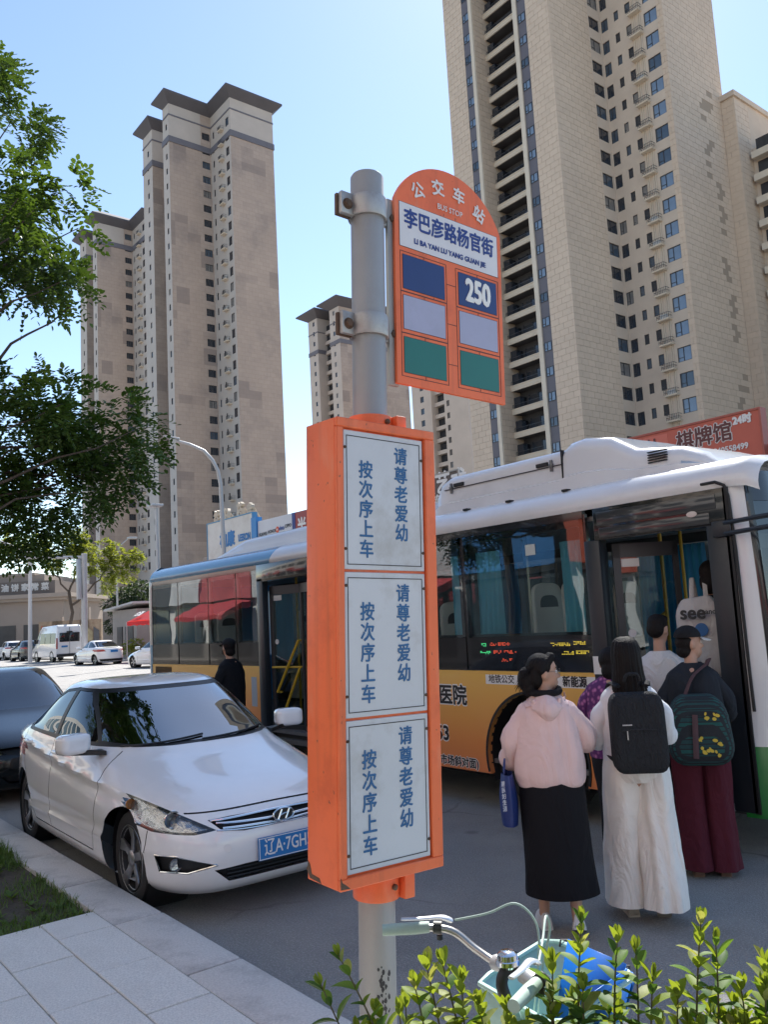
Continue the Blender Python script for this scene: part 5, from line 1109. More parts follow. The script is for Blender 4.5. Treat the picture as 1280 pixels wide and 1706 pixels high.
for s in (-1, 1):
    for q in (((1.45, 1.38), (1.72, 1.4), (1.25, 2.12), (.95, 2.15)), ((.85, 1.35), (.85, 2.1), (-.2, 2.12), (-.2, 1.35)), ((-.3, 1.35), (-.3, 2.12), (-1.4, 2.12), (-1.4, 1.35)), ((-1.5, 1.35), (-1.5, 2.12), (-2.45, 2.1), (-2.5, 1.35))):
        mb = MB(); mb.prism([(x, s * (.98 - max(0, z - 1.2) * .09 + .004), z) for x, z in q], (0, s * .006, 0)); part('side_window', mb, mat('van_glass', (.015, .017, .02), .06, spec=.8), VN, 0)
    mb = MB(); mb.box(-2.80, -2.74, s * .72 - .16, s * .72 + .16, .95, 1.5, .02); mb = MB(); mb.box(-2.81, -2.70, s * .93 - .05, s * .93 + .05, .95, 1.75, .02); part('tail_light', mb, redlamp, VN)
    for xw in (1.75, -1.75): wheel(VN, xw, .96 * s, .36, s, 6, .22)
    for xw in (1.75, -1.75):
        mb = MB(); mb.lathe([(.42, -.02), (.42, .015), (.30, .015)], 28, Matrix.Translation((xw, .975 * s, .4)) @ Matrix.Rotation(PI / 2 * -s, 4, 'X')); part('wheel_arch', mb, plastic, VN)
    mb = MB(); mb.box(1.55, 1.72, s * 1.08 - .1, s * 1.08 + .1, 1.38, 1.72, .04); part('wing_mirror', mb, plastic, VN)
for y in (-.38, .38): mb = MB(); mb.box(-2.80, -2.765, y - .355, y + .355, 1.45, 2.12, .01); part('rear_window', mb, MATS['van_glass'], VN)
mb = MB(); mb.box(-2.795, -2.75, -.008, .008, .5, 2.5); part('door_gap', mb, plastic, VN); mb = MB(); mb.box(-2.86, -2.7, -.95, .95, .38, .58, .04); part('rear_bumper', mb, plastic, VN)
plate(VN, -2.80, .38, 1.12, -1, '', w_=.46); mb = MB(); mb.box(-2.84, -2.76, -.22, .22, 2.13, 2.22, .02); part('brake_light', mb, plastic, VN)

# ================================================================== shops behind the bus
shopwall = mat('shop_wall', (.30, .27, .235), .85, var=.15, vs=.6); shopdark = mat('shop_front', (.05, .05, .05), .4, var=.4, vs=.8); slate = mat('shop_roof_slab', (.2, .19, .18), .9, var=.2, vs=.5)
YS = 24.0
SH = root('shop_row', (-28, 29, .13), 'long low row of shops behind the bus under coloured sign boards', 'shop building')
mb = MB(); mb.box(-49, -4, YS + .35, 34, .13, 6.0); mb.box(-49.2, -3.8, YS + .1, 34.2, 6.0, 6.35); mb.box(-24, -4, YS + 1.2, 34, 6.35, 9.2) if False else None; part('wall', mb, shopwall, SH)
for x in [-46 + k * 4.2 for k in range(10)]: mb = MB(); mb.box(x, x + 3.7, YS + .25, YS + .4, .3, 3.6); part('shop_window', mb, shopdark, SH)
def signboard(name, label, x0, x1, z0, z1, m, y=YS, d=.3, rim=None):
    T = root(name, ((x0 + x1) / 2, y, z0), label, 'shop sign', 'shop signs behind the bus'); mb = MB(); mb.box(x0, x1, y - d / 2, y + d / 2, z0, z1); part('panel', mb, m, T, 0)
    if rim:
        for q in ((x0, x1, z0 - .06, z0), (x0, x1, z1, z1 + .06), (x0 - .06, x0, z0 - .06, z1 + .06), (x1, x1 + .06, z0 - .06, z1 + .06)):
            mb = MB(); mb.box(q[0], q[1], y - d / 2 - .04, y + d / 2, q[2], q[3]); part('frame', mb, rim, T, 0)
    return T
def stext(T, s, size, x, z, m, bold, y=YS - .155, xs=1.0, dy=0, ol=None):
    if ol: text('lettering', s, size, (x, y - .004, z), (1, 0, 0), (0, 0, 1), ol, T, bold=bold * 2.6, ext=.002, xs=xs)
    text('lettering', s, size, (x, y - .016, z), (1, 0, 0), (0, 0, 1), m, T, bold=bold, ext=.002, xs=xs)
redsign = mat('sign_red', (.52, .11, .07), .45, var=.05, vs=1); sgw = mat('sign_letter_white', (.75, .74, .72), .5); sgd = mat('sign_letter_maroon', (.12, .03, .03), .5)
T = signboard('shop_sign', 'large red game room sign board with white phone number above the bus roof', -19.2, -12.02, 6.02, 7.38, redsign, rim=mat('sign_rim', (.4, .1, .07), .5))
stext(T, '棋牌馆', .64, -13.85, 6.90, sgd, .016, ol=sgw); stext(T, '现仕', .66, -16.0, 6.86, sgd, .016); stext(T, '订位电话：15840558499', .25, -13.75, 6.38, sgw, .008); stext(T, '24时', .30, -12.55, 7.18, sgw, .02)
mb = MB(); mb.box(-16.0, -15.1, YS - .156, YS - .15, 6.35, 7.3); part('faded_patch', mb, mat('sign_red_faded', (.62, .16, .11), .5), T, 0)
T = signboard('shop_sign', 'dark brown art school sign board at the left end of the bus roof housing', -29.5, -24.95, 6.05, 7.80, mat('sign_brown', (.09, .065, .055), .5, var=.1, vs=1), rim=mat('sign_rim_grey', (.35, .33, .3), .5))
stext(T, '文艺术', 1.0, -25.9, 7.35, sgw, .03); stext(T, '成长中心', .40, -25.75, 6.75, sgw, .01); stext(T, '电话-17612', .34, -26.0, 6.30, sgw, .008)
T = signboard('shop_sign', 'white pharmacy sign board with blue lettering above the rear of the bus', -47.9, -42.2, 5.7, 8.30, mat('sign_cream', (.62, .60, .56), .5, var=.08, vs=.7, dirt=(.4, .34, .28), dirt_s=1.2, dirt_a=.5), rim=mat('sign_blue_rim', (.08, .25, .42), .5)); blu = mat('sign_letter_blue', (.02, .16, .42), .5)
stext(T, '柏康', .95, -45.3, 7.05, blu, .05); stext(T, 'LEEKON', .55, -43.2, 7.0, blu, .03, xs=.7)
T = signboard('shop_sign', 'white phone shop sign board with small brand names between blue and red boards', -41.6, -37.95, 5.9, 7.72, mat('sign_pale', (.58, .60, .64), .5, var=.05, vs=1)); bk = mat('sign_letter_black', (.04, .04, .05), .5)
mb = MB(); mb.box(-42.2, -41.62, YS - .25, YS + .15, 5.7, 8.0); part('blue_pillar', mb, mat('sign_blue', (.03, .2, .5), .45), T)
stext(T, 'HUAWEI', .26, -41.05, 6.93, bk, .006, xs=.9); stext(T, 'HONOR', .26, -40.05, 6.98, bk, .006, xs=.9); stext(T, 'vivo', .36, -38.98 - .05, 7.05, mat('sign_letter_navy', (.03, .08, .3), .5), .012); stext(T, 'OPPO', .27, -38.35, 7.09, bk, .006, xs=.9)
mb = MB(); mb.lathe([(.17, 0), (.17, .01), (0, .01)], 20, frame((-39.47, YS - .155, 7.02), (1, 0, 0), (0, 0, 1))); part('round_logo', mb, mat('logo_orange', (.65, .1, .03), .5), T); stext(T, 'mi', .17, -39.47, 7.02, sgw, .006, y=YS - .165)
T = signboard('shop_sign', 'red shop sign with one white brush character just left of the orange box', -37.9, -34.6, 5.95, 7.72, mat('sign_crimson', (.30, .05, .045), .5)); stext(T, '半', .95, -36.98, 6.85, sgw, .03); stext(T, '半岛', .9, -35.6, 6.85, sgw, .03)
mb = MB(); mb.box(-37.93, -37.62, YS - .17, YS + .1, 5.95, 7.72); part('navy_strip', mb, mat('sign_navy', (.02, .04, .2), .5), T)
# letters standing on the shop roof, seen at an angle
rst = mat('roof_letter_tan', (.50, .42, .32), .6, var=.2, vs=3)
def roof_letter(ch, x, h, label):
    T = root('roof_letter', (x, YS + .6, 8.0), label, 'sign letter', 'letters standing on the shop roof'); me = text_mesh(ch, h, .05, .10, 'CENTER', .62); me.transform(Matrix.Translation(-ORG[T]) @ frame((x, YS + .6, 8.05 + h * .5), (1, 0, 0), (0, 0, 1))); link('letter_face', me, rst, T)
    for dx in (-h * .28, 0, h * .28):
        mb = MB(); mb.tube([(x + dx, YS + .7, 8.0 + h * .8), (x + dx, YS + 2.2, 6.35)], .035, 5); mb.tube([(x + dx, YS + .7, 8.0 + h * .45), (x + dx, YS + 1.6, 6.35)], .03, 5); part('strut', mb, rst, T)
    mb = MB(); mb.box(x - h * .35, x + h * .35, YS + .62, YS + .68, 7.95, 8.02); part('foot_rail', mb, rst, T)
for ch, x, h, lb in (('益', -48.0, 1.1, 'leftmost tan letter standing on the shop roof'), ('阳', -46.7, 1.1, 'second tan letter from the left standing on the shop roof'), ('药', -44.9, 1.2, 'third tan letter from the left standing on the shop roof'), ('房', -43.7, 1.0, 'rightmost and smallest tan letter standing on the shop roof')): roof_letter(ch, x, h, lb)

# ================================================================== street furniture beyond
lampm = mat('lamp_grey', (.42, .43, .45), .45, metal=.3, var=.05, vs=2)
T = root('street_lamp', (-36.2, 18.9, .13), 'tall grey street lamp with a long arched arm above the bus rear', 'street lamp'); mb = MB()
mb.tube([(-36.2, 18.9, .13), (-36.1, 18.8, 5.5), (-35.85, 18.6, 8.6), (-35.8, 18.45, 9.3), (-35.85, 18.2, 9.8), (-36.0, 17.85, 10.25), (-36.4, 17.3, 10.6), (-36.75, 16.8, 10.8)], [.13, .11, .09, .085, .08, .075, .07, .06], 12); part('pole', mb, lampm, T)
mb = MB(); mb.prism([(-36.65, 16.95, 10.82), (-36.55, 16.85, 10.82), (-37.0, 16.25, 10.97), (-37.15, 16.35, 10.97)], (0, 0, .10), .03); part('lamp_head', mb, lampm, T)
T = root('street_lamp', (-46.0, 19.8, .13), 'slim white lamp post with a small flat head left of the arched lamp', 'street lamp'); mb = MB(); mb.tube([(-46.0, 19.8, .13), (-45.6, 19.5, 8.9)], [.12, .08], 10); part('pole', mb, lampm, T); mb = MB(); mb.box(-45.95, -45.2, 19.1, 19.8, 8.95, 9.08, .03); part('lamp_head', mb, lampm, T)
T = root('street_lamp', (-68, 25.6, .13), 'thin distant lamp post leaning its arm beside the bright green tree', 'street lamp'); mb = MB(); mb.tube([(-68, 25.6, .13), (-67.8, 25.5, 8.2), (-67.6, 25.7, 9.0), (-67.2, 26.3, 9.6)], [.1, .07, .06, .05], 8); part('pole', mb, lampm, T); mb = MB(); mb.box(-67.3, -66.8, 26.2, 26.9, 9.55, 9.68, .03); part('lamp_head', mb, lampm, T)
T = root('sign_gantry', (-56, 18.85, .13), 'grey steel gantry post with a long side arm in front of the green tree', 'gantry'); mb = MB(); mb.tube([(-56, 18.85, .1), (-55.2, 18.6, 7.15)], [.20, .18], 14); part('post', mb, lampm, T); mb = MB(); mb.tube([(-55.3, 18.5, 6.9), (-58.2, 14.7, 7.15)], [.11, .09], 10); part('arm', mb, lampm, T); mb = MB(); mb.box(-55.6, -55.3, 18.2, 18.45, 4.2, 6.8, .04); part('cable_box', mb, lampm, T)
T = root('sign_post', (-63.4, 17.5, .1), 'slim white pole standing left of the gantry in front of the restaurant', 'pole'); mb = MB(); mb.tube([(-63.5, 17.5, .1), (-62.6, 17.25, 8.0)], [.15, .12], 10); part('pole', mb, mat('pole_white', (.6, .6, .6), .5), T); mb = MB(); mb.tube([(-62.6, 17.25, 7.9), (-64.8, 14.2, 9.6)], [.07, .05], 8); part('arm', mb, MATS['pole_white'], T)
T = root('traffic_light', (-77, 17.6, .1), 'small black traffic light on a grey post at the left edge', 'traffic light'); mb = MB(); mb.tube([(-77, 17.6, .1), (-77, 17.6, 5.0)], .16, 10); part('post', mb, lampm, T); mb = MB(); mb.box(-77.2, -76.9, 16.8, 17.3, 3.6, 5.0, .05); h = part('light_box', mb, plastic, T)
for z in (3.85, 4.3, 4.75): mb = MB(); mb.lathe([(.16, 0), (.16, .08), (.12, .02), (0, .0)], 14, frame((-76.89, 17.05, z), (0, 1, 0), (0, 0, 1))); part('lens', mb, mat('lens_dark', (.05, .02, .02), .3), h)

# ================================================================== restaurant and yard on the far left
def ring(T, name, m, pts, d): mb = MB(); mb.prism(pts, d); return part(name, mb, m, T, 0)
tan = mat('restaurant_tile', (.33, .27, .225), .8, var=.08, vs=.5); _n = tan.node_tree.nodes
RB = root('restaurant', (-93, 32, .13), 'brown restaurant building with white characters on its parapet at the left', 'restaurant')
e1 = V((.616, .786, 0)).normalized(); e2 = V((-.786, .616, 0)); O = V((-87.4, 27.3, .0))           # right front corner, facade direction
def rbox(u0, u1, d0, d1, z0, z1, name, m):
    p = [O + e1 * u + e2 * d for u, d in ((u0, d0), (u1, d0), (u1, d1), (u0, d1))]; return ring(RB, name, m, [(q.x, q.y, z0) for q in p], (0, 0, z1 - z0))
rbox(-16, 0, 0, 12, 0, 5.55, 'wall', tan); rbox(-16.2, .5, -.5, 12, 5.55, 5.85, 'cornice', mat('restaurant_trim', (.36, .30, .25), .8)); rbox(-16.3, .8, -.8, 12, 5.85, 6.25, 'cornice', MATS['restaurant_trim']); rbox(-16, -.9, .2, 12, 6.25, 7.6, 'parapet', mat('restaurant_parapet', (.16, .135, .12), .85)); rbox(-15, -2.5, 1.5, 11, 7.6, 8.3, 'upper_storey', tan); rbox(-14, -3.5, 1.4, 11, 8.3, 8.55, 'cornice', MATS['restaurant_trim'])
for k, ch in enumerate('小油饼家常菜'): q = O + e1 * (-7.0 + k * 1.02) + e2 * .16; text('lettering', ch, .8, (q.x, q.y, 6.95), e1, (0, 0, 1), mat('restaurant_letter', (.6, .58, .55), .6), RB, bold=.04, ext=.03)
for u in (-14, -10.5, -7.2, -4): q0 = rbox(u, u + 2.4, -.06, .0, .3, 3.2, 'window', MATS['shop_front'])
# poster wall, kiosk, canopy
T = root('poster_wall', (-77, 24.8, .13), 'low wall patched with torn posters left of the kiosk', 'wall'); p0, p1 = V((-78.6, 22.4, .13)), V((-75.2, 26.8, .13)); dv = (p1 - p0).normalized()
mb = MB(); mb.prism([p0, p1, p1 + V((-.3, .25, 0)), p0 + V((-.3, .25, 0))], (0, 0, 3.1)); part('wall', mb, mat('poster_wall_m', (.36, .27, .19), .9, var=.35, vs=1.5, dirt=(.2, .1, .06), dirt_s=1.6, dirt_a=.9), T, 0)
pc = [(.45, .13, .07), (.5, .45, .36), (.4, .33, .2), (.12, .12, .13), (.5, .3, .2)]
for k in range(9):
    a = p0 + dv * (.25 + k * .58) + V((.05, -.03, 0)); z0 = .6 + random.random() * .9; mb = MB(); mb.prism([a + V((0, 0, z0)), a + dv * .5 + V((0, 0, z0)), a + dv * .5 + V((0, 0, z0 + .7 + random.random() * .8)), a + V((0, 0, z0 + .9 + random.random() * .5))], (.02, -.015, 0)); part('poster', mb, mat('poster_%d' % (k % 5), pc[k % 5], .8, var=.3, vs=4), T, 0)
for u, h in ((3.6, 1.1), (1.2, .35)): a = p0 + dv * u; mb = MB(); mb.prism([a, a + dv * .9, a + dv * .9 + V((-.3, .25, 0)), a + V((-.3, .25, 0))], (0, 0, 3.1 + h)); part('pier', mb, tan, T, 0)
T = root('kiosk', (-60.5, 24.5, .13), 'small grey flat-roofed kiosk beside the red canopy', 'kiosk'); mb = MB(); mb.box(-61.6, -57, 22.8, 26.4, .13, 3.5); part('wall', mb, mat('kiosk_wall', (.33, .31, .29), .85, var=.1, vs=1), T, 0); mb = MB(); mb.prism([(-62.1, 22.3, 3.5), (-56.5, 22.3, 3.85), (-56.5, 26.8, 3.85), (-62.1, 26.8, 3.5)], (0, 0, .14)); part('roof', mb, mat('kiosk_roof', (.5, .5, .5), .6), T, 0); mb = MB(); mb.box(-60.6, -59.6, 22.74, 22.8, .2, 2.3); part('door', mb, shopdark, T, 0); mb = MB(); mb.box(-59, -57.6, 22.74, 22.8, 1.1, 2.3); part('window', mb, shopdark, T, 0)
T = root('canopy', (-51.6, 22.6, .13), 'red market canopy on thin steel legs beside the rear of the bus', 'canopy'); redc = mat('canopy_red', (.42, .025, .035), .7, var=.12, vs=1.5, trans=.3)
c4 = [(-54.2, 21.0), (-49.4, 21.0), (-49.4, 24.6), (-54.2, 24.6)]; mb = MB(); ap = (-51.8, 22.8, 3.75)
for k in range(4):
    a, b = c4[k], c4[(k + 1) % 4]; m1 = ((a[0] + b[0]) / 2, (a[1] + b[1]) / 2, 2.62); mb.poly([(*a, 2.55), m1, ap]); mb.poly([m1, (*b, 2.55), ap])
part('roof_cloth', mb, redc, T, 0)
for k in range(4):
    a, b = V((*c4[k], 2.55)), V((*c4[(k + 1) % 4], 2.55)); pts = []; mb = MB(); N = 16
    mb.grid([[tuple(a.lerp(b, i / N)) for i in range(N + 1)], [tuple(a.lerp(b, i / N) - V((0, 0, .2 + .06 * abs(math.sin(i * PI / 2))))) for i in range(N + 1)]]); part('valance', mb, redc, T, 0)
    mb = MB(); mb.tube([(*c4[k], .13), (*c4[k], 2.55)], .03, 8); part('leg', mb, lampm, T)
text('lettering', '白酒', .55, (-53.0, 21.35, 3.02), (1, 0, 0), (0, .62, .42), sgw, T, bold=.02, ext=.004)
# ================================================================== trees
bark = mat('bark', (.085, .065, .05), .9, var=.3, vs=12, bump=.6, bs=30)
def leafcard(b, p, d, n_, L, W_):
    """pointed oval leaf of two bent quads"""
    s = d.cross(n_); 
    if s.length < 1e-4: s = d.orthogonal()
    s.normalize(); u = s.cross(d).normalized()
    v = [b.verts.new(q) for q in (p, p + d * L * .35 + s * W_ + u * W_ * .35, p + d * L * .75 + s * W_ * .75 + u * W_ * .3, p + d * L, p + d * L * .75 - s * W_ * .75 + u * W_ * .3, p + d * L * .35 - s * W_ + u * W_ * .35)]
    b.faces.new((v[0], v[1], v[2], v[3])); b.faces.new((v[0], v[3], v[4], v[5]))
def rvec(r): 
    while True:
        v = V((r.uniform(-1, 1), r.uniform(-1, 1), r.uniform(-1, 1)))
        if .05 < v.length < 1: return v
def crown_mesh(clumps, seed, density, L, W_, leaflets=9, spray=.22, droop=.5):
    """clumps: (x,y,z,r). sprays of paired leaflets through the clump's volume, denser toward its skin"""
    r = random.Random(seed); mb = MB(); b = mb.bm; tw = MB()
    for (x, y, z, R_) in clumps:
        c = V((x, y, z)); n_ = int(density * R_ * R_ * 100)
        for k in range(n_):
            o = rvec(r); o = o.normalized() * (o.length ** .45) * R_; o.z *= .8
            if noise.noise((c + o) * 1.9 + V((seed, 0, 0))) < -.06: continue
            p = c + o; d = (o.normalized() * .8 + rvec(r) * .8); d.z -= droop * r.random(); d.normalize(); n0 = V((r.uniform(-.5, .5), r.uniform(-.5, .5), 1)).normalized()
            s = d.cross(n0).normalized()
            for q in range(leaflets):
                t = (q // 2 + .6) / (leaflets / 2); pp = p + d * spray * t + V((0, 0, -.10 * spray * t * t * 3)); sg = 1 if q % 2 else -1
                dd = (d * .55 + s * sg + rvec(r) * .25).normalized() if q < leaflets - 1 else d
                leafcard(b, pp, dd, n0 + rvec(r) * .35, L * r.uniform(.7, 1.15), W_ * r.uniform(.8, 1.15))
    return mb
def limb(mb, a, b_, r0, r1, seed, n_=7, wob=.08):
    r = random.Random(seed); a, b_ = V(a), V(b_); pts = []; L = (b_ - a).length
    for k in range(n_ + 1): t = k / n_; pts.append(a.lerp(b_, t) + rvec(r) * (wob * L * math.sin(PI * t) * .6) + V((0, 0, -.05 * L * math.sin(PI * t))))
    mb.tube(pts, [r0 + (r1 - r0) * k / n_ for k in range(n_ + 1)], 8); return pts
leaf_near = mat('leaf_locust', (.055, .105, .020), .55, isl=.5, trans=.27)
T1C = [(-9.61, 2.454, 7.804, .42), (-9.808, 2.111, 8.162, .62), (-8.254, 2.165, 6.157, .45), (-8.035, 2.503, 6.217, .26), (-9.39, 2.722, 6.318, .5), (-8.968, 2.988, 6.354, .2), (-9.304, 2.505, 5.811, .45), (-8.502, 2.644, 5.482, .27), (-9.553, 1.948, 6.191, .9), (-9.278, 2.623, 4.65, .3), (-8.927, 3.087, 4.161, .56), (-8.021, 3.195, 3.86, .35), (-9.077, 2.565, 3.879, .68), (-9.388, 2.048, 4.025, .9), (-9.096, 3.34, 3.72, .45), (-9.163, 3.899, 3.978, .2), (-9.827, 3.043, 3.55, .55), (-9.605, 2.34, 3.25, .6), (-9.226, 2.606, 3.0, .33), (-8.581, 2.898, 3.3, .27), (-8.211, 2.547, 4.1, .3), (-9.6, 3.55, 3.95, .3), (-9.0, .6, 5.6, 1.0), (-9.6, -.4, 6.4, 1.1), (-8.6, .6, 7.2, .9), (-10.4, .8, 6.6, 1.0), (-8.4, -.6, 5.2, .8)]
T = root('locust_tree', (-9.2, .45, .1), 'leafy green street tree reaching in from the left edge over the parked cars', 'tree'); mb = MB(); tp = V((-9.25, .6, 3.2)); limb(mb, (-9.2, .45, .08), tp, .16, .12, 1); 
for k, c in enumerate(T1C):
    e = V(c[:3]); a = tp if e.z < 5 else V((-9.3, .9, 4.8)); limb(mb, a, e, .03, .005, k + 5, 8, .12)
limb(mb, tp, (-9.3, .9, 4.8), .10, .07, 3); limb(mb, (-9.3, .9, 4.8), (-9.4, 1.2, 7.4), .07, .02, 4); limb(mb, (-9.3, 1.6, 4.4), (-8.5, 2.75, 5.25), .025, .006, 9)
part('trunk', mb, bark, T)
o = part('crown', crown_mesh(T1C, 4, 8.5, .07, .021, 11, .21), leaf_near, T, 0, False); o['kind'] = 'stuff'
# street trees on our side behind the viewer; the bus windows mirror them
BT = [(0, 0, 5.2, 1.3), (.9, .5, 5.9, 1.2), (-.9, .3, 5.8, 1.2), (.2, -.9, 5.7, 1.2), (0, .3, 6.9, 1.2), (1.5, -.3, 5.0, .9), (-1.5, -.4, 5.1, .9), (.3, 1.4, 5.0, .9)]
def back_tree(x, y, label, first=[None], rz=0):
    if first[0] is None:
        T = root('street_tree', (x, y, .13), label, 'tree', 'street trees behind the viewer', wc=False); mb = MB(); limb(mb, (0, 0, 0), (0, 0, 4.2), .17, .12, 31)
        for k, c in enumerate(BT): limb(mb, (0, 0, 3.4), c[:3], .07, .02, 40 + k)
        part('trunk', mb, bark, T); o = part('crown', crown_mesh(BT, 8, 1.1, .12, .035, 7, .3), leaf_near, T, 0, False); o['kind'] = 'stuff'; first[0] = T
    else: T = copy_tree(first[0]); T.location = (x, y, .13); T['label'] = label
    T.rotation_euler.z = rz
back_tree(-13.5, -2.6, 'street tree on our pavement farther up the street, seen only mirrored in the bus'); back_tree(4.5, -2.2, 'street tree on our pavement behind the viewer, to the right', rz=1.4)
# bright tree and dark trees across the road
leaf_lime = mat('leaf_lime', (.16, .20, .035), .6, isl=.4, trans=.4); leaf_dark = mat('leaf_dark', (.030, .055, .022), .6, isl=.4, trans=.2)
rt = random.Random(11); cl = []
for (x, y, z, R_) in ((-67.2, 19.2, 8.6, 1.5), (-65.9, 20.9, 8.9, 1.6), (-64.9, 22.3, 8.5, 1.4), (-64.0, 23.6, 8.0, 1.4), (-63.2, 24.8, 7.4, 1.0), (-63.8, 24.0, 6.2, 1.0), (-65.0, 22.2, 7.0, 1.2), (-64.4, 23.6, 5.4, .9), (-66.3, 20.3, 7.4, 1.0), (-67.6, 18.6, 7.6, .8), (-65.6, 21.4, 9.6, .9), (-68.6, 17.4, 8.6, 1.2), (-69.3, 16.4, 9.2, 1.0), (-68.0, 18.0, 9.6, 1.0)):
    for k in range(5): o = rvec(rt) * R_ * .9; cl.append((x + o.x, y + o.y, z + o.z * .6, R_ * .42))
T = root('lime_tree', (-65, 21.3, .13), 'bright yellow-green tree catching the sun behind the gantry', 'tree'); mb = MB(); limb(mb, (-64.9, 21.4, .1), (-65.5, 20.9, 5.2), .16, .12, 2); limb(mb, (-65.3, 21.1, 4.2), (-64.0, 23.4, 7.0), .10, .03, 3); limb(mb, (-65.5, 20.9, 5.2), (-66.8, 19.4, 8.0), .09, .03, 4); limb(mb, (-65.5, 20.9, 5.2), (-65.2, 22, 8.6), .09, .03, 5)
part('trunk', mb, bark, T); o = part('crown', crown_mesh(cl, 21, 3.2, .17, .062, 6, .3, .3), leaf_lime, T, 0, False); o['kind'] = 'stuff'
for i, (x, y, zc, R_, lb) in enumerate(((-84, 33.5, 4.6, 3.0, 'dark leafy tree behind the poster wall, nearest the restaurant'), (-80, 37.5, 4.8, 3.2, 'dark leafy tree in the middle behind the poster wall'), (-76, 40.5, 5.0, 3.0, 'dark leafy tree behind the kiosk roof'))):
    T = root('dark_tree', (x, y, .13), lb, 'tree', 'dark trees behind the poster wall'); mb = MB(); limb(mb, (x, y, 0), (x, y, 4), .2, .1, i); part('trunk', mb, bark, T); cl = []
    for k in range(16): o = rvec(rt) * R_; cl.append((x + o.x, y + o.y, zc + o.z * .9, 1.0))
    o = part('crown', crown_mesh(cl, 50 + i, 1.6, .25, .09, 6, .35), leaf_dark, T, 0, False); o['kind'] = 'stuff'
for i, (x, y, sx, h, m, lb) in enumerate(((-49.6, 21.9, .9, 1.3, leaf_lime, 'small yellow-green bush right of the parked white saloon'), (-47.5, 22.2, 1.3, 1.1, leaf_near, 'dark clipped bush just left of the bus corner'), (-56.5, 22.2, .8, 1.2, leaf_lime, 'small sunny bush behind the parked white saloon'))):
    cl = [(x + rt.uniform(-sx, sx), y + rt.uniform(-.4, .4), .3 + rt.uniform(.1, h * .75), .38) for k in range(9)]; T = root('bush', (x, y, .13), lb, 'bush', 'bushes across the road'); mb = MB(); mb.tube([(x, y, .13), (x, y, .7)], .04, 6); part('stem', mb, bark, T); o = part('foliage', crown_mesh(cl, 70 + i, 4.5, .10, .03, 6, .15), m, T, 0, False); o['kind'] = 'stuff'
# leafy weeds at the edge of the verge, left
for i, (x, y, h, lb) in enumerate(((-8.25, 1.72, .95, 'leafy shrub at the left edge beside the parked cars'), (-7.0, 1.3, .4, 'low leafy weed in the grass beside the kerb'))):
    T = root('verge_shrub', (x, y, .1), lb, 'shrub'); mb = MB(); cl = []
    for k in range(7): e = (x + rt.uniform(-.28, .2), y + rt.uniform(-.3, .1), .1 + h * rt.uniform(.35, 1)); limb(mb, (x, y, .1), e, .008, .003, k); cl.append((*e, .12))
    part('stem', mb, bark, T); o = part('foliage', crown_mesh(cl, 90 + i, 12, .05, .015, 7, .10), mat('leaf_weed', (.09, .16, .03), .55, isl=.35, trans=.35), T, 0, False); o['kind'] = 'stuff'

# ================================================================== hedge at the front: every leaf its own piece
lm = [mat('hedge_leaf_deep', (.045, .10, .022), .55, spec=.22, var=.25, vs=30, trans=.25), mat('hedge_leaf_mid', (.085, .16, .028), .55, spec=.22, var=.2, vs=30, trans=.32), mat('hedge_leaf_young', (.15, .21, .03), .55, spec=.22, var=.2, vs=30, trans=.40), mat('hedge_leaf_variegated', (.22, .25, .09), .55, spec=.22, var=.35, vs=60, trans=.35)]
def leaf_mesh(L, W_, fold, bend):
    mb = MB(); rows = []
    for k in range(7):
        t = k / 6; w_ = W_ * (math.sin(PI * min(1, t * .92 + .04)) ** .8) if 0 < k < 6 else .0006; x = L * t; z = -bend * t * t * L
        rows.append([(x, -w_, z + fold * w_), (x, 0, z), (x, w_, z + fold * w_)])
    mb.grid(rows); return mb.mesh('leaf', 60)
LEAF = [leaf_mesh(.058, .0165, .35, .35), leaf_mesh(.052, .0145, .5, .15), leaf_mesh(.044, .011, .7, -.1)]
LM = {}
for i, me in enumerate(LEAF):
    for j, m in enumerate(lm): q = me.copy(); q.materials.append(m); LM[i, j] = q
rh = random.Random(17)
def ori(p, d, n_, s):
    d = d.normalized(); sd = n_.cross(d); 
    if sd.length < 1e-4: sd = d.orthogonal()
    sd.normalize(); u = d.cross(sd); return Matrix(((d.x * s, sd.x * s, u.x * s, p.x), (d.y * s, sd.y * s, u.y * s, p.y), (d.z * s, sd.z * s, u.z * s, p.z), (0, 0, 0, 1)))
LCOUNT = {}; LREST = {}
def put_leaf(T, key, m3):
    LCOUNT[T] = LCOUNT.get(T, 0) + 1
    if LCOUNT[T] <= 280: inst('leaf', LM[key], T, (0, 0, 0), m3=m3)
    else: LREST.setdefault(T, []).append((key, m3))
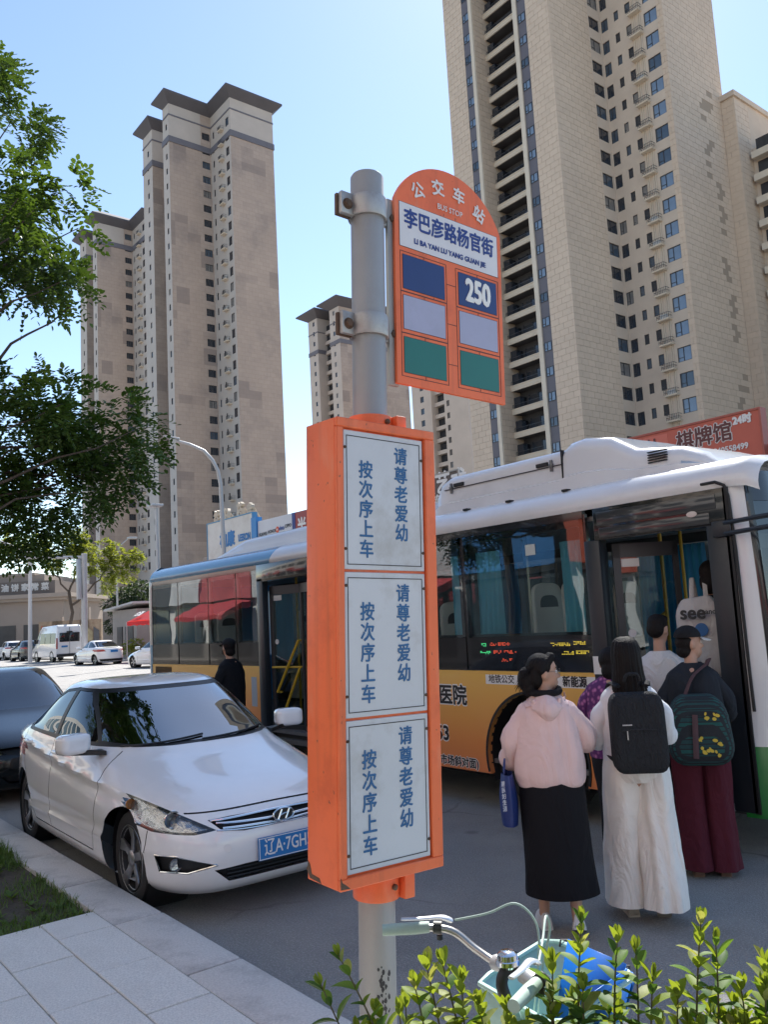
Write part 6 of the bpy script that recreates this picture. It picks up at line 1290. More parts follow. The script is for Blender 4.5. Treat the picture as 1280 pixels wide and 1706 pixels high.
def sprig(T, base, tip, n_pairs, stem_mb, young=.5, size=1.0, lo=.3):
    base, tip = V(base), V(tip); mid = base.lerp(tip, .5) + V((rh.uniform(-.03, .03), rh.uniform(-.03, .03), .02)); pts = [base.lerp(mid, t * 2).lerp(mid.lerp(tip, t * 2 - 0), t) if False else base * (1 - t) ** 2 + mid * 2 * t * (1 - t) + tip * t * t for t in [k / 8 for k in range(9)]]
    stem_mb.tube(pts, [.0035 - .002 * k / 8 for k in range(9)], 5)
    ph = rh.uniform(0, 3)
    for k in range(n_pairs):
        t = lo + (1 - lo) * (k + .5) / n_pairs; q = base * (1 - t) ** 2 + mid * 2 * t * (1 - t) + tip * t * t; ax = (tip - base).normalized(); ph += PI / 2 + rh.uniform(-.3, .3)
        a = ax.orthogonal().normalized(); b_ = ax.cross(a)
        for s in (0, PI):
            d = a * math.cos(ph + s) + b_ * math.sin(ph + s); up = .35 + .9 * t ** 3; dd = d + ax * (up + rh.uniform(-.2, .2)); y_ = rh.random() < young * t * 1.3
            mi = (3 if rh.random() < .22 else 2) if y_ else (0 if rh.random() < .45 else 1)
            put_leaf(T, (rh.randrange(2) if t < .85 else 2, mi), ori(q - ORG[T], dd, ax - d * .4 + V((0, 0, .3)), size * rh.uniform(.65, 1.35) * (1.15 - .25 * t)))
    for s in range(3): put_leaf(T, (2, 2), ori(tip - ORG[T], (tip - base).normalized() + rvec(rh) * .35, rvec(rh), size * .65))
labs = ['sparse hedge shrub with arching blue-green shoots in front of the grey post', 'hedge shrub with yellow tips below the bicycle handlebar', 'tall hedge shrub in front of the blue bicycle basket', 'hedge shrub with tall upright shoots at the right', 'hedge shrub at the lower right corner']
hs = [root('hedge_shrub', p, labs[i], 'shrub', 'hedge along the pavement edge') for i, p in enumerate(((-1.72, 1.05, .15), (-1.5, 1.12, .15), (-1.3, 1.32, .15), (-1.16, 1.5, .15), (-1.03, 1.68, .15)))]
ms = [MB() for _ in hs]
tips = [(0, (-1.63, 1.10, 1.12), (-1.42, 1.18, .70), 8, .35), (0, (-1.66, 1.07, 1.06), (-1.45, 1.15, .66), 7, .2), (0, (-1.60, 1.18, .99), (-1.5, 1.2, .72), 5, .8), (0, (-1.52, 1.22, 1.06), (-1.46, 1.2, .74), 6, .6), (0, (-1.5, 1.16, 1.03), (-1.44, 1.14, .7), 6, .8),
        (1, (-1.51, 1.25, 1.09), (-1.42, 1.24, .75), 8, .9), (1, (-1.48, 1.27, 1.10), (-1.38, 1.26, .75), 8, .6), (1, (-1.44, 1.29, 1.07), (-1.36, 1.27, .75), 8, .9), (1, (-1.40, 1.30, 1.03), (-1.34, 1.27, .74), 8, .9), (1, (-1.36, 1.34, 1.02), (-1.32, 1.30, .74), 7, 1.0),
        (2, (-1.29, 1.52, 1.17), (-1.26, 1.44, .75), 10, .6), (2, (-1.33, 1.46, 1.09), (-1.28, 1.4, .75), 9, .7), (2, (-1.31, 1.42, 1.03), (-1.26, 1.38, .74), 8, .8), (2, (-1.25, 1.46, 1.06), (-1.22, 1.42, .74), 8, .5), (2, (-1.22, 1.55, 1.14), (-1.2, 1.48, .76), 8, .3),
        (3, (-1.19, 1.57, 1.12), (-1.18, 1.5, .75), 7, .2), (3, (-1.16, 1.58, 1.07), (-1.15, 1.53, .75), 7, .7), (3, (-1.11, 1.70, 1.165), (-1.1, 1.6, .74), 10, .8), (3, (-1.08, 1.70, 1.13), (-1.08, 1.62, .74), 9, .4), (3, (-1.13, 1.62, 1.03), (-1.12, 1.56, .72), 8, .9),
        (4, (-1.02, 1.79, 1.08), (-1.02, 1.7, .73), 9, .7), (4, (-1.05, 1.73, 1.04), (-1.04, 1.66, .72), 8, .9), (4, (-1.0, 1.74, 1.05), (-.99, 1.68, .72), 8, .5), (4, (-.96, 1.8, 1.02), (-.97, 1.74, .72), 8, .8)]
for g_, tp_, bs_, n_, y_ in tips: sprig(hs[g_], bs_, tp_, int(n_ * 1.3), ms[g_], y_, 1.0 if g_ else .95)
# filling shoots of the hedge body
for i, (x, y) in enumerate(((-1.55, 1.08), (-1.40, 1.2), (-1.27, 1.36), (-1.14, 1.52), (-1.0, 1.68))):
    for k in range(12 if i == 0 else 34):
        bx_ = x + rh.uniform(-.1, .1); by_ = y + rh.uniform(-.1, .12); tz = rh.uniform(.82, .99) if i else rh.uniform(.74, .9)
        sprig(hs[i], (bx_, by_, .55), (bx_ + rh.uniform(-.17, .12), by_ + rh.uniform(-.13, .17), tz), 7, ms[i], rh.uniform(.4, 1.0), 1.0, .45)
for T, m in zip(hs, ms):
    for k in range(5): m.tube([V(T.location), V(T.location) + V((rh.uniform(-.1, .1), rh.uniform(-.08, .1), .5))], [.008, .004], 5)
    part('stem', m, mat('hedge_stem', (.10, .085, .04), .7), T)

for T, L in LREST.items():              # leaves past the 280 nearest the tips: one piece of foliage
    b = bmesh.new(); mi = []
    for (i, j), m3 in L:
        me = LEAF[i].copy(); me.transform(m3); n0 = len(b.faces); b.from_mesh(me); bpy.data.meshes.remove(me); mi += [j] * (len(b.faces) - n0)
    me = bpy.data.meshes.new('foliage'); b.to_mesh(me); b.free(); o = link('foliage', me, lm, T); me.polygons.foreach_set('material_index', mi); me.polygons.foreach_set('use_smooth', [True] * len(mi)); o['kind'] = 'stuff'
# broad-leaved weeds in the verge
rw_ = random.Random(31); wm = MB()
for k in range(90):
    x, y = -5.6 - abs(rw_.gauss(0, 1.3)), rw_.uniform(.2, 1.85); z = .10 + 0.05 * noise.noise(V((x * 0.8, y * 0.9, 3)))
    for q in range(rw_.randint(5, 9)): a = rw_.uniform(0, 6.3); leafcard(wm.bm, V((x, y, z)), V((math.cos(a), math.sin(a), rw_.uniform(.15, .9))).normalized(), V((0, 0, 1)), rw_.uniform(.04, .09), rw_.uniform(.008, .018))
struct('verge_weeds', wm, MATS['leaf_weed'], 0, kind='stuff')
# ================================================================== shared bicycle behind the hedge
mint = mat('bike_mint', (.42, .62, .55), .4, var=.06, vs=6, dirt=(.3, .36, .32), dirt_s=9, dirt_a=.5); steel = mat('bike_steel', (.45, .44, .42), .3, metal=.9, var=.15, vs=20, dirt=(.18, .13, .09), dirt_s=20, dirt_a=.5); bblue = mat('bike_blue', (.01, .13, .50), .35); gripm = mat('bike_grip', (.36, .47, .41), .6, var=.08, vs=20, dirt=(.25, .3, .27), dirt_s=20, dirt_a=.5); dkm = mat('bike_dark', (.03, .03, .03), .5)
BK = root('bicycle', (-1.625, 1.19, .14), 'mint and blue shared bicycle with front basket standing behind the hedge', 'bicycle', None, math.radians(82), wc=False); BK.scale = (.92, .84, .845)
def bt(name, pts, r_, m, par=BK, seg=10, flat=None): mb = MB(); mb.tube(pts, r_, seg, flat=flat); return part(name, mb, m, par)
def curve(pts, n_=5):
    pts = [V(p) for p in pts]; out = []
    for i in range(len(pts) - 1):
        p0, p1, p2, p3 = pts[max(i - 1, 0)], pts[i], pts[i + 1], pts[min(i + 2, len(pts) - 1)]
        for k in range(n_): t = k / n_; out.append(.5 * ((2 * p1) + (p2 - p0) * t + (2 * p0 - 5 * p1 + 4 * p2 - p3) * t * t + (3 * p1 - p0 - 3 * p2 + p3) * t ** 3))
    return out + [pts[-1]]
for nm, x in (('front_wheel', .62), ('rear_wheel', -.48)):
    f0 = Matrix.Translation((x, 0, .31)) @ Matrix.Rotation(PI / 2, 4, 'X'); mb = MB(); mb.lathe([(.275, -.018), (.30, -.02), (.31, 0), (.30, .02), (.275, .018), (.275, -.018)], 40, f0); w_ = part(nm, mb, tyre_m, BK)
    mb = MB()
    for k in range(18): a = 2 * PI * k / 18; mb.tube([f0 @ V((.02 * math.cos(a + .8), .02 * math.sin(a + .8), .02 * (-1) ** k)), f0 @ V((.276 * math.cos(a), .276 * math.sin(a), 0))], .0012, 4)
    mb.lathe([(.03, -.03), (.03, .03)], 12, f0); o = part('spokes', mb, steel, w_); o['kind'] = 'stuff'
bt('frame', curve([(.44, 0, .74), (.2, 0, .46), (-.05, 0, .34), (-.3, 0, .33), (-.48, 0, .31)]), .03, mint); bt('seat_tube', [(-.05, 0, .34), (-.24, 0, .80)], .02, mint)
mb = MB(); mb.tube(curve([(-.42, 0, .83), (-.3, 0, .845), (-.15, 0, .83), (-.06, 0, .83)]), [.03] + [.08, .09, .095, .09, .085, .08, .06, .05, .04, .035, .03, .03, .028, .025, .02], 12, flat=(1, .4)); part('saddle', mb, dkm, BK)
bt('head_tube', [(.46, 0, .70), (.40, 0, .90)], .024, mint); bt('stem', curve([(.40, 0, .90), (.385, 0, .955), (.40, 0, .985), (.43, 0, .99)]), .017, dkm)
for s in (-1, 1): bt('fork', curve([(.455, .05 * s, .70), (.52, .055 * s, .5), (.62, .055 * s, .31)]), .013, mint)
S0 = V((.43, 0, .985))
hb = bt('handlebar', [S0 + V(p) for p in curve([(-.20, .305, .075), (-.135, .27, .075), (-.06, .225, .06), (-.02, .165, .015), (.005, .10, -.012), (.0, .04, 0), (0, 0, 0), (0, -.04, 0), (.005, -.10, -.012), (-.02, -.165, .015), (-.06, -.225, .06), (-.135, -.27, .075), (-.20, -.305, .075)])], .0115, steel)
for s in (-1, 1):
    bt('grip', [S0 + V(p) for p in ((-.115, .258 * s, .075), (-.16, .283 * s, .075), (-.235, .326 * s, .076))], [.0165, .0185, .0165], gripm, hb, 14)
    mb = MB(); mb.tube([S0 + V((-.085, .238 * s, .072)), S0 + V((-.105, .252 * s, .074))], .019, 12); mb.tube([S0 + V((-.09, .243 * s, .05)), S0 + V((-.09, .243 * s, .036))], .009, 8); part('clamp', mb, dkm, hb)
    bt('brake_lever', [S0 + V(p) for p in curve([(-.07, .205 * s, .098), (-.10, .215 * s, .112), (-.15, .245 * s, .112), (-.20, .272 * s, .115)], 4)], [.012, .013, .013, .013, .011, .010, .009, .009, .009, .008, .008, .008, .007], mat('lever_alloy', (.6, .62, .65), .35, metal=.6), hb, 10, flat=(1.2, .6))
    bt('brake_cable', [S0 + V(p) for p in curve([(-.06, .20 * s, .098), (.01, .13 * s, .12), (.07, .07 * s, .15), (.11, .03 * s, .09), (.09, .01 * s, -.02), (.06, .01 * s, -.16)], 6)], .0035, gripm, hb, 6)
    bt('clamp_block', [S0 + V((0, .045 * s, 0)), S0 + V((.002, .09 * s, -.01))], .024, mat('clamp_grey', (.5, .5, .5), .4, metal=.4), hb)
mb = MB(); mb.lathe([(.0, .045), (.018, .044), (.028, .036), (.030, .022), (.033, .02), (.033, .008), (.026, .0), (0, 0)], 20, Matrix.Translation(S0 + V((-.02, .0, .012)))); part('bell', mb, chrome, hb)
# basket: slatted tub, mint behind and blue in front
def bring(z, k=1.0): 
    e = .14 * (z - .68) / .22; return [(.46 - e * .1, -.115 - e * .2), (.46 - e * .1, .115 + e * .2), (.50, .14 + e * .25), (.60 + e * .7, .14 + e * .25), (.63 + e * .7, .11 + e * .2), (.63 + e * .7, -.11 - e * .2), (.60 + e * .7, -.14 - e * .25), (.50, -.14 - e * .25)]
mb = MB(); mb.grid([[(x, y, z + (.05 * min(1, max(0, (x - .5) / .2)) if z > .88 else 0)) for x, y in bring(z)] for z in (.68, .75, .82, .90)], close_u=True); mb.poly([(x, y, .68) for x, y in bring(.68)])
bs_ = part('basket', mb, mint, BK, 30); md = bs_.modifiers.new('thick', 'SOLIDIFY'); md.thickness = .006
mb = MB(); mb.tube([(x, y, .905 + .05 * min(1, max(0, (x - .5) / .2))) for x, y in bring(.90)] + [(bring(.90)[0][0], bring(.90)[0][1], .905)], .008, 8); part('basket_rim', mb, mint, bs_)
for s in (-1, 1):
    for j in range(9):
        z = .70 + j * .021; mb = MB(); mb.tube([(x, y * 1.012, z) for x, y in (bring(z)[1:4] if s > 0 else bring(z)[5:8][::-1])][0:3], .0035, 5); o = part('basket_rib', mb, mint, bs_)
r0, r1 = bring(.70), bring(.90)
mb = MB(); mb.grid([[(r0[k][0] + .012, r0[k][1] * 1.03, .70) for k in (3, 4, 5, 6)], [(r1[k][0] + .014, r1[k][1] * 1.03, 0.953) for k in (3, 4, 5, 6)]]); q = part('basket_panel', mb, bblue, bs_, 30); q.modifiers.new('thick', 'SOLIDIFY').thickness = .004
for s, a, b in ((1, 2, 3), (-1, 7, 6)):
    mb = MB(); mb.grid([[(r0[a][0] * .6 + r0[b][0] * .4, r0[a][1] * 1.05, .70), (r0[b][0], r0[b][1] * 1.05, .70)], [(r1[a][0] * .6 + r1[b][0] * .4, r1[a][1] * 1.04, .93), (r1[b][0], r1[b][1] * 1.04, 0.953)]]); q = part('basket_panel', mb, bblue, bs_, 30); q.modifiers.new('thick', 'SOLIDIFY').thickness = .004
mb = MB(); mb.grid([[(r0[4][0] - .010, .085, .70), (r0[5][0] - .010, r0[5][1] * .98, .70)], [(r1[4][0] - .012, .085, .985), (r1[5][0] - .012, r1[5][1] * 1.05, .985)]]); q = part('basket_panel', mb, bblue, bs_, 30); q.modifiers.new('thick', 'SOLIDIFY').thickness = .003
mb = MB(); mb.grid([[(r0[6][0], r0[6][1] * .96, .72), (r0[7][0], r0[7][1] * .96, .72)], [(r1[6][0], r1[6][1] * .97, .985), (r1[7][0] + .02, r1[7][1] * .97, .94)]]); q = part('basket_panel', mb, bblue, bs_, 30); q.modifiers.new('thick', 'SOLIDIFY').thickness = .003
for k in range(4): y = -.12 + k * .08; mb = MB(); mb.tube([(r1[4][0] + .02, y, .93), (r1[4][0] + .022, y, .962), (r1[4][0] - .01, y, .97), (r1[4][0] - .015, y, .95)], .003, 5); part('cable_tie', mb, dkm, bs_)
bs_.location = (-.03, .055, -.035); bs_.scale = (1.08, 1.12, 1.0)
bt('kickstand', [(-.4, .05, .3), (-.35, .22, .0)], .01, steel); bt('pedal_crank', [(-.05, .06, .34), (.1, .06, .26), (.1, .14, .26)], .012, steel); bt('mudguard', [(.62 + .345 * math.cos(a), 0, .31 + .345 * math.sin(a)) for a in [.3 + k * .22 for k in range(11)]], .03, mint, flat=(1, .3)); bt('mudguard', [(-.48 + .345 * math.cos(a), 0, .31 + .345 * math.sin(a)) for a in [.6 + k * .25 for k in range(11)]], .03, mint, flat=(1, .3))
# ================================================================== people
def blob(prims, vox=.011, smooth=4, it=.5):
    """one continuous skin over tapered limbs ('c', p0, p1, r0, r1) and ellipsoids ('e', c, (rx,ry,rz))"""
    mb = MB()
    for p in prims:
        if p[0] == 'e':
            b = bmesh.new(); bmesh.ops.create_icosphere(b, subdivisions=3, radius=1); mt = Matrix.Translation(p[1])
            if len(p) > 3: mt = mt @ p[3]
            mb.add(b, mt @ Matrix.Diagonal((*p[2], 1)))
        else:
            a, c = V(p[1]), V(p[2]); n_ = max(2, int((c - a).length / (min(p[3], p[4]) * .5)))
            b = bmesh.new(); bmesh.ops.create_icosphere(b, subdivisions=2, radius=1); me = bpy.data.meshes.new('t'); b.to_mesh(me); b.free()
            for k in range(n_ + 1):
                t = k / n_; m2 = me.copy(); r_ = p[3] + (p[4] - p[3]) * t; m2.transform(Matrix.Translation(a.lerp(c, t)) @ Matrix.Diagonal((r_, r_, r_, 1))); mb.bm.from_mesh(m2); bpy.data.meshes.remove(m2)
            bpy.data.meshes.remove(me)
    me = bpy.data.meshes.new('blob'); mb.bm.to_mesh(me); mb.bm.free()
    o = bpy.data.objects.new('blob', me); COL.objects.link(o); md = o.modifiers.new('r', 'REMESH'); md.mode = 'VOXEL'; md.voxel_size = vox
    if smooth: sm = o.modifiers.new('s', 'SMOOTH'); sm.factor = it; sm.iterations = smooth
    out = bpy.data.meshes.new_from_object(o.evaluated_get(bpy.context.evaluated_depsgraph_get())); bpy.data.objects.remove(o); bpy.data.meshes.remove(me)
    out.polygons.foreach_set('use_smooth', [True] * len(out.polygons)); return out
def dress(rings, n_=56, name='c', folds=0, amp=0.0, seed=0, thick=.006):
    """cloth tube: rings (cx, cy, z, rx, ry, fold amplitude)"""
    r = random.Random(seed); fs = [(r.randint(3, 9), r.uniform(0, 6.3), r.uniform(.4, 1)) for _ in range(4)]; rows = []
    m_ = len(rings); steps = 5
    for i in range((m_ - 1) * steps + 1):
        t = i / steps; k = min(int(t), m_ - 2); u = t - k
        def cr(j):
            g = lambda q: rings[max(0, min(m_ - 1, q))][j]
            p0, p1, p2, p3 = g(k - 1), g(k), g(k + 1), g(k + 2); return .5 * (2 * p1 + (p2 - p0) * u + (2 * p0 - 5 * p1 + 4 * p2 - p3) * u * u + (3 * p1 - p0 - 3 * p2 + p3) * u ** 3)
        cx, cy, z, rx, ry, am = [cr(j) for j in range(6)]
        row = []
        for j in range(n_):
            a = 2 * PI * j / n_; f = sum(math.sin(q * a + ph + z * 2.0 * (q % 3)) * w_ for q, ph, w_ in fs) * .35
            nn = noise.noise(V((math.cos(a) * 1.6 + seed, math.sin(a) * 1.6, z * 5))) * .6 + noise.noise(V((math.cos(a) * 4 + seed, math.sin(a) * 4, z * 9))) * .3
            k2 = am * (f + nn); row.append((cx + (rx + k2) * math.cos(a), cy + (ry + k2) * math.sin(a), z + am * .3 * nn))
        rows.append(row)
    mb = MB(); mb.grid(rows, close_u=True); return mb
skin = mat('skin', (.50, .30, .215), .5, spec=.35, var=.06, vs=9); skin.node_tree.nodes['Principled BSDF'].inputs['Subsurface Weight'].default_value = .12; skin.node_tree.nodes['Principled BSDF'].inputs['Subsurface Radius'].default_value = (.02, .008, .004)
def hairmat():
    m = mat('hair_black', (.010, .008, .008), .6, spec=.18); n = m.node_tree.nodes; l = m.node_tree.links; tc = n.new('ShaderNodeTexCoord'); mp = n.new('ShaderNodeMapping'); mp.inputs['Scale'].default_value = (90, 90, 5); nz = n.new('ShaderNodeTexNoise'); nz.inputs['Scale'].default_value = 1.5; bp = n.new('ShaderNodeBump'); bp.inputs['Strength'].default_value = .9; bp.inputs['Distance'].default_value = .01
    l.new(tc.outputs['Object'], mp.inputs[0]); l.new(mp.outputs[0], nz.inputs[0]); l.new(nz.outputs['Fac'], bp.inputs['Height']); l.new(bp.outputs[0], n['Principled BSDF'].inputs['Normal']); return m
hair = hairmat()
def cloth(name, c, var=.06, rough=.85, bump=.25, bs=14, **k):
    if name in MATS: return MATS[name]
    m = mat(name, c, rough, var=var, vs=5, spec=.2, **k); n = m.node_tree.nodes; l = m.node_tree.links; tc = n.new('ShaderNodeTexCoord'); mp = n.new('ShaderNodeMapping'); mp.inputs['Scale'].default_value = (1, 1, .45); mp.inputs['Rotation'].default_value = (.5, .3, 0)
    nz = n.new('ShaderNodeTexNoise'); nz.inputs['Scale'].default_value = bs * .6; nz.inputs['Detail'].default_value = 3; nz.inputs['Distortion'].default_value = 1.6; n2 = n.new('ShaderNodeTexNoise'); n2.inputs['Scale'].default_value = 380; ad = n.new('ShaderNodeMath'); ad.operation = 'MULTIPLY_ADD'; ad.inputs[1].default_value = .03
    bp = n.new('ShaderNodeBump'); bp.inputs['Strength'].default_value = min(1, bump * 2.6); bp.inputs['Distance'].default_value = .035
    l.new(tc.outputs['Object'], mp.inputs[0]); l.new(mp.outputs[0], nz.inputs[0]); l.new(tc.outputs['Object'], n2.inputs[0]); l.new(n2.outputs['Fac'], ad.inputs[0]); l.new(nz.outputs['Fac'], ad.inputs[2]); l.new(ad.outputs[0], bp.inputs['Height']); l.new(bp.outputs[0], n['Principled BSDF'].inputs['Normal']); return m
def hand(w, d, up, s, curl=.6):
    """palm and five fingers from wrist w along d, thumb on side s"""
    d = V(d).normalized(); up = V(up); sd = d.cross(up).normalized() * s; up = sd.cross(d).normalized() * s; w = V(w); pr = [('c', w, w + d * .05, .021, .026), ('c', w + d * .03 + sd * .016, w + d * .075 + sd * .022, .016, .014), ('c', w + d * .03 - sd * .016, w + d * .075 - sd * .02, .016, .014)]
    for i, (o, L) in enumerate(((.027, .062), (.009, .072), (-.009, .068), (-.026, .052))):
        p = w + d * .08 + sd * o; q = p + (d * (1 - curl * .5) - up * curl * .6).normalized() * L * .5; e = q + (d * (1 - curl) - up * curl * 1.3).normalized() * L * .5; pr += [('c', p - d * .012, q, .0095, .0085), ('c', q, e, .0085, .0072)]
    p = w + d * .025 + sd * .026; q = p + (d * .6 + sd * .7 - up * .2).normalized() * .036; e = q + (d * .9 + sd * .1 - up * .3).normalized() * .03; return pr + [('c', p, q, .012, .0105), ('c', q, e, .0105, .008)]
def headprims(c, yaw, k=1.0, tilt=0.0):
    M = Matrix.Translation(c) @ Matrix.Rotation(yaw, 4, 'Z') @ Matrix.Rotation(tilt, 4, 'Y'); f = lambda x, y, z: M @ V((x * k, y * k, z * k)); rot = M.to_3x3().to_4x4(); E_ = lambda x, y, z, r_: ('e', f(x, y, z), tuple(q * k for q in r_), rot)
    pr = [E_(-.005, 0, .02, (.094, .074, .094)), E_(.028, 0, -.035, (.062, .058, .075)), E_(.052, 0, -.078, (.032, .032, .026)), ('c', f(.083, 0, .012), f(.108, 0, -.022), .009 * k, .012 * k), E_(.086, 0, -.055, (.013, .022, .007)), E_(.084, 0, -.068, (.013, .019, .007)), E_(.068, 0, .032, (.022, .05, .012)), E_(.062, .034, -.02, (.026, .024, .024)), E_(.062, -.034, -.02, (.026, .024, .024))]
    for s in (-1, 1): pr += [E_(-.008, .075 * s, -.004, (.020, .010, .030)), E_(-.004, .074 * s, -.026, (.011, .009, .013))]
    return pr, f, M
def eyes(T, body, f, k=1.0):
    for s in (-1, 1):
        mb = MB(); mb.sphere(f(.077, .031 * s, .008), .0115 * k, 12, 8); e = part('eye', mb, mat('eye_white', (.6, .58, .56), .3), body); mb = MB(); mb.sphere(f(.0865, .031 * s, .008), .0045 * k, 8, 6); mb.tube([f(.082, .012 * s, .032), f(.086, .03 * s, .038), f(.076, .052 * s, .032)], .0035, 6); part('eyebrow', mb, hair, body)
def addm(name, me, m, T): return link(name, me, m, T)
def P_(label, x, y, ang, h=0): return root('person', (x, y, h), label, 'person', 'passengers boarding the bus', math.radians(ang), wc=False)
def limbs(a, b_, c, r0, r1, r2): return [('c', a, b_, r0, r1), ('c', b_, c, r1, r2)]
def shoe(T, ax, ay, m, ang=0, pitch=0, z=0, L=.25, sole=None):
    b = bmesh.new(); rows = []; mb = MB()
    prof = [(-.07, .03, .075), (-.065, .036, .085), (-.02, .037, .08), (.05, .042, .062), (.11, .044, .05), (.155, .036, .04), (.175, .012, .028)]
    for x, w_, h_ in prof: rows.append([(x, w_ * math.cos(t), max(0.0, h_ * max(0, math.sin(t)))) if math.sin(t) > -.01 else (x, w_ * math.cos(t) * 1.02, 0) for t in [2 * PI * k / 18 for k in range(18)]])
    mb.grid(rows, close_u=True); mb.poly(rows[0]); mb.poly(rows[-1]); me = mb.mesh('shoe', 60); me.transform(Matrix.Translation((ax, ay, z)) @ Matrix.Rotation(ang, 4, 'Z') @ Matrix.Rotation(pitch, 4, 'Y')); s_ = link('shoe', me, m, T)
    mb = MB(); mb.prism([(x, w_ * 1.04, -.012) for x, w_, h_ in prof] + [(x, -w_ * 1.04, -.012) for x, w_, h_ in prof[::-1]], (0, 0, .022)); me = mb.mesh('sole', 0); me.transform(Matrix.Translation((ax, ay, z)) @ Matrix.Rotation(ang, 4, 'Z') @ Matrix.Rotation(pitch, 4, 'Y')); link('sole', me, sole or m, s_)
# ---- woman in the pink hooded top
A = P_('person in pale pink hooded top and long black skirt, looking right', -3.455, 3.90, 136)
hp, f, M_ = headprims((.02, 0, 1.475), math.radians(-82), 1.0)
body = [('c', (0, 0, .82), (0, 0, 1.05), .13, .115), ('c', (0, 0, 1.05), (0, 0, 1.27), .115, .10), ('e', (0, 0, 1.25), (.08, .14, .05)), ('c', (-.01, 0, 1.30), (.012, 0, 1.41), .055, .05)] + hp
body += limbs((0, .085, .80), (.06, .09, .44), (.10, .10, .09), .085, .052, .036) + limbs((0, -.085, .80), (.03, -.085, .44), (-.09, -.09, .10), .085, .052, .036) + [('c', (.0, .10, .30), (.08, .10, .28), .045, .045), ('c', (-.03, -.09, .30), (.0, -.09, .3), .048, .045), ('c', (.10, .10, .08), (.2, .11, .04), .035, .025), ('c', (-.09, -.09, .1), (.0, -.1, .03), .035, .025)]
body += limbs((0, .12, 1.24), (.05, .24, 1.03), (.24, .16, .93), .045, .036, .024) + limbs((0, -.12, 1.24), (.12, -.25, 1.06), (.22, -.12, 1.25), .045, .036, .024) + hand((.24, .16, .93), (.6, -.1, -.8), (1, 0, 0), 1) + hand((.22, -.12, 1.25), (.1, .35, 1), (1, 0, 0), -1, .8)
bA = addm('body', blob(body, .0085, 3), skin, A); eyes(A, bA, f)
pink = cloth('hoodie_pink', (.78, .575, .55), bump=.35, bs=9)
mb = dress([(0, 0, .855, .14, .20, .012), (0, 0, .83, .15, .208, .014), (-.01, 0, .88, .165, .222, .024), (-.012, 0, .98, .158, .225, .022), (-.01, 0, 1.1, .142, .212, .018), (-.01, 0, 1.2, .125, .195, .013), (-.01, 0, 1.27, .11, .172, .009), (-.005, 0, 1.32, .088, .125, .005), (0, 0, 1.355, .07, .085, .003)], seed=1); addm('hooded_top', mb.mesh('hooded_top', 80), pink, A)
for s, pts in ((1, [(-.01, .10, 1.245), (.0, .19, 1.165), (.03, .245, 1.03), (.13, .235, .95), (.24, .165, .935)]), (-1, [(-.01, -.10, 1.245), (.01, -.195, 1.17), (.08, -.255, 1.05), (.17, -.21, 1.10), (.215, -.135, 1.22)])):
    mb = MB(); c_ = curve(pts, 6); mb.tube(c_, [.078 + .010 * math.sin(k * .9) - .028 * (k / len(c_)) ** 2 + (.006 if k % 5 == 0 else 0) for k in range(len(c_))], 22); addm('sleeve', mb.mesh('sleeve', 80), pink, A)
# hood lying on the back
mb = MB(); rows = []
for i in range(13):
    t = i / 12; row = []
    for j in range(25):
        u = -1 + 2 * j / 24; w_ = .17 * (1 - .35 * t); dz = -.20 * (1 - abs(u) ** 1.8) * t; row.append((-.085 - .075 * math.sin(PI * min(1, t * 1.1)) * (1 - abs(u) ** 2.5) - .03 * t * (1 - abs(u)) + .07 * abs(u) ** 2, u * w_, 1.37 - .10 * abs(u) ** 2 * (1 - t) + dz - .035 * abs(u) + .006 * math.sin(9 * t + u * 3)))
    rows.append(row)
mb.grid(rows); o = addm('hood', mb.mesh('hood', 80), pink, A); o.modifiers.new('t', 'SOLIDIFY').thickness = .02
mb = MB(); mb.tube([(-.09 - .02 * (1 - abs(u)) , u * .085, 1.352 - .02 * abs(u) ** 2 - .13 * (1 - abs(u) ** 1.8)) for u in [-1 + k / 10 for k in range(21)]], .014, 8); addm('hood_edge', mb.mesh('hood_edge', 80), pink, A)
mb = MB(); mb.tube([(.0 + .085 * math.cos(a), .095 * math.sin(a), 1.375 + .012 * math.cos(a)) for a in [.6 + k * .28 for k in range(19)]], .022, 8); addm('neck_scarf', mb.mesh('neck_scarf', 80), cloth('black_cloth', (.012, .012, .014)), A)
blk = cloth('skirt_black', (.010, .010, .013), bump=.2)
mb = dress([(0, 0, .95, .13, .175, .002), (0, 0, .86, .155, .205, .004), (0, 0, .74, .17, .215, .007), (.005, -.005, .55, .175, .215, .009), (.005, -.01, .36, .18, .222, .012), (.005, -.015, .225, .185, .232, .016)], seed=3); o = addm('skirt', mb.mesh('skirt', 80), blk, A)
wshoe = cloth('sneaker_white', (.62, .61, .60), rough=.6); shoe(A, .10, .10, wshoe, .1, 0, .012); shoe(A, -.09, -.095, wshoe, -.1, .35, .055)
hb_ = [('e', f(-.022, 0, .035), (.092, .086, .088), M_.to_3x3().to_4x4()), ('e', f(-.06, 0, -.01), (.068, .078, .09), M_.to_3x3().to_4x4()), ('e', f(-.115, .0, -.03), (.06, .062, .075), M_.to_3x3().to_4x4()), ('e', f(-.10, 0, -.085), (.05, .058, .05), M_.to_3x3().to_4x4()), ('c', f(.055, .03, .095), f(-.03, .08, .02), .028, .02), ('c', f(.055, -.03, .095), f(-.03, -.08, .02), .028, .02), ('c', f(-.13, .02, .0), f(-.15, .05, -.05), .02, .01), ('c', f(-.12, .0, .03), f(-.165, -.03, .02), .016, .006)]
addm('hair', blob(hb_, .007, 3), hair, A)
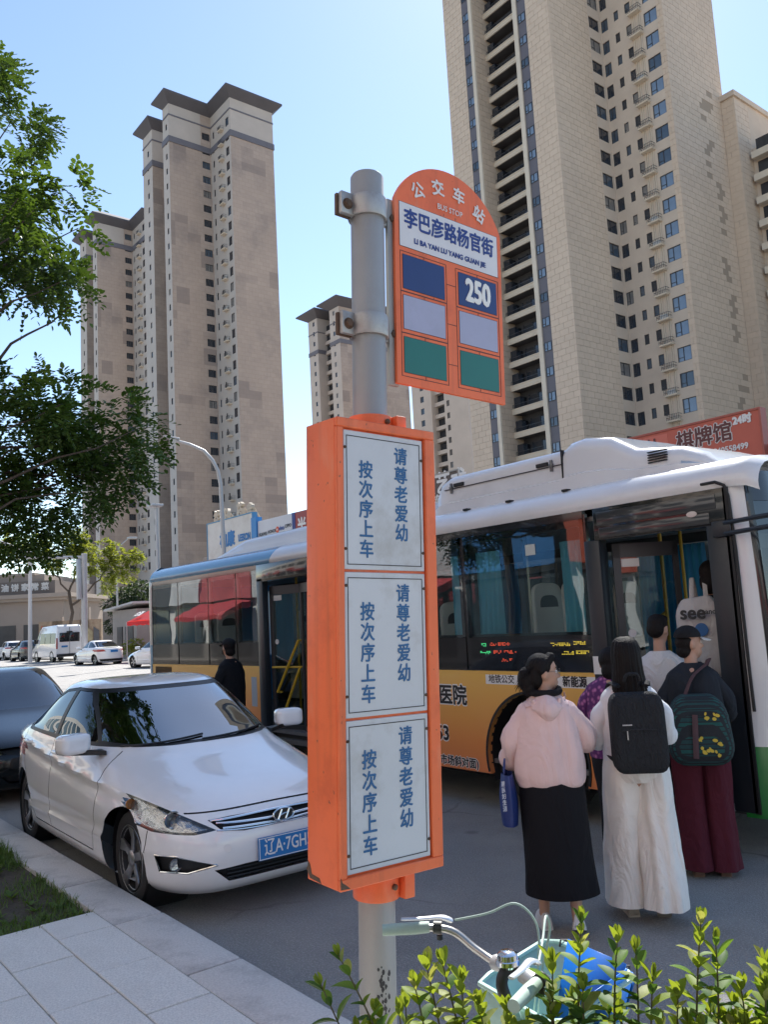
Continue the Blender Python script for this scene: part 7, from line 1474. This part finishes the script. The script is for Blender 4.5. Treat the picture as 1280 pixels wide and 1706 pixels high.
def strands(T, starts, ends, n_, r_=.0016, seed=0, wob=.02):
    q = random.Random(seed); mb = MB()
    for k in range(n_):
        t = q.random(); j = q.randrange(len(starts)); a = starts[j].lerp(starts[(j + 1) % len(starts)], t); b = ends[j].lerp(ends[(j + 1) % len(ends)], t) + rvec(q) * wob; m_ = a.lerp(b, .5) + rvec(q) * wob + (V((a.x, a.y, 0)) - V((b.x, b.y, 0))) * .15
        mb.tube([a + (m_ - a) * 2 * u * (1 - u) + (b - a) * u * u if False else a * (1 - u) ** 2 + m_ * 2 * u * (1 - u) + b * u * u for u in (0, .25, .5, .75, 1)], [r_, r_, r_, r_ * .8, r_ * .3], 4)
    o = part('hair_strands', mb, hair, T); o['kind'] = 'stuff'
strands(A, [f(-.02, -.07, .06), f(-.06, -.04, .10), f(-.06, .04, .10), f(-.02, .07, .06)], [f(-.15, -.05, -.02), f(-.17, -.02, -.05), f(-.17, .03, -.09), f(-.13, .06, -.08)], 140, seed=1, wob=.03)
strands(A, [f(.06, -.04, .09), f(.065, 0, .105), f(.06, .04, .09)], [f(-.10, -.07, .03), f(-.12, 0, .07), f(-.10, .07, .03)], 90, seed=2, wob=.015)
gm = mat('glasses_metal', (.10, .09, .09), .3, metal=.8); mb = MB()
for s in (-1, 1):
    mb.tube([f(.104 - .006 * abs(math.cos(a)), .033 * s + .025 * math.cos(a), .004 + .021 * math.sin(a)) for a in [2 * PI * k / 16 for k in range(17)]], .0013, 5, False); mb.tube([f(.10, .058 * s, .008), f(.03, .076 * s, .012), f(-.01, .078 * s, .006)], .0013, 5)
mb.tube([f(.108, -.008, .008), f(.109, 0, .010), f(.108, .008, .008)], .0013, 5); addm('glasses', mb.mesh('glasses', 60), gm, A)
# blue carrier bag in her left hand
BG = root('carrier_bag', (-3.62, 3.70, .62), 'dark blue carrier bag with white characters hanging beside the black skirt', 'bag', None, math.radians(136), wc=False); navy = mat('bag_navy', (.02, .04, .17), .45, bump=.3, bs=8, var=.15, vs=6)
mb = dress([(0, 0, .01, .075, .035, .004), (0, 0, .0, .085, .045, .004), (0, 0, .10, .095, .05, .012), (0, 0, .2, .10, .045, .012), (0, 0, .29, .10, .03, .008)], seed=9, n_=36); part('bag_body', mb, navy, BG, 80); mb = MB(); mb.tube(curve([(-.05, .02, .29), (-.03, .01, .36), (.03, .01, .36), (.05, .02, .29)]), .005, 6); part('handle', mb, navy, BG)
for k, ch in enumerate('惠民好生活'): text('lettering', ch, .032, (-.085, .026 - k * .0, .24 - k * .035), (.4, -.9, 0), (0, 0, 1), mat('bag_white', (.6, .62, .68), .6), BG, bold=.001, ext=.001)
# ---- woman with the backpack
Bp = P_('person with long black hair in white blouse and wide pale linen trousers', -3.25, 4.44, 134)
hp, f, M_ = headprims((.02, 0, 1.535), 0, 1.02)
body = [('c', (0, 0, .86), (0, 0, 1.08), .13, .11), ('c', (0, 0, 1.08), (0, 0, 1.30), .11, .10), ('e', (0, 0, 1.28), (.08, .14, .05)), ('c', (-.01, 0, 1.33), (.012, 0, 1.45), .052, .048)] + hp + limbs((0, .09, .86), (.08, .09, .47), (.05, .09, .09), .085, .055, .04) + limbs((0, -.09, .86), (.02, -.09, .46), (-.12, -.09, .12), .085, .055, .04) + [('c', (.05, .09, .08), (.15, .1, .04), .035, .025), ('c', (-.12, -.09, .12), (-.03, -.09, .04), .035, .025)]
body += limbs((0, .12, 1.28), (.02, .23, 1.06), (.20, .18, 1.0), .043, .036, .024) + limbs((0, -.12, 1.28), (.04, -.23, 1.05), (.20, -.15, 1.12), .043, .036, .024) + hand((.20, .18, 1.0), (.9, -.3, .2), (0, 0, 1), 1) + hand((.20, -.15, 1.12), (.5, .3, .8), (1, 0, 0), -1)
bB = addm('body', blob(body, .0095, 3), skin, Bp); eyes(Bp, bB, f)
wb_ = cloth('blouse_white', (.8, .8, .81), bump=.35, bs=10)
mb = dress([(0, 0, .90, .145, .20, .010), (0, 0, .92, .15, .205, .012), (0, 0, 1.05, .145, .20, .012), (0, 0, 1.2, .135, .20, .009), (0, 0, 1.31, .11, .185, .006), (0, 0, 1.375, .075, .105, .003), (0, 0, 1.40, .062, .075, .002)], seed=5); addm('blouse', mb.mesh('blouse', 80), wb_, Bp)
for s, pts in ((1, [(0, .11, 1.275), (.0, .19, 1.2), (.02, .232, 1.06), (.10, .225, 1.02), (.19, .185, 1.005)]), (-1, [(0, -.11, 1.275), (.0, -.195, 1.2), (.04, -.238, 1.06), (.11, -.215, 1.07), (.19, -.155, 1.115)])):
    mb = MB(); c_ = curve(pts, 6); mb.tube(c_, [.064 + .008 * math.sin(k * 1.1) - .02 * (k / len(c_)) ** 2 for k in range(len(c_))], 20); addm('sleeve', mb.mesh('sleeve', 80), wb_, Bp)
linen = cloth('linen_cream', (.85, .82, .77), bump=.5, bs=11, var=.07)
for s, rg in ((1, [(0, .09, .97, .13, .105, .004), (.01, .095, .84, .145, .125, .008), (.04, .10, .62, .15, .132, .014), (.06, .11, .40, .16, .138, .018), (.05, .12, .2, .17, .142, .02), (.04, .125, .085, .175, .145, .02)]), (-1, [(0, -.09, .97, .13, .105, .004), (0, -.095, .84, .145, .125, .008), (.01, -.10, .62, .15, .13, .014), (-.03, -.105, .40, .16, .135, .018), (-.07, -.105, .22, .165, .14, .022), (-.09, -.10, .10, .17, .145, .022)])): mb = dress(rg, seed=11 + s); addm('trouser_leg', mb.mesh('trouser_leg', 80), linen, Bp)
mb = dress([(0, 0, .99, .135, .185, .002), (0, 0, .93, .15, .20, .004), (-.005, 0, .85, .16, .215, .006), (0, 0, .80, .14, .20, .006)], seed=12); addm('trouser_waist', mb.mesh('trouser_waist', 80), linen, Bp)
bshoe = cloth('shoe_beige', (.42, .38, .32), rough=.6); shoe(Bp, .06, .10, bshoe, .15, 0, .012); shoe(Bp, -.13, -.085, bshoe, -.1, .55, .085)
def hairshell(T, rings, a0, a1, seed, n_=64, amp=.006):
    mb = MB(); rows = []
    for (cx, cy, z, rx, ry) in rings:
        row = []
        for j in range(n_ + 1):
            a = a0 + (a1 - a0) * j / n_; lock = math.sin(a * 17 + seed) * .5 + math.sin(a * 31 + z * 6) * .35 + noise.noise(V((math.cos(a) * 5, math.sin(a) * 5, z * 3 + seed))); k = 1 + amp / max(rx, .03) * lock
            row.append((cx + rx * math.cos(a) * k, cy + ry * math.sin(a) * k, z + (.02 * lock if z < 1.26 else 0)))
        rows.append(row)
    mb.grid(rows); o = link('hair', mb.mesh('hair', 80), hair, T); o.modifiers.new('t', 'SOLIDIFY').thickness = .02; return o
hairshell(Bp, [(.005, 0, 1.662, .02, .02), (.0, 0, 1.655, .055, .05), (-.005, 0, 1.635, .085, .075), (-.008, 0, 1.60, .105, .090), (-.012, 0, 1.55, .113, .097), (-.018, 0, 1.49, .108, .099), (-.03, 0, 1.43, .098, .104), (-.045, 0, 1.37, .09, .112), (-.055, 0, 1.31, .085, .118), (-.06, 0, 1.25, .085, .116), (-.065, 0, 1.19, .085, .108), (-.068, 0, 1.155, .08, .095)], math.radians(58), math.radians(302), 4)
strands(Bp, [f(-.02, -.085, .03), f(-.07, -.06, .08), f(-.09, 0, .08), f(-.07, .06, .08), f(-.02, .085, .03)], [V((-.10, -.115, 1.21)), V((-.135, -.07, 1.17)), V((-.14, 0, 1.16)), V((-.135, .07, 1.17)), V((-.10, .115, 1.21))], 260, .0022, 3, .02)
# backpack
BPk = root('backpack', (-3.25, 4.44, .91), 'black backpack worn over a white blouse by the long-haired person', 'backpack', None, math.radians(134), wc=False); bpm = cloth('backpack_black', (.022, .024, .028), bump=.3, bs=60, rough=.7)
b = bmesh.new(); bmesh.ops.create_cube(b, size=1); bmesh.ops.bevel(b, geom=[e for e in b.edges], offset=.22, segments=5, profile=.6, affect='EDGES'); mb = MB(); mb.add(b, Matrix.Translation((-.225, 0, .20)) @ Matrix.Rotation(.06, 4, 'Y') @ Matrix.Diagonal((.18, .345, .46, 1)))
for v in mb.bm.verts:
    if v.co.z > .3: v.co.y *= 1 - .35 * (v.co.z - .3); v.co.x += .12 * (v.co.z - .3)
bb = part('pack_body', mb, bpm, BPk, 60)
mb = MB(); mb.tube([(-.312, y, z) for y, z in [(-.11, .22), (-.05, .225), (.05, .225), (.11, .22)]], .004, 6); part('zip', mb, plastic, bb)
mb = MB(); mb.box(-.322, -.315, .075, .081, .17, .22); part('zip_pull', mb, silver, bb)
mb = MB(); mb.box(-.318, -.313, .045, .105, .25, .257); part('brand_tag', mb, mat('tag_grey', (.4, .4, .42), .5), bb)
mb = MB(); mb.tube([(-.20 + .0, .135 * math.cos(a) * 1.0, .30 + .185 * math.sin(a)) if False else (-.215, .165 * math.cos(a), .23 + .185 * math.sin(a)) for a in [PI * k / 16 for k in range(17)]], .006, 6); part('zip', mb, plastic, bb)
mb = MB(); mb.tube(curve([(-.16, .05, .49), (-.18, .03, .53), (-.18, -.03, .53), (-.16, -.05, .49)]), .011, 8); part('grab_handle', mb, bpm, bb)
for s in (-1, 1): mb = MB(); mb.tube(curve([(-.14, .09 * s, .46), (-.06, .11 * s, .475), (.03, .125 * s, .45), (.12, .13 * s, .34), (.10, .15 * s, .2), (-.02, .17 * s, .06), (-.15, .15 * s, .03)]), .026, 8, flat=(1, .35)); part('shoulder_strap', mb, bpm, bb)
# ---- person with the cap, patterned bag and maroon trousers
C_ = P_('person in black cap with white visor and maroon trousers at the bus door', -3.42, 5.42, 128)
hp, f, M_ = headprims((.02, 0, 1.56), math.radians(-72), 1.02)
body = [('c', (0, 0, .88), (0, 0, 1.1), .14, .12), ('c', (0, 0, 1.1), (0, 0, 1.33), .12, .11), ('e', (0, 0, 1.30), (.08, .15, .05)), ('c', (-.01, 0, 1.36), (.012, 0, 1.48), .055, .05)] + hp + limbs((0, .09, .88), (.05, .09, .47), (-.02, .09, .09), .085, .055, .04) + limbs((0, -.09, .88), (.04, -.09, .46), (.0, -.09, .09), .085, .055, .04) + [('c', (0, -.09, .08), (.1, -.1, .04), .035, .025), ('c', (-.02, .09, .08), (.08, .1, .04), .035, .025)] + limbs((0, .12, 1.31), (.03, .25, 1.08), (.18, .18, .98), .046, .038, .026) + limbs((0, -.12, 1.31), (.06, -.24, 1.08), (.2, -.14, 1.15), .046, .038, .026) + hand((.18, .18, .98), (1, -.2, .1), (0, 0, 1), 1) + hand((.2, -.14, 1.15), (.7, .2, .6), (1, 0, 0), -1)
bC = addm('body', blob(body, .0095, 3), skin, C_); eyes(C_, bC, f); dk = cloth('top_navy', (.022, .026, .034))
mb = dress([(0, 0, .84, .165, .215, .008), (0, 0, .86, .17, .22, .010), (0, 0, 1.05, .16, .22, .012), (0, 0, 1.22, .145, .215, .009), (0, 0, 1.34, .115, .195, .006), (0, 0, 1.405, .08, .115, .003), (0, 0, 1.43, .064, .075, .002)], seed=21); addm('top', mb.mesh('top', 80), dk, C_)
for s, pts in ((1, [(0, .12, 1.30), (.0, .205, 1.21), (.03, .25, 1.07), (.10, .235, 1.03)]), (-1, [(0, -.12, 1.30), (.01, -.21, 1.21), (.06, -.25, 1.07), (.12, -.21, 1.10)])): mb = MB(); c_ = curve(pts, 6); mb.tube(c_, [.07 - .012 * k / len(c_) + .006 * math.sin(k) for k in range(len(c_))], 18); addm('sleeve', mb.mesh('sleeve', 80), dk, C_)
mar = cloth('trouser_maroon', (.10, .018, .030), bump=.3)
for s, rg in ((1, [(0, .09, .96, .13, .11, .004), (0, .095, .84, .14, .12, .006), (.02, .095, .6, .125, .115, .009), (.01, .095, .35, .12, .11, .012), (-.02, .095, .05, .14, .12, .014)]), (-1, [(0, -.09, .96, .13, .11, .004), (0, -.095, .84, .14, .12, .006), (.02, -.095, .6, .125, .115, .009), (.02, -.095, .35, .12, .11, .012), (.0, -.095, .045, .145, .125, .014)])): mb = dress(rg, seed=30 + s); addm('trouser_leg', mb.mesh('trouser_leg', 80), mar, C_)
tsh = mat('shoe_tan', (.2, .12, .08), .5); shoe(C_, 0, -.095, tsh, 0, 0, .012); shoe(C_, -.02, .095, tsh, 0, 0, .012)
rt4 = M_.to_3x3().to_4x4(); addm('hair', blob([('e', f(-.02, 0, .01), (.088, .080, .075), rt4), ('e', f(-.05, 0, -.05), (.055, .066, .05), rt4)], .008, 3), hair, C_)
mb = MB(); b = bmesh.new(); bmesh.ops.create_uvsphere(b, u_segments=28, v_segments=16, radius=1); bmesh.ops.delete(b, geom=[v for v in b.verts if v.co.z < -.05], context='VERTS'); mb.add(b, Matrix.Translation(f(-.01, 0, .045)) @ rt4 @ Matrix.Diagonal((.105, .092, .085, 1))); cp = addm('cap', mb.mesh('cap', 60), cloth('cap_black', (.015, .015, .017)), C_)
mb = MB(); mb.grid([[f(.07 + r_ * math.cos(a) * .10, .088 * math.sin(a) * (1 + r_ * .05), .04 - r_ * .03 * math.cos(a) + .012 * math.cos(a * 2)) for a in [-1.35 + 2.7 * k / 14 for k in range(15)]] for r_ in (0, .35, .7, 1.0)]); o = addm('visor', mb.mesh('visor', 60), cloth('visor_white', (.62, .60, .55)), C_); o.modifiers.new('t', 'SOLIDIFY').thickness = .004
SB = root('shoulder_bag', (-3.42, 5.42, .78), 'green and black patterned bag with yellow motifs slung over a dark back', 'bag', None, math.radians(128), wc=False)
gp = mat('bag_pattern', (.012, .07, .065), .8, bump=.3, bs=30); n = gp.node_tree.nodes; l = gp.node_tree.links; tc = n.new('ShaderNodeTexCoord'); br = n.new('ShaderNodeTexBrick'); br.inputs['Scale'].default_value = 16; br.inputs['Color1'].default_value = (.008, .09, .08, 1); br.inputs['Color2'].default_value = (.01, .045, .05, 1); br.inputs['Mortar'].default_value = (.012, .016, .02, 1); br.inputs['Mortar Size'].default_value = .07; mp = n.new('ShaderNodeMapping'); mp.inputs['Rotation'].default_value = (PI / 2, 0, PI / 2); l.new(tc.outputs['Object'], mp.inputs[0]); l.new(mp.outputs[0], br.inputs[0]); l.new(br.outputs[0], n['Principled BSDF'].inputs['Base Color'])
b = bmesh.new(); bmesh.ops.create_cube(b, size=1); bmesh.ops.bevel(b, geom=list(b.edges), offset=.3, segments=5, profile=.55, affect='EDGES'); mb = MB(); mb.add(b, Matrix.Translation((-.26, .02, .22)) @ Matrix.Diagonal((.22, .46, .46, 1)))
for v in mb.bm.verts: 
    k = (v.co.z - .22) / .23; v.co.y *= 1 - .22 * max(0, k); v.co.x += .05 * max(0, k)
sb_ = part('bag_body', mb, gp, SB, 60); yel = mat('bag_yellow', (.6, .45, .05), .7); rb = random.Random(4)
for k in range(7):
    y, z = rb.uniform(-.17, .18), rb.uniform(.05, .34); mb = MB(); c = V((-.374, y, z))
    for q in range(3): o = V((0, rb.uniform(-.02, .02), rb.uniform(-.02, .02))); mb.lathe([(.012, 0), (.012, .003), (0, .003)], 8, frame(c + o, (0, -1, 0), (0, rb.uniform(-.5, .5), 1)) @ Matrix.Diagonal((rb.uniform(.5, 1.6), 1, 1, 1)))
    o = part('motif', mb, yel, sb_); o['kind'] = 'stuff'
mb = MB(); mb.tube(curve([(-.20, .10, .42), (-.16, .02, .56), (-.08, -.10, .64), (.03, -.13, .66), (.13, -.10, .55)]), .024, 8, flat=(1, .25)); part('strap', mb, cloth('strap_brown', (.10, .06, .065)), sb_); mb = MB(); mb.tube([(-.378, .07, .05), (-.379, .06, .2), (-.36, .05, .33)], .02, 8, flat=(1, .25)); part('strap', mb, MATS['strap_brown'], sb_)
# ---- man in the white shirt, and the one in the flowered top
D_ = P_('short-haired person in a white shirt boarding the bus', -3.80, 5.62, 120); hp, f, M_ = headprims((.02, 0, 1.655), math.radians(-20), 1.04, .15)
def simple(T, hp, up, shirt, legs, shoe_m, seed, H=1.0, sh=None):
    b = [('c', (0, 0, .9 * H), (0, 0, 1.14 * H), .13, .12), ('c', (0, 0, 1.14 * H), (0, 0, 1.40 * H), .12, .11), ('e', (0, 0, 1.37 * H), (.08, .15, .05)), ('c', (-.01, 0, 1.42 * H), (.012, 0, 1.55 * H), .058, .053)] + hp + limbs((0, .09, .9 * H), (.04, .09, .48 * H), (0, .09, .09), .085, .055, .04) + limbs((0, -.09, .9 * H), (.04, -.09, .48 * H), (0, -.09, .09), .085, .055, .04) + limbs((0, .13, 1.36 * H), (.04, .25, 1.12 * H), (.2, .18, 1.05 * H), .046, .036, .026) + limbs((0, -.13, 1.36 * H), (.06, -.25, 1.12 * H), (.22, -.12, 1.12 * H), .046, .036, .026) + hand((.2, .18, 1.05 * H), (1, -.2, .2), (0, 0, 1), 1) + hand((.22, -.12, 1.12 * H), (.7, .3, .5), (1, 0, 0), -1)
    bd_ = addm('body', blob(b, .0105, 3), skin, T)
    mb = dress([(0, 0, .86 * H, .155, .205, .008), (0, 0, .88 * H, .16, .21, .009), (0, 0, 1.1 * H, .155, .21, .012), (0, 0, 1.28 * H, .145, .215, .009), (0, 0, 1.41 * H, .115, .20, .006), (0, 0, 1.475 * H, .08, .115, .003), (0, 0, 1.50 * H, .066, .078, .002)], seed=seed); addm('top', mb.mesh('top', 80), shirt, T)
    for s, pts in ((1, [(0, .13, 1.365 * H), (0, .21, 1.28 * H), (.03, .25, 1.14 * H)]), (-1, [(0, -.13, 1.365 * H), (.01, -.215, 1.28 * H), (.05, -.25, 1.14 * H)])): mb = MB(); c_ = curve(pts, 6); mb.tube(c_, [.071 - .006 * k / len(c_) for k in range(len(c_))], 18); addm('sleeve', mb.mesh('sleeve', 80), sh or shirt, T)
    for s in (-1, 1): mb = dress([(0, .09 * s, .98 * H, .125, .105, .004), (0, .092 * s, .84 * H, .13, .11, .006), (.03, .092 * s, .5 * H, .09, .085, .008), (0, .092 * s, .07, .085, .08, .012)], seed=seed + 2 + s); addm('trouser_leg', mb.mesh('trouser_leg', 80), legs, T); shoe(T, .0, .092 * s, shoe_m, 0, 0, .012)
    return bd_
dkp = cloth('trouser_dark', (.02, .02, .024)); dsh = mat('shoe_black', (.02, .02, .02), .5)
bd_ = simple(D_, hp, None, cloth('shirt_white', (.68, .68, .68), bump=.35), dkp, dsh, 40); eyes(D_, bd_, f); rt4 = M_.to_3x3().to_4x4(); addm('hair', blob([('e', f(-.015, 0, .042), (.094, .082, .078), rt4), ('e', f(-.055, 0, .0), (.056, .074, .07), rt4), ('e', f(.03, 0, .085), (.055, .07, .035), rt4)], .008, 2), hair, D_)
E_ = P_('person with dark hair and glasses in a purple flowered top, mostly hidden in the queue', -3.96, 5.20, 115); hp, f, M_ = headprims((.02, 0, 1.435), math.radians(25), 1.0)
flo = mat('flower_top', (.30, .06, .20), .8); n = flo.node_tree.nodes; l = flo.node_tree.links; tc = n.new('ShaderNodeTexCoord'); vo = n.new('ShaderNodeTexVoronoi'); vo.inputs['Scale'].default_value = 26; cr = n.new('ShaderNodeValToRGB'); cr.color_ramp.elements[0].color = (.5, .16, .36, 1); cr.color_ramp.elements[1].color = (.10, .02, .12, 1); cr.color_ramp.elements[0].position = .1; cr.color_ramp.elements[1].position = .5; l.new(tc.outputs['Object'], vo.inputs[0]); l.new(vo.outputs['Distance'], cr.inputs[0]); l.new(cr.outputs[0], n['Principled BSDF'].inputs['Base Color'])
bd_ = simple(E_, hp, None, flo, dkp, dsh, 50, .895); eyes(E_, bd_, f); rt4 = M_.to_3x3().to_4x4(); addm('hair', blob([('e', f(-.02, 0, .03), (.098, .092, .092), rt4), ('e', f(-.06, 0, -.05), (.065, .085, .08), rt4)], .008, 2), hair, E_)
# ---- passenger already inside with a white tote bag
F_ = P_('person in dark jacket and jeans standing inside the bus door with a white tote bag', -3.70, 6.25, 112, .40); hp, f, M_ = headprims((.02, 0, 1.655), 0, 1.04); bd_ = simple(F_, hp, None, cloth('jacket_dark', (.015, .017, .022)), cloth('jeans_blue', (.07, .11, .17)), dsh, 60); eyes(F_, bd_, f); rt4 = M_.to_3x3().to_4x4(); addm('hair', blob([('e', f(-.015, 0, .03), (.10, .09, .095), rt4), ('e', f(-.06, 0, -.05), (.07, .085, .10), rt4)], .008, 2), hair, F_)
TB = root('tote_bag', (-3.70, 6.25, 1.24), 'white cloth tote bag with blue print on the passenger inside the door', 'bag', None, math.radians(112), wc=False); b = bmesh.new(); bmesh.ops.create_cube(b, size=1); bmesh.ops.bevel(b, geom=list(b.edges), offset=.2, segments=4, profile=.5, affect='EDGES'); mb = MB(); mb.add(b, Matrix.Translation((-.20, .07, .30)) @ Matrix.Rotation(-.08, 4, 'X') @ Matrix.Diagonal((.12, .34, .56, 1)))
for v in mb.bm.verts:
    k = (v.co.z - .3) / .28; v.co.y = .07 + (v.co.y - .07) * (1 - .25 * max(0, k)); v.co.x += .06 * max(0, k) + .012 * noise.noise(v.co * 14)
tb = part('bag_body', mb, cloth('tote_white', (.52, .51, .50), bump=.4), TB, 60); ink = mat('tote_black', (.03, .03, .03), .7); text('lettering', 'see', .13, (-.262, .10, .47), (0, -1, 0), (.14, 0, 1), ink, tb, bold=.004, ext=.002); text('lettering', 'and', .05, (-.255, -.02, .475), (0, -1, 0), (.14, 0, 1), ink, tb, bold=.001, ext=.002)
mb = MB(); mb.lathe([(.045, 0), (.045, .004), (0, .004)], 20, frame((-.264, .05, .355), (0, -1, 0), (0, 0, 1))); part('blue_print', mb, mat('tote_blue', (.03, .12, .3), .7), tb)
for k in range(5): a = k * PI / 5; mb = MB(); mb.box(-.004, 0, -.04, .04, -.006, .006); me = mb.mesh('red_print', 0); me.transform(Matrix.Translation((-.264, .15, .30)) @ Matrix.Rotation(a, 4, 'X')); link('red_print', me, mat('tote_red', (.4, .06, .05), .7), tb)
for s in (0, 1): mb = MB(); mb.tube(curve([(-.14, .02 + .1 * s, .55), (-.07, .03 + .09 * s, .70), (.04, .04 + .09 * s, .70), (.12, .05 + .08 * s, .55)]), .016, 8, flat=(1, .3)); part('strap', mb, MATS['tote_white'], tb)
# ---- passer-by in black by the rear of the bus
G_ = root('person', (-10.0, 5.25, 0), 'person in black clothes and cap walking past the rear of the bus', 'person', None, math.radians(205), wc=False); hp, f, M_ = headprims((.02, 0, 1.585), math.radians(-25), 1.0); bl2 = cloth('jacket_black', (.012, .013, .016)); bd_ = simple(G_, hp, None, bl2, dkp, dsh, 70, .965, bl2); eyes(G_, bd_, f); rt4 = M_.to_3x3().to_4x4(); addm('hair', blob([('e', f(-.02, 0, .02), (.088, .08, .08), rt4), ('e', f(-.05, 0, -.05), (.055, .07, .06), rt4)], .009, 2), hair, G_)
mb = MB(); b = bmesh.new(); bmesh.ops.create_uvsphere(b, u_segments=24, v_segments=12, radius=1); bmesh.ops.delete(b, geom=[v for v in b.verts if v.co.z < -.05], context='VERTS'); mb.add(b, Matrix.Translation(f(-.01, 0, .045)) @ rt4 @ Matrix.Diagonal((.104, .092, .085, 1))); mb.grid([[f(.07 + r_ * math.cos(a) * .09, .085 * math.sin(a), .045 - r_ * .03 * math.cos(a)) for a in [-1.3 + 2.6 * k / 10 for k in range(11)]] for r_ in (0, .5, 1.0)]); addm('cap', mb.mesh('cap', 60), MATS['cap_black'], G_)
mb = MB(); mb.grid([[f(.085 + .012 * math.cos(v) - .035 * abs(u) ** 2, u * .062, -.045 + v * .03) for u in [-1 + k / 5 for k in range(11)]] for v in (-1.2, -.6, 0, .6, 1.0)]); addm('face_mask', mb.mesh('face_mask', 60), mat('mask_black', (.02, .02, .022), .8), G_)

for o in (A, Bp, C_, D_, E_, F_, BPk, SB): o.scale = (1, .91, 1)
TB.scale = (1.1, 1.1, 1.12)
# ================================================================== shop terrace on our side, behind the viewer (mirrored in the bus windows)
SB2 = root('shop_terrace', (-15, -14, .13), 'two-storey shop terrace behind the viewer, mirrored in the bus windows', 'shop building')
bw = mat('terrace_wall', (.72, .68, .62), .85, var=.12, vs=.4); gl2 = mat('terrace_window', (.04, .06, .07), .1, spec=.7)
mb = MB(); mb.box(-75, 45, -20, -9.5, .1, 9.0); part('wall', mb, bw, SB2, 0)
rb = random.Random(12); sc_ = [(.62, .6, .58), (.5, .04, .04), (.62, .6, .58), (.05, .2, .45), (.55, .1, .05), (.1, .1, .1), (.62, .6, .58), (.5, .12, .12)]
x = -74; k = 0
while x < 44:
    w_ = rb.uniform(3.5, 6); m = mat('terrace_sign_%d' % (k % 8), sc_[k % 8], .6, var=.2, vs=1.2)
    b = MB(); b.box(x, x + w_ - .15, -9.5, -9.2, 3.3, 4.7); part('sign_board', b, m, SB2, 0)
    b = MB(); b.box(x + .3, x + w_ - .5, -9.5, -9.44, .3, 3.1); part('shop_window', b, gl2, SB2, 0)
    b = MB(); b.box(x + .6, x + w_ - .9, -9.5, -9.43, 5.6, 7.6); part('window', b, gl2, SB2, 0)
    if k % 3 == 1:
        b = MB(); b.prism([(x, -9.2, 3.2), (x, -7.6, 2.5), (x, -7.6, 2.3), (x, -9.2, 2.9)], (w_ - .2, 0, 0)); part('awning', b, mat('terrace_awning', (.42, .03, .035), .7), SB2, 0)
    x += w_; k += 1
TB2 = root('apartment_block', (-20, -40, 0), 'apartment block behind the shop terrace, mirrored in car windows', 'apartment block'); mb = MB(); mb.box(-60, 25, -50, -34, 0, 42); part('wall', mb, wall_a, TB2, 0)
for kx in range(16):
    for kz in range(4, 13): inst('window', win_mesh(2.0, 1.6, 1, False), TB2, V((-57 + kx * 5.3, -33.9, kz * 3.1)) - ORG[TB2], PI)
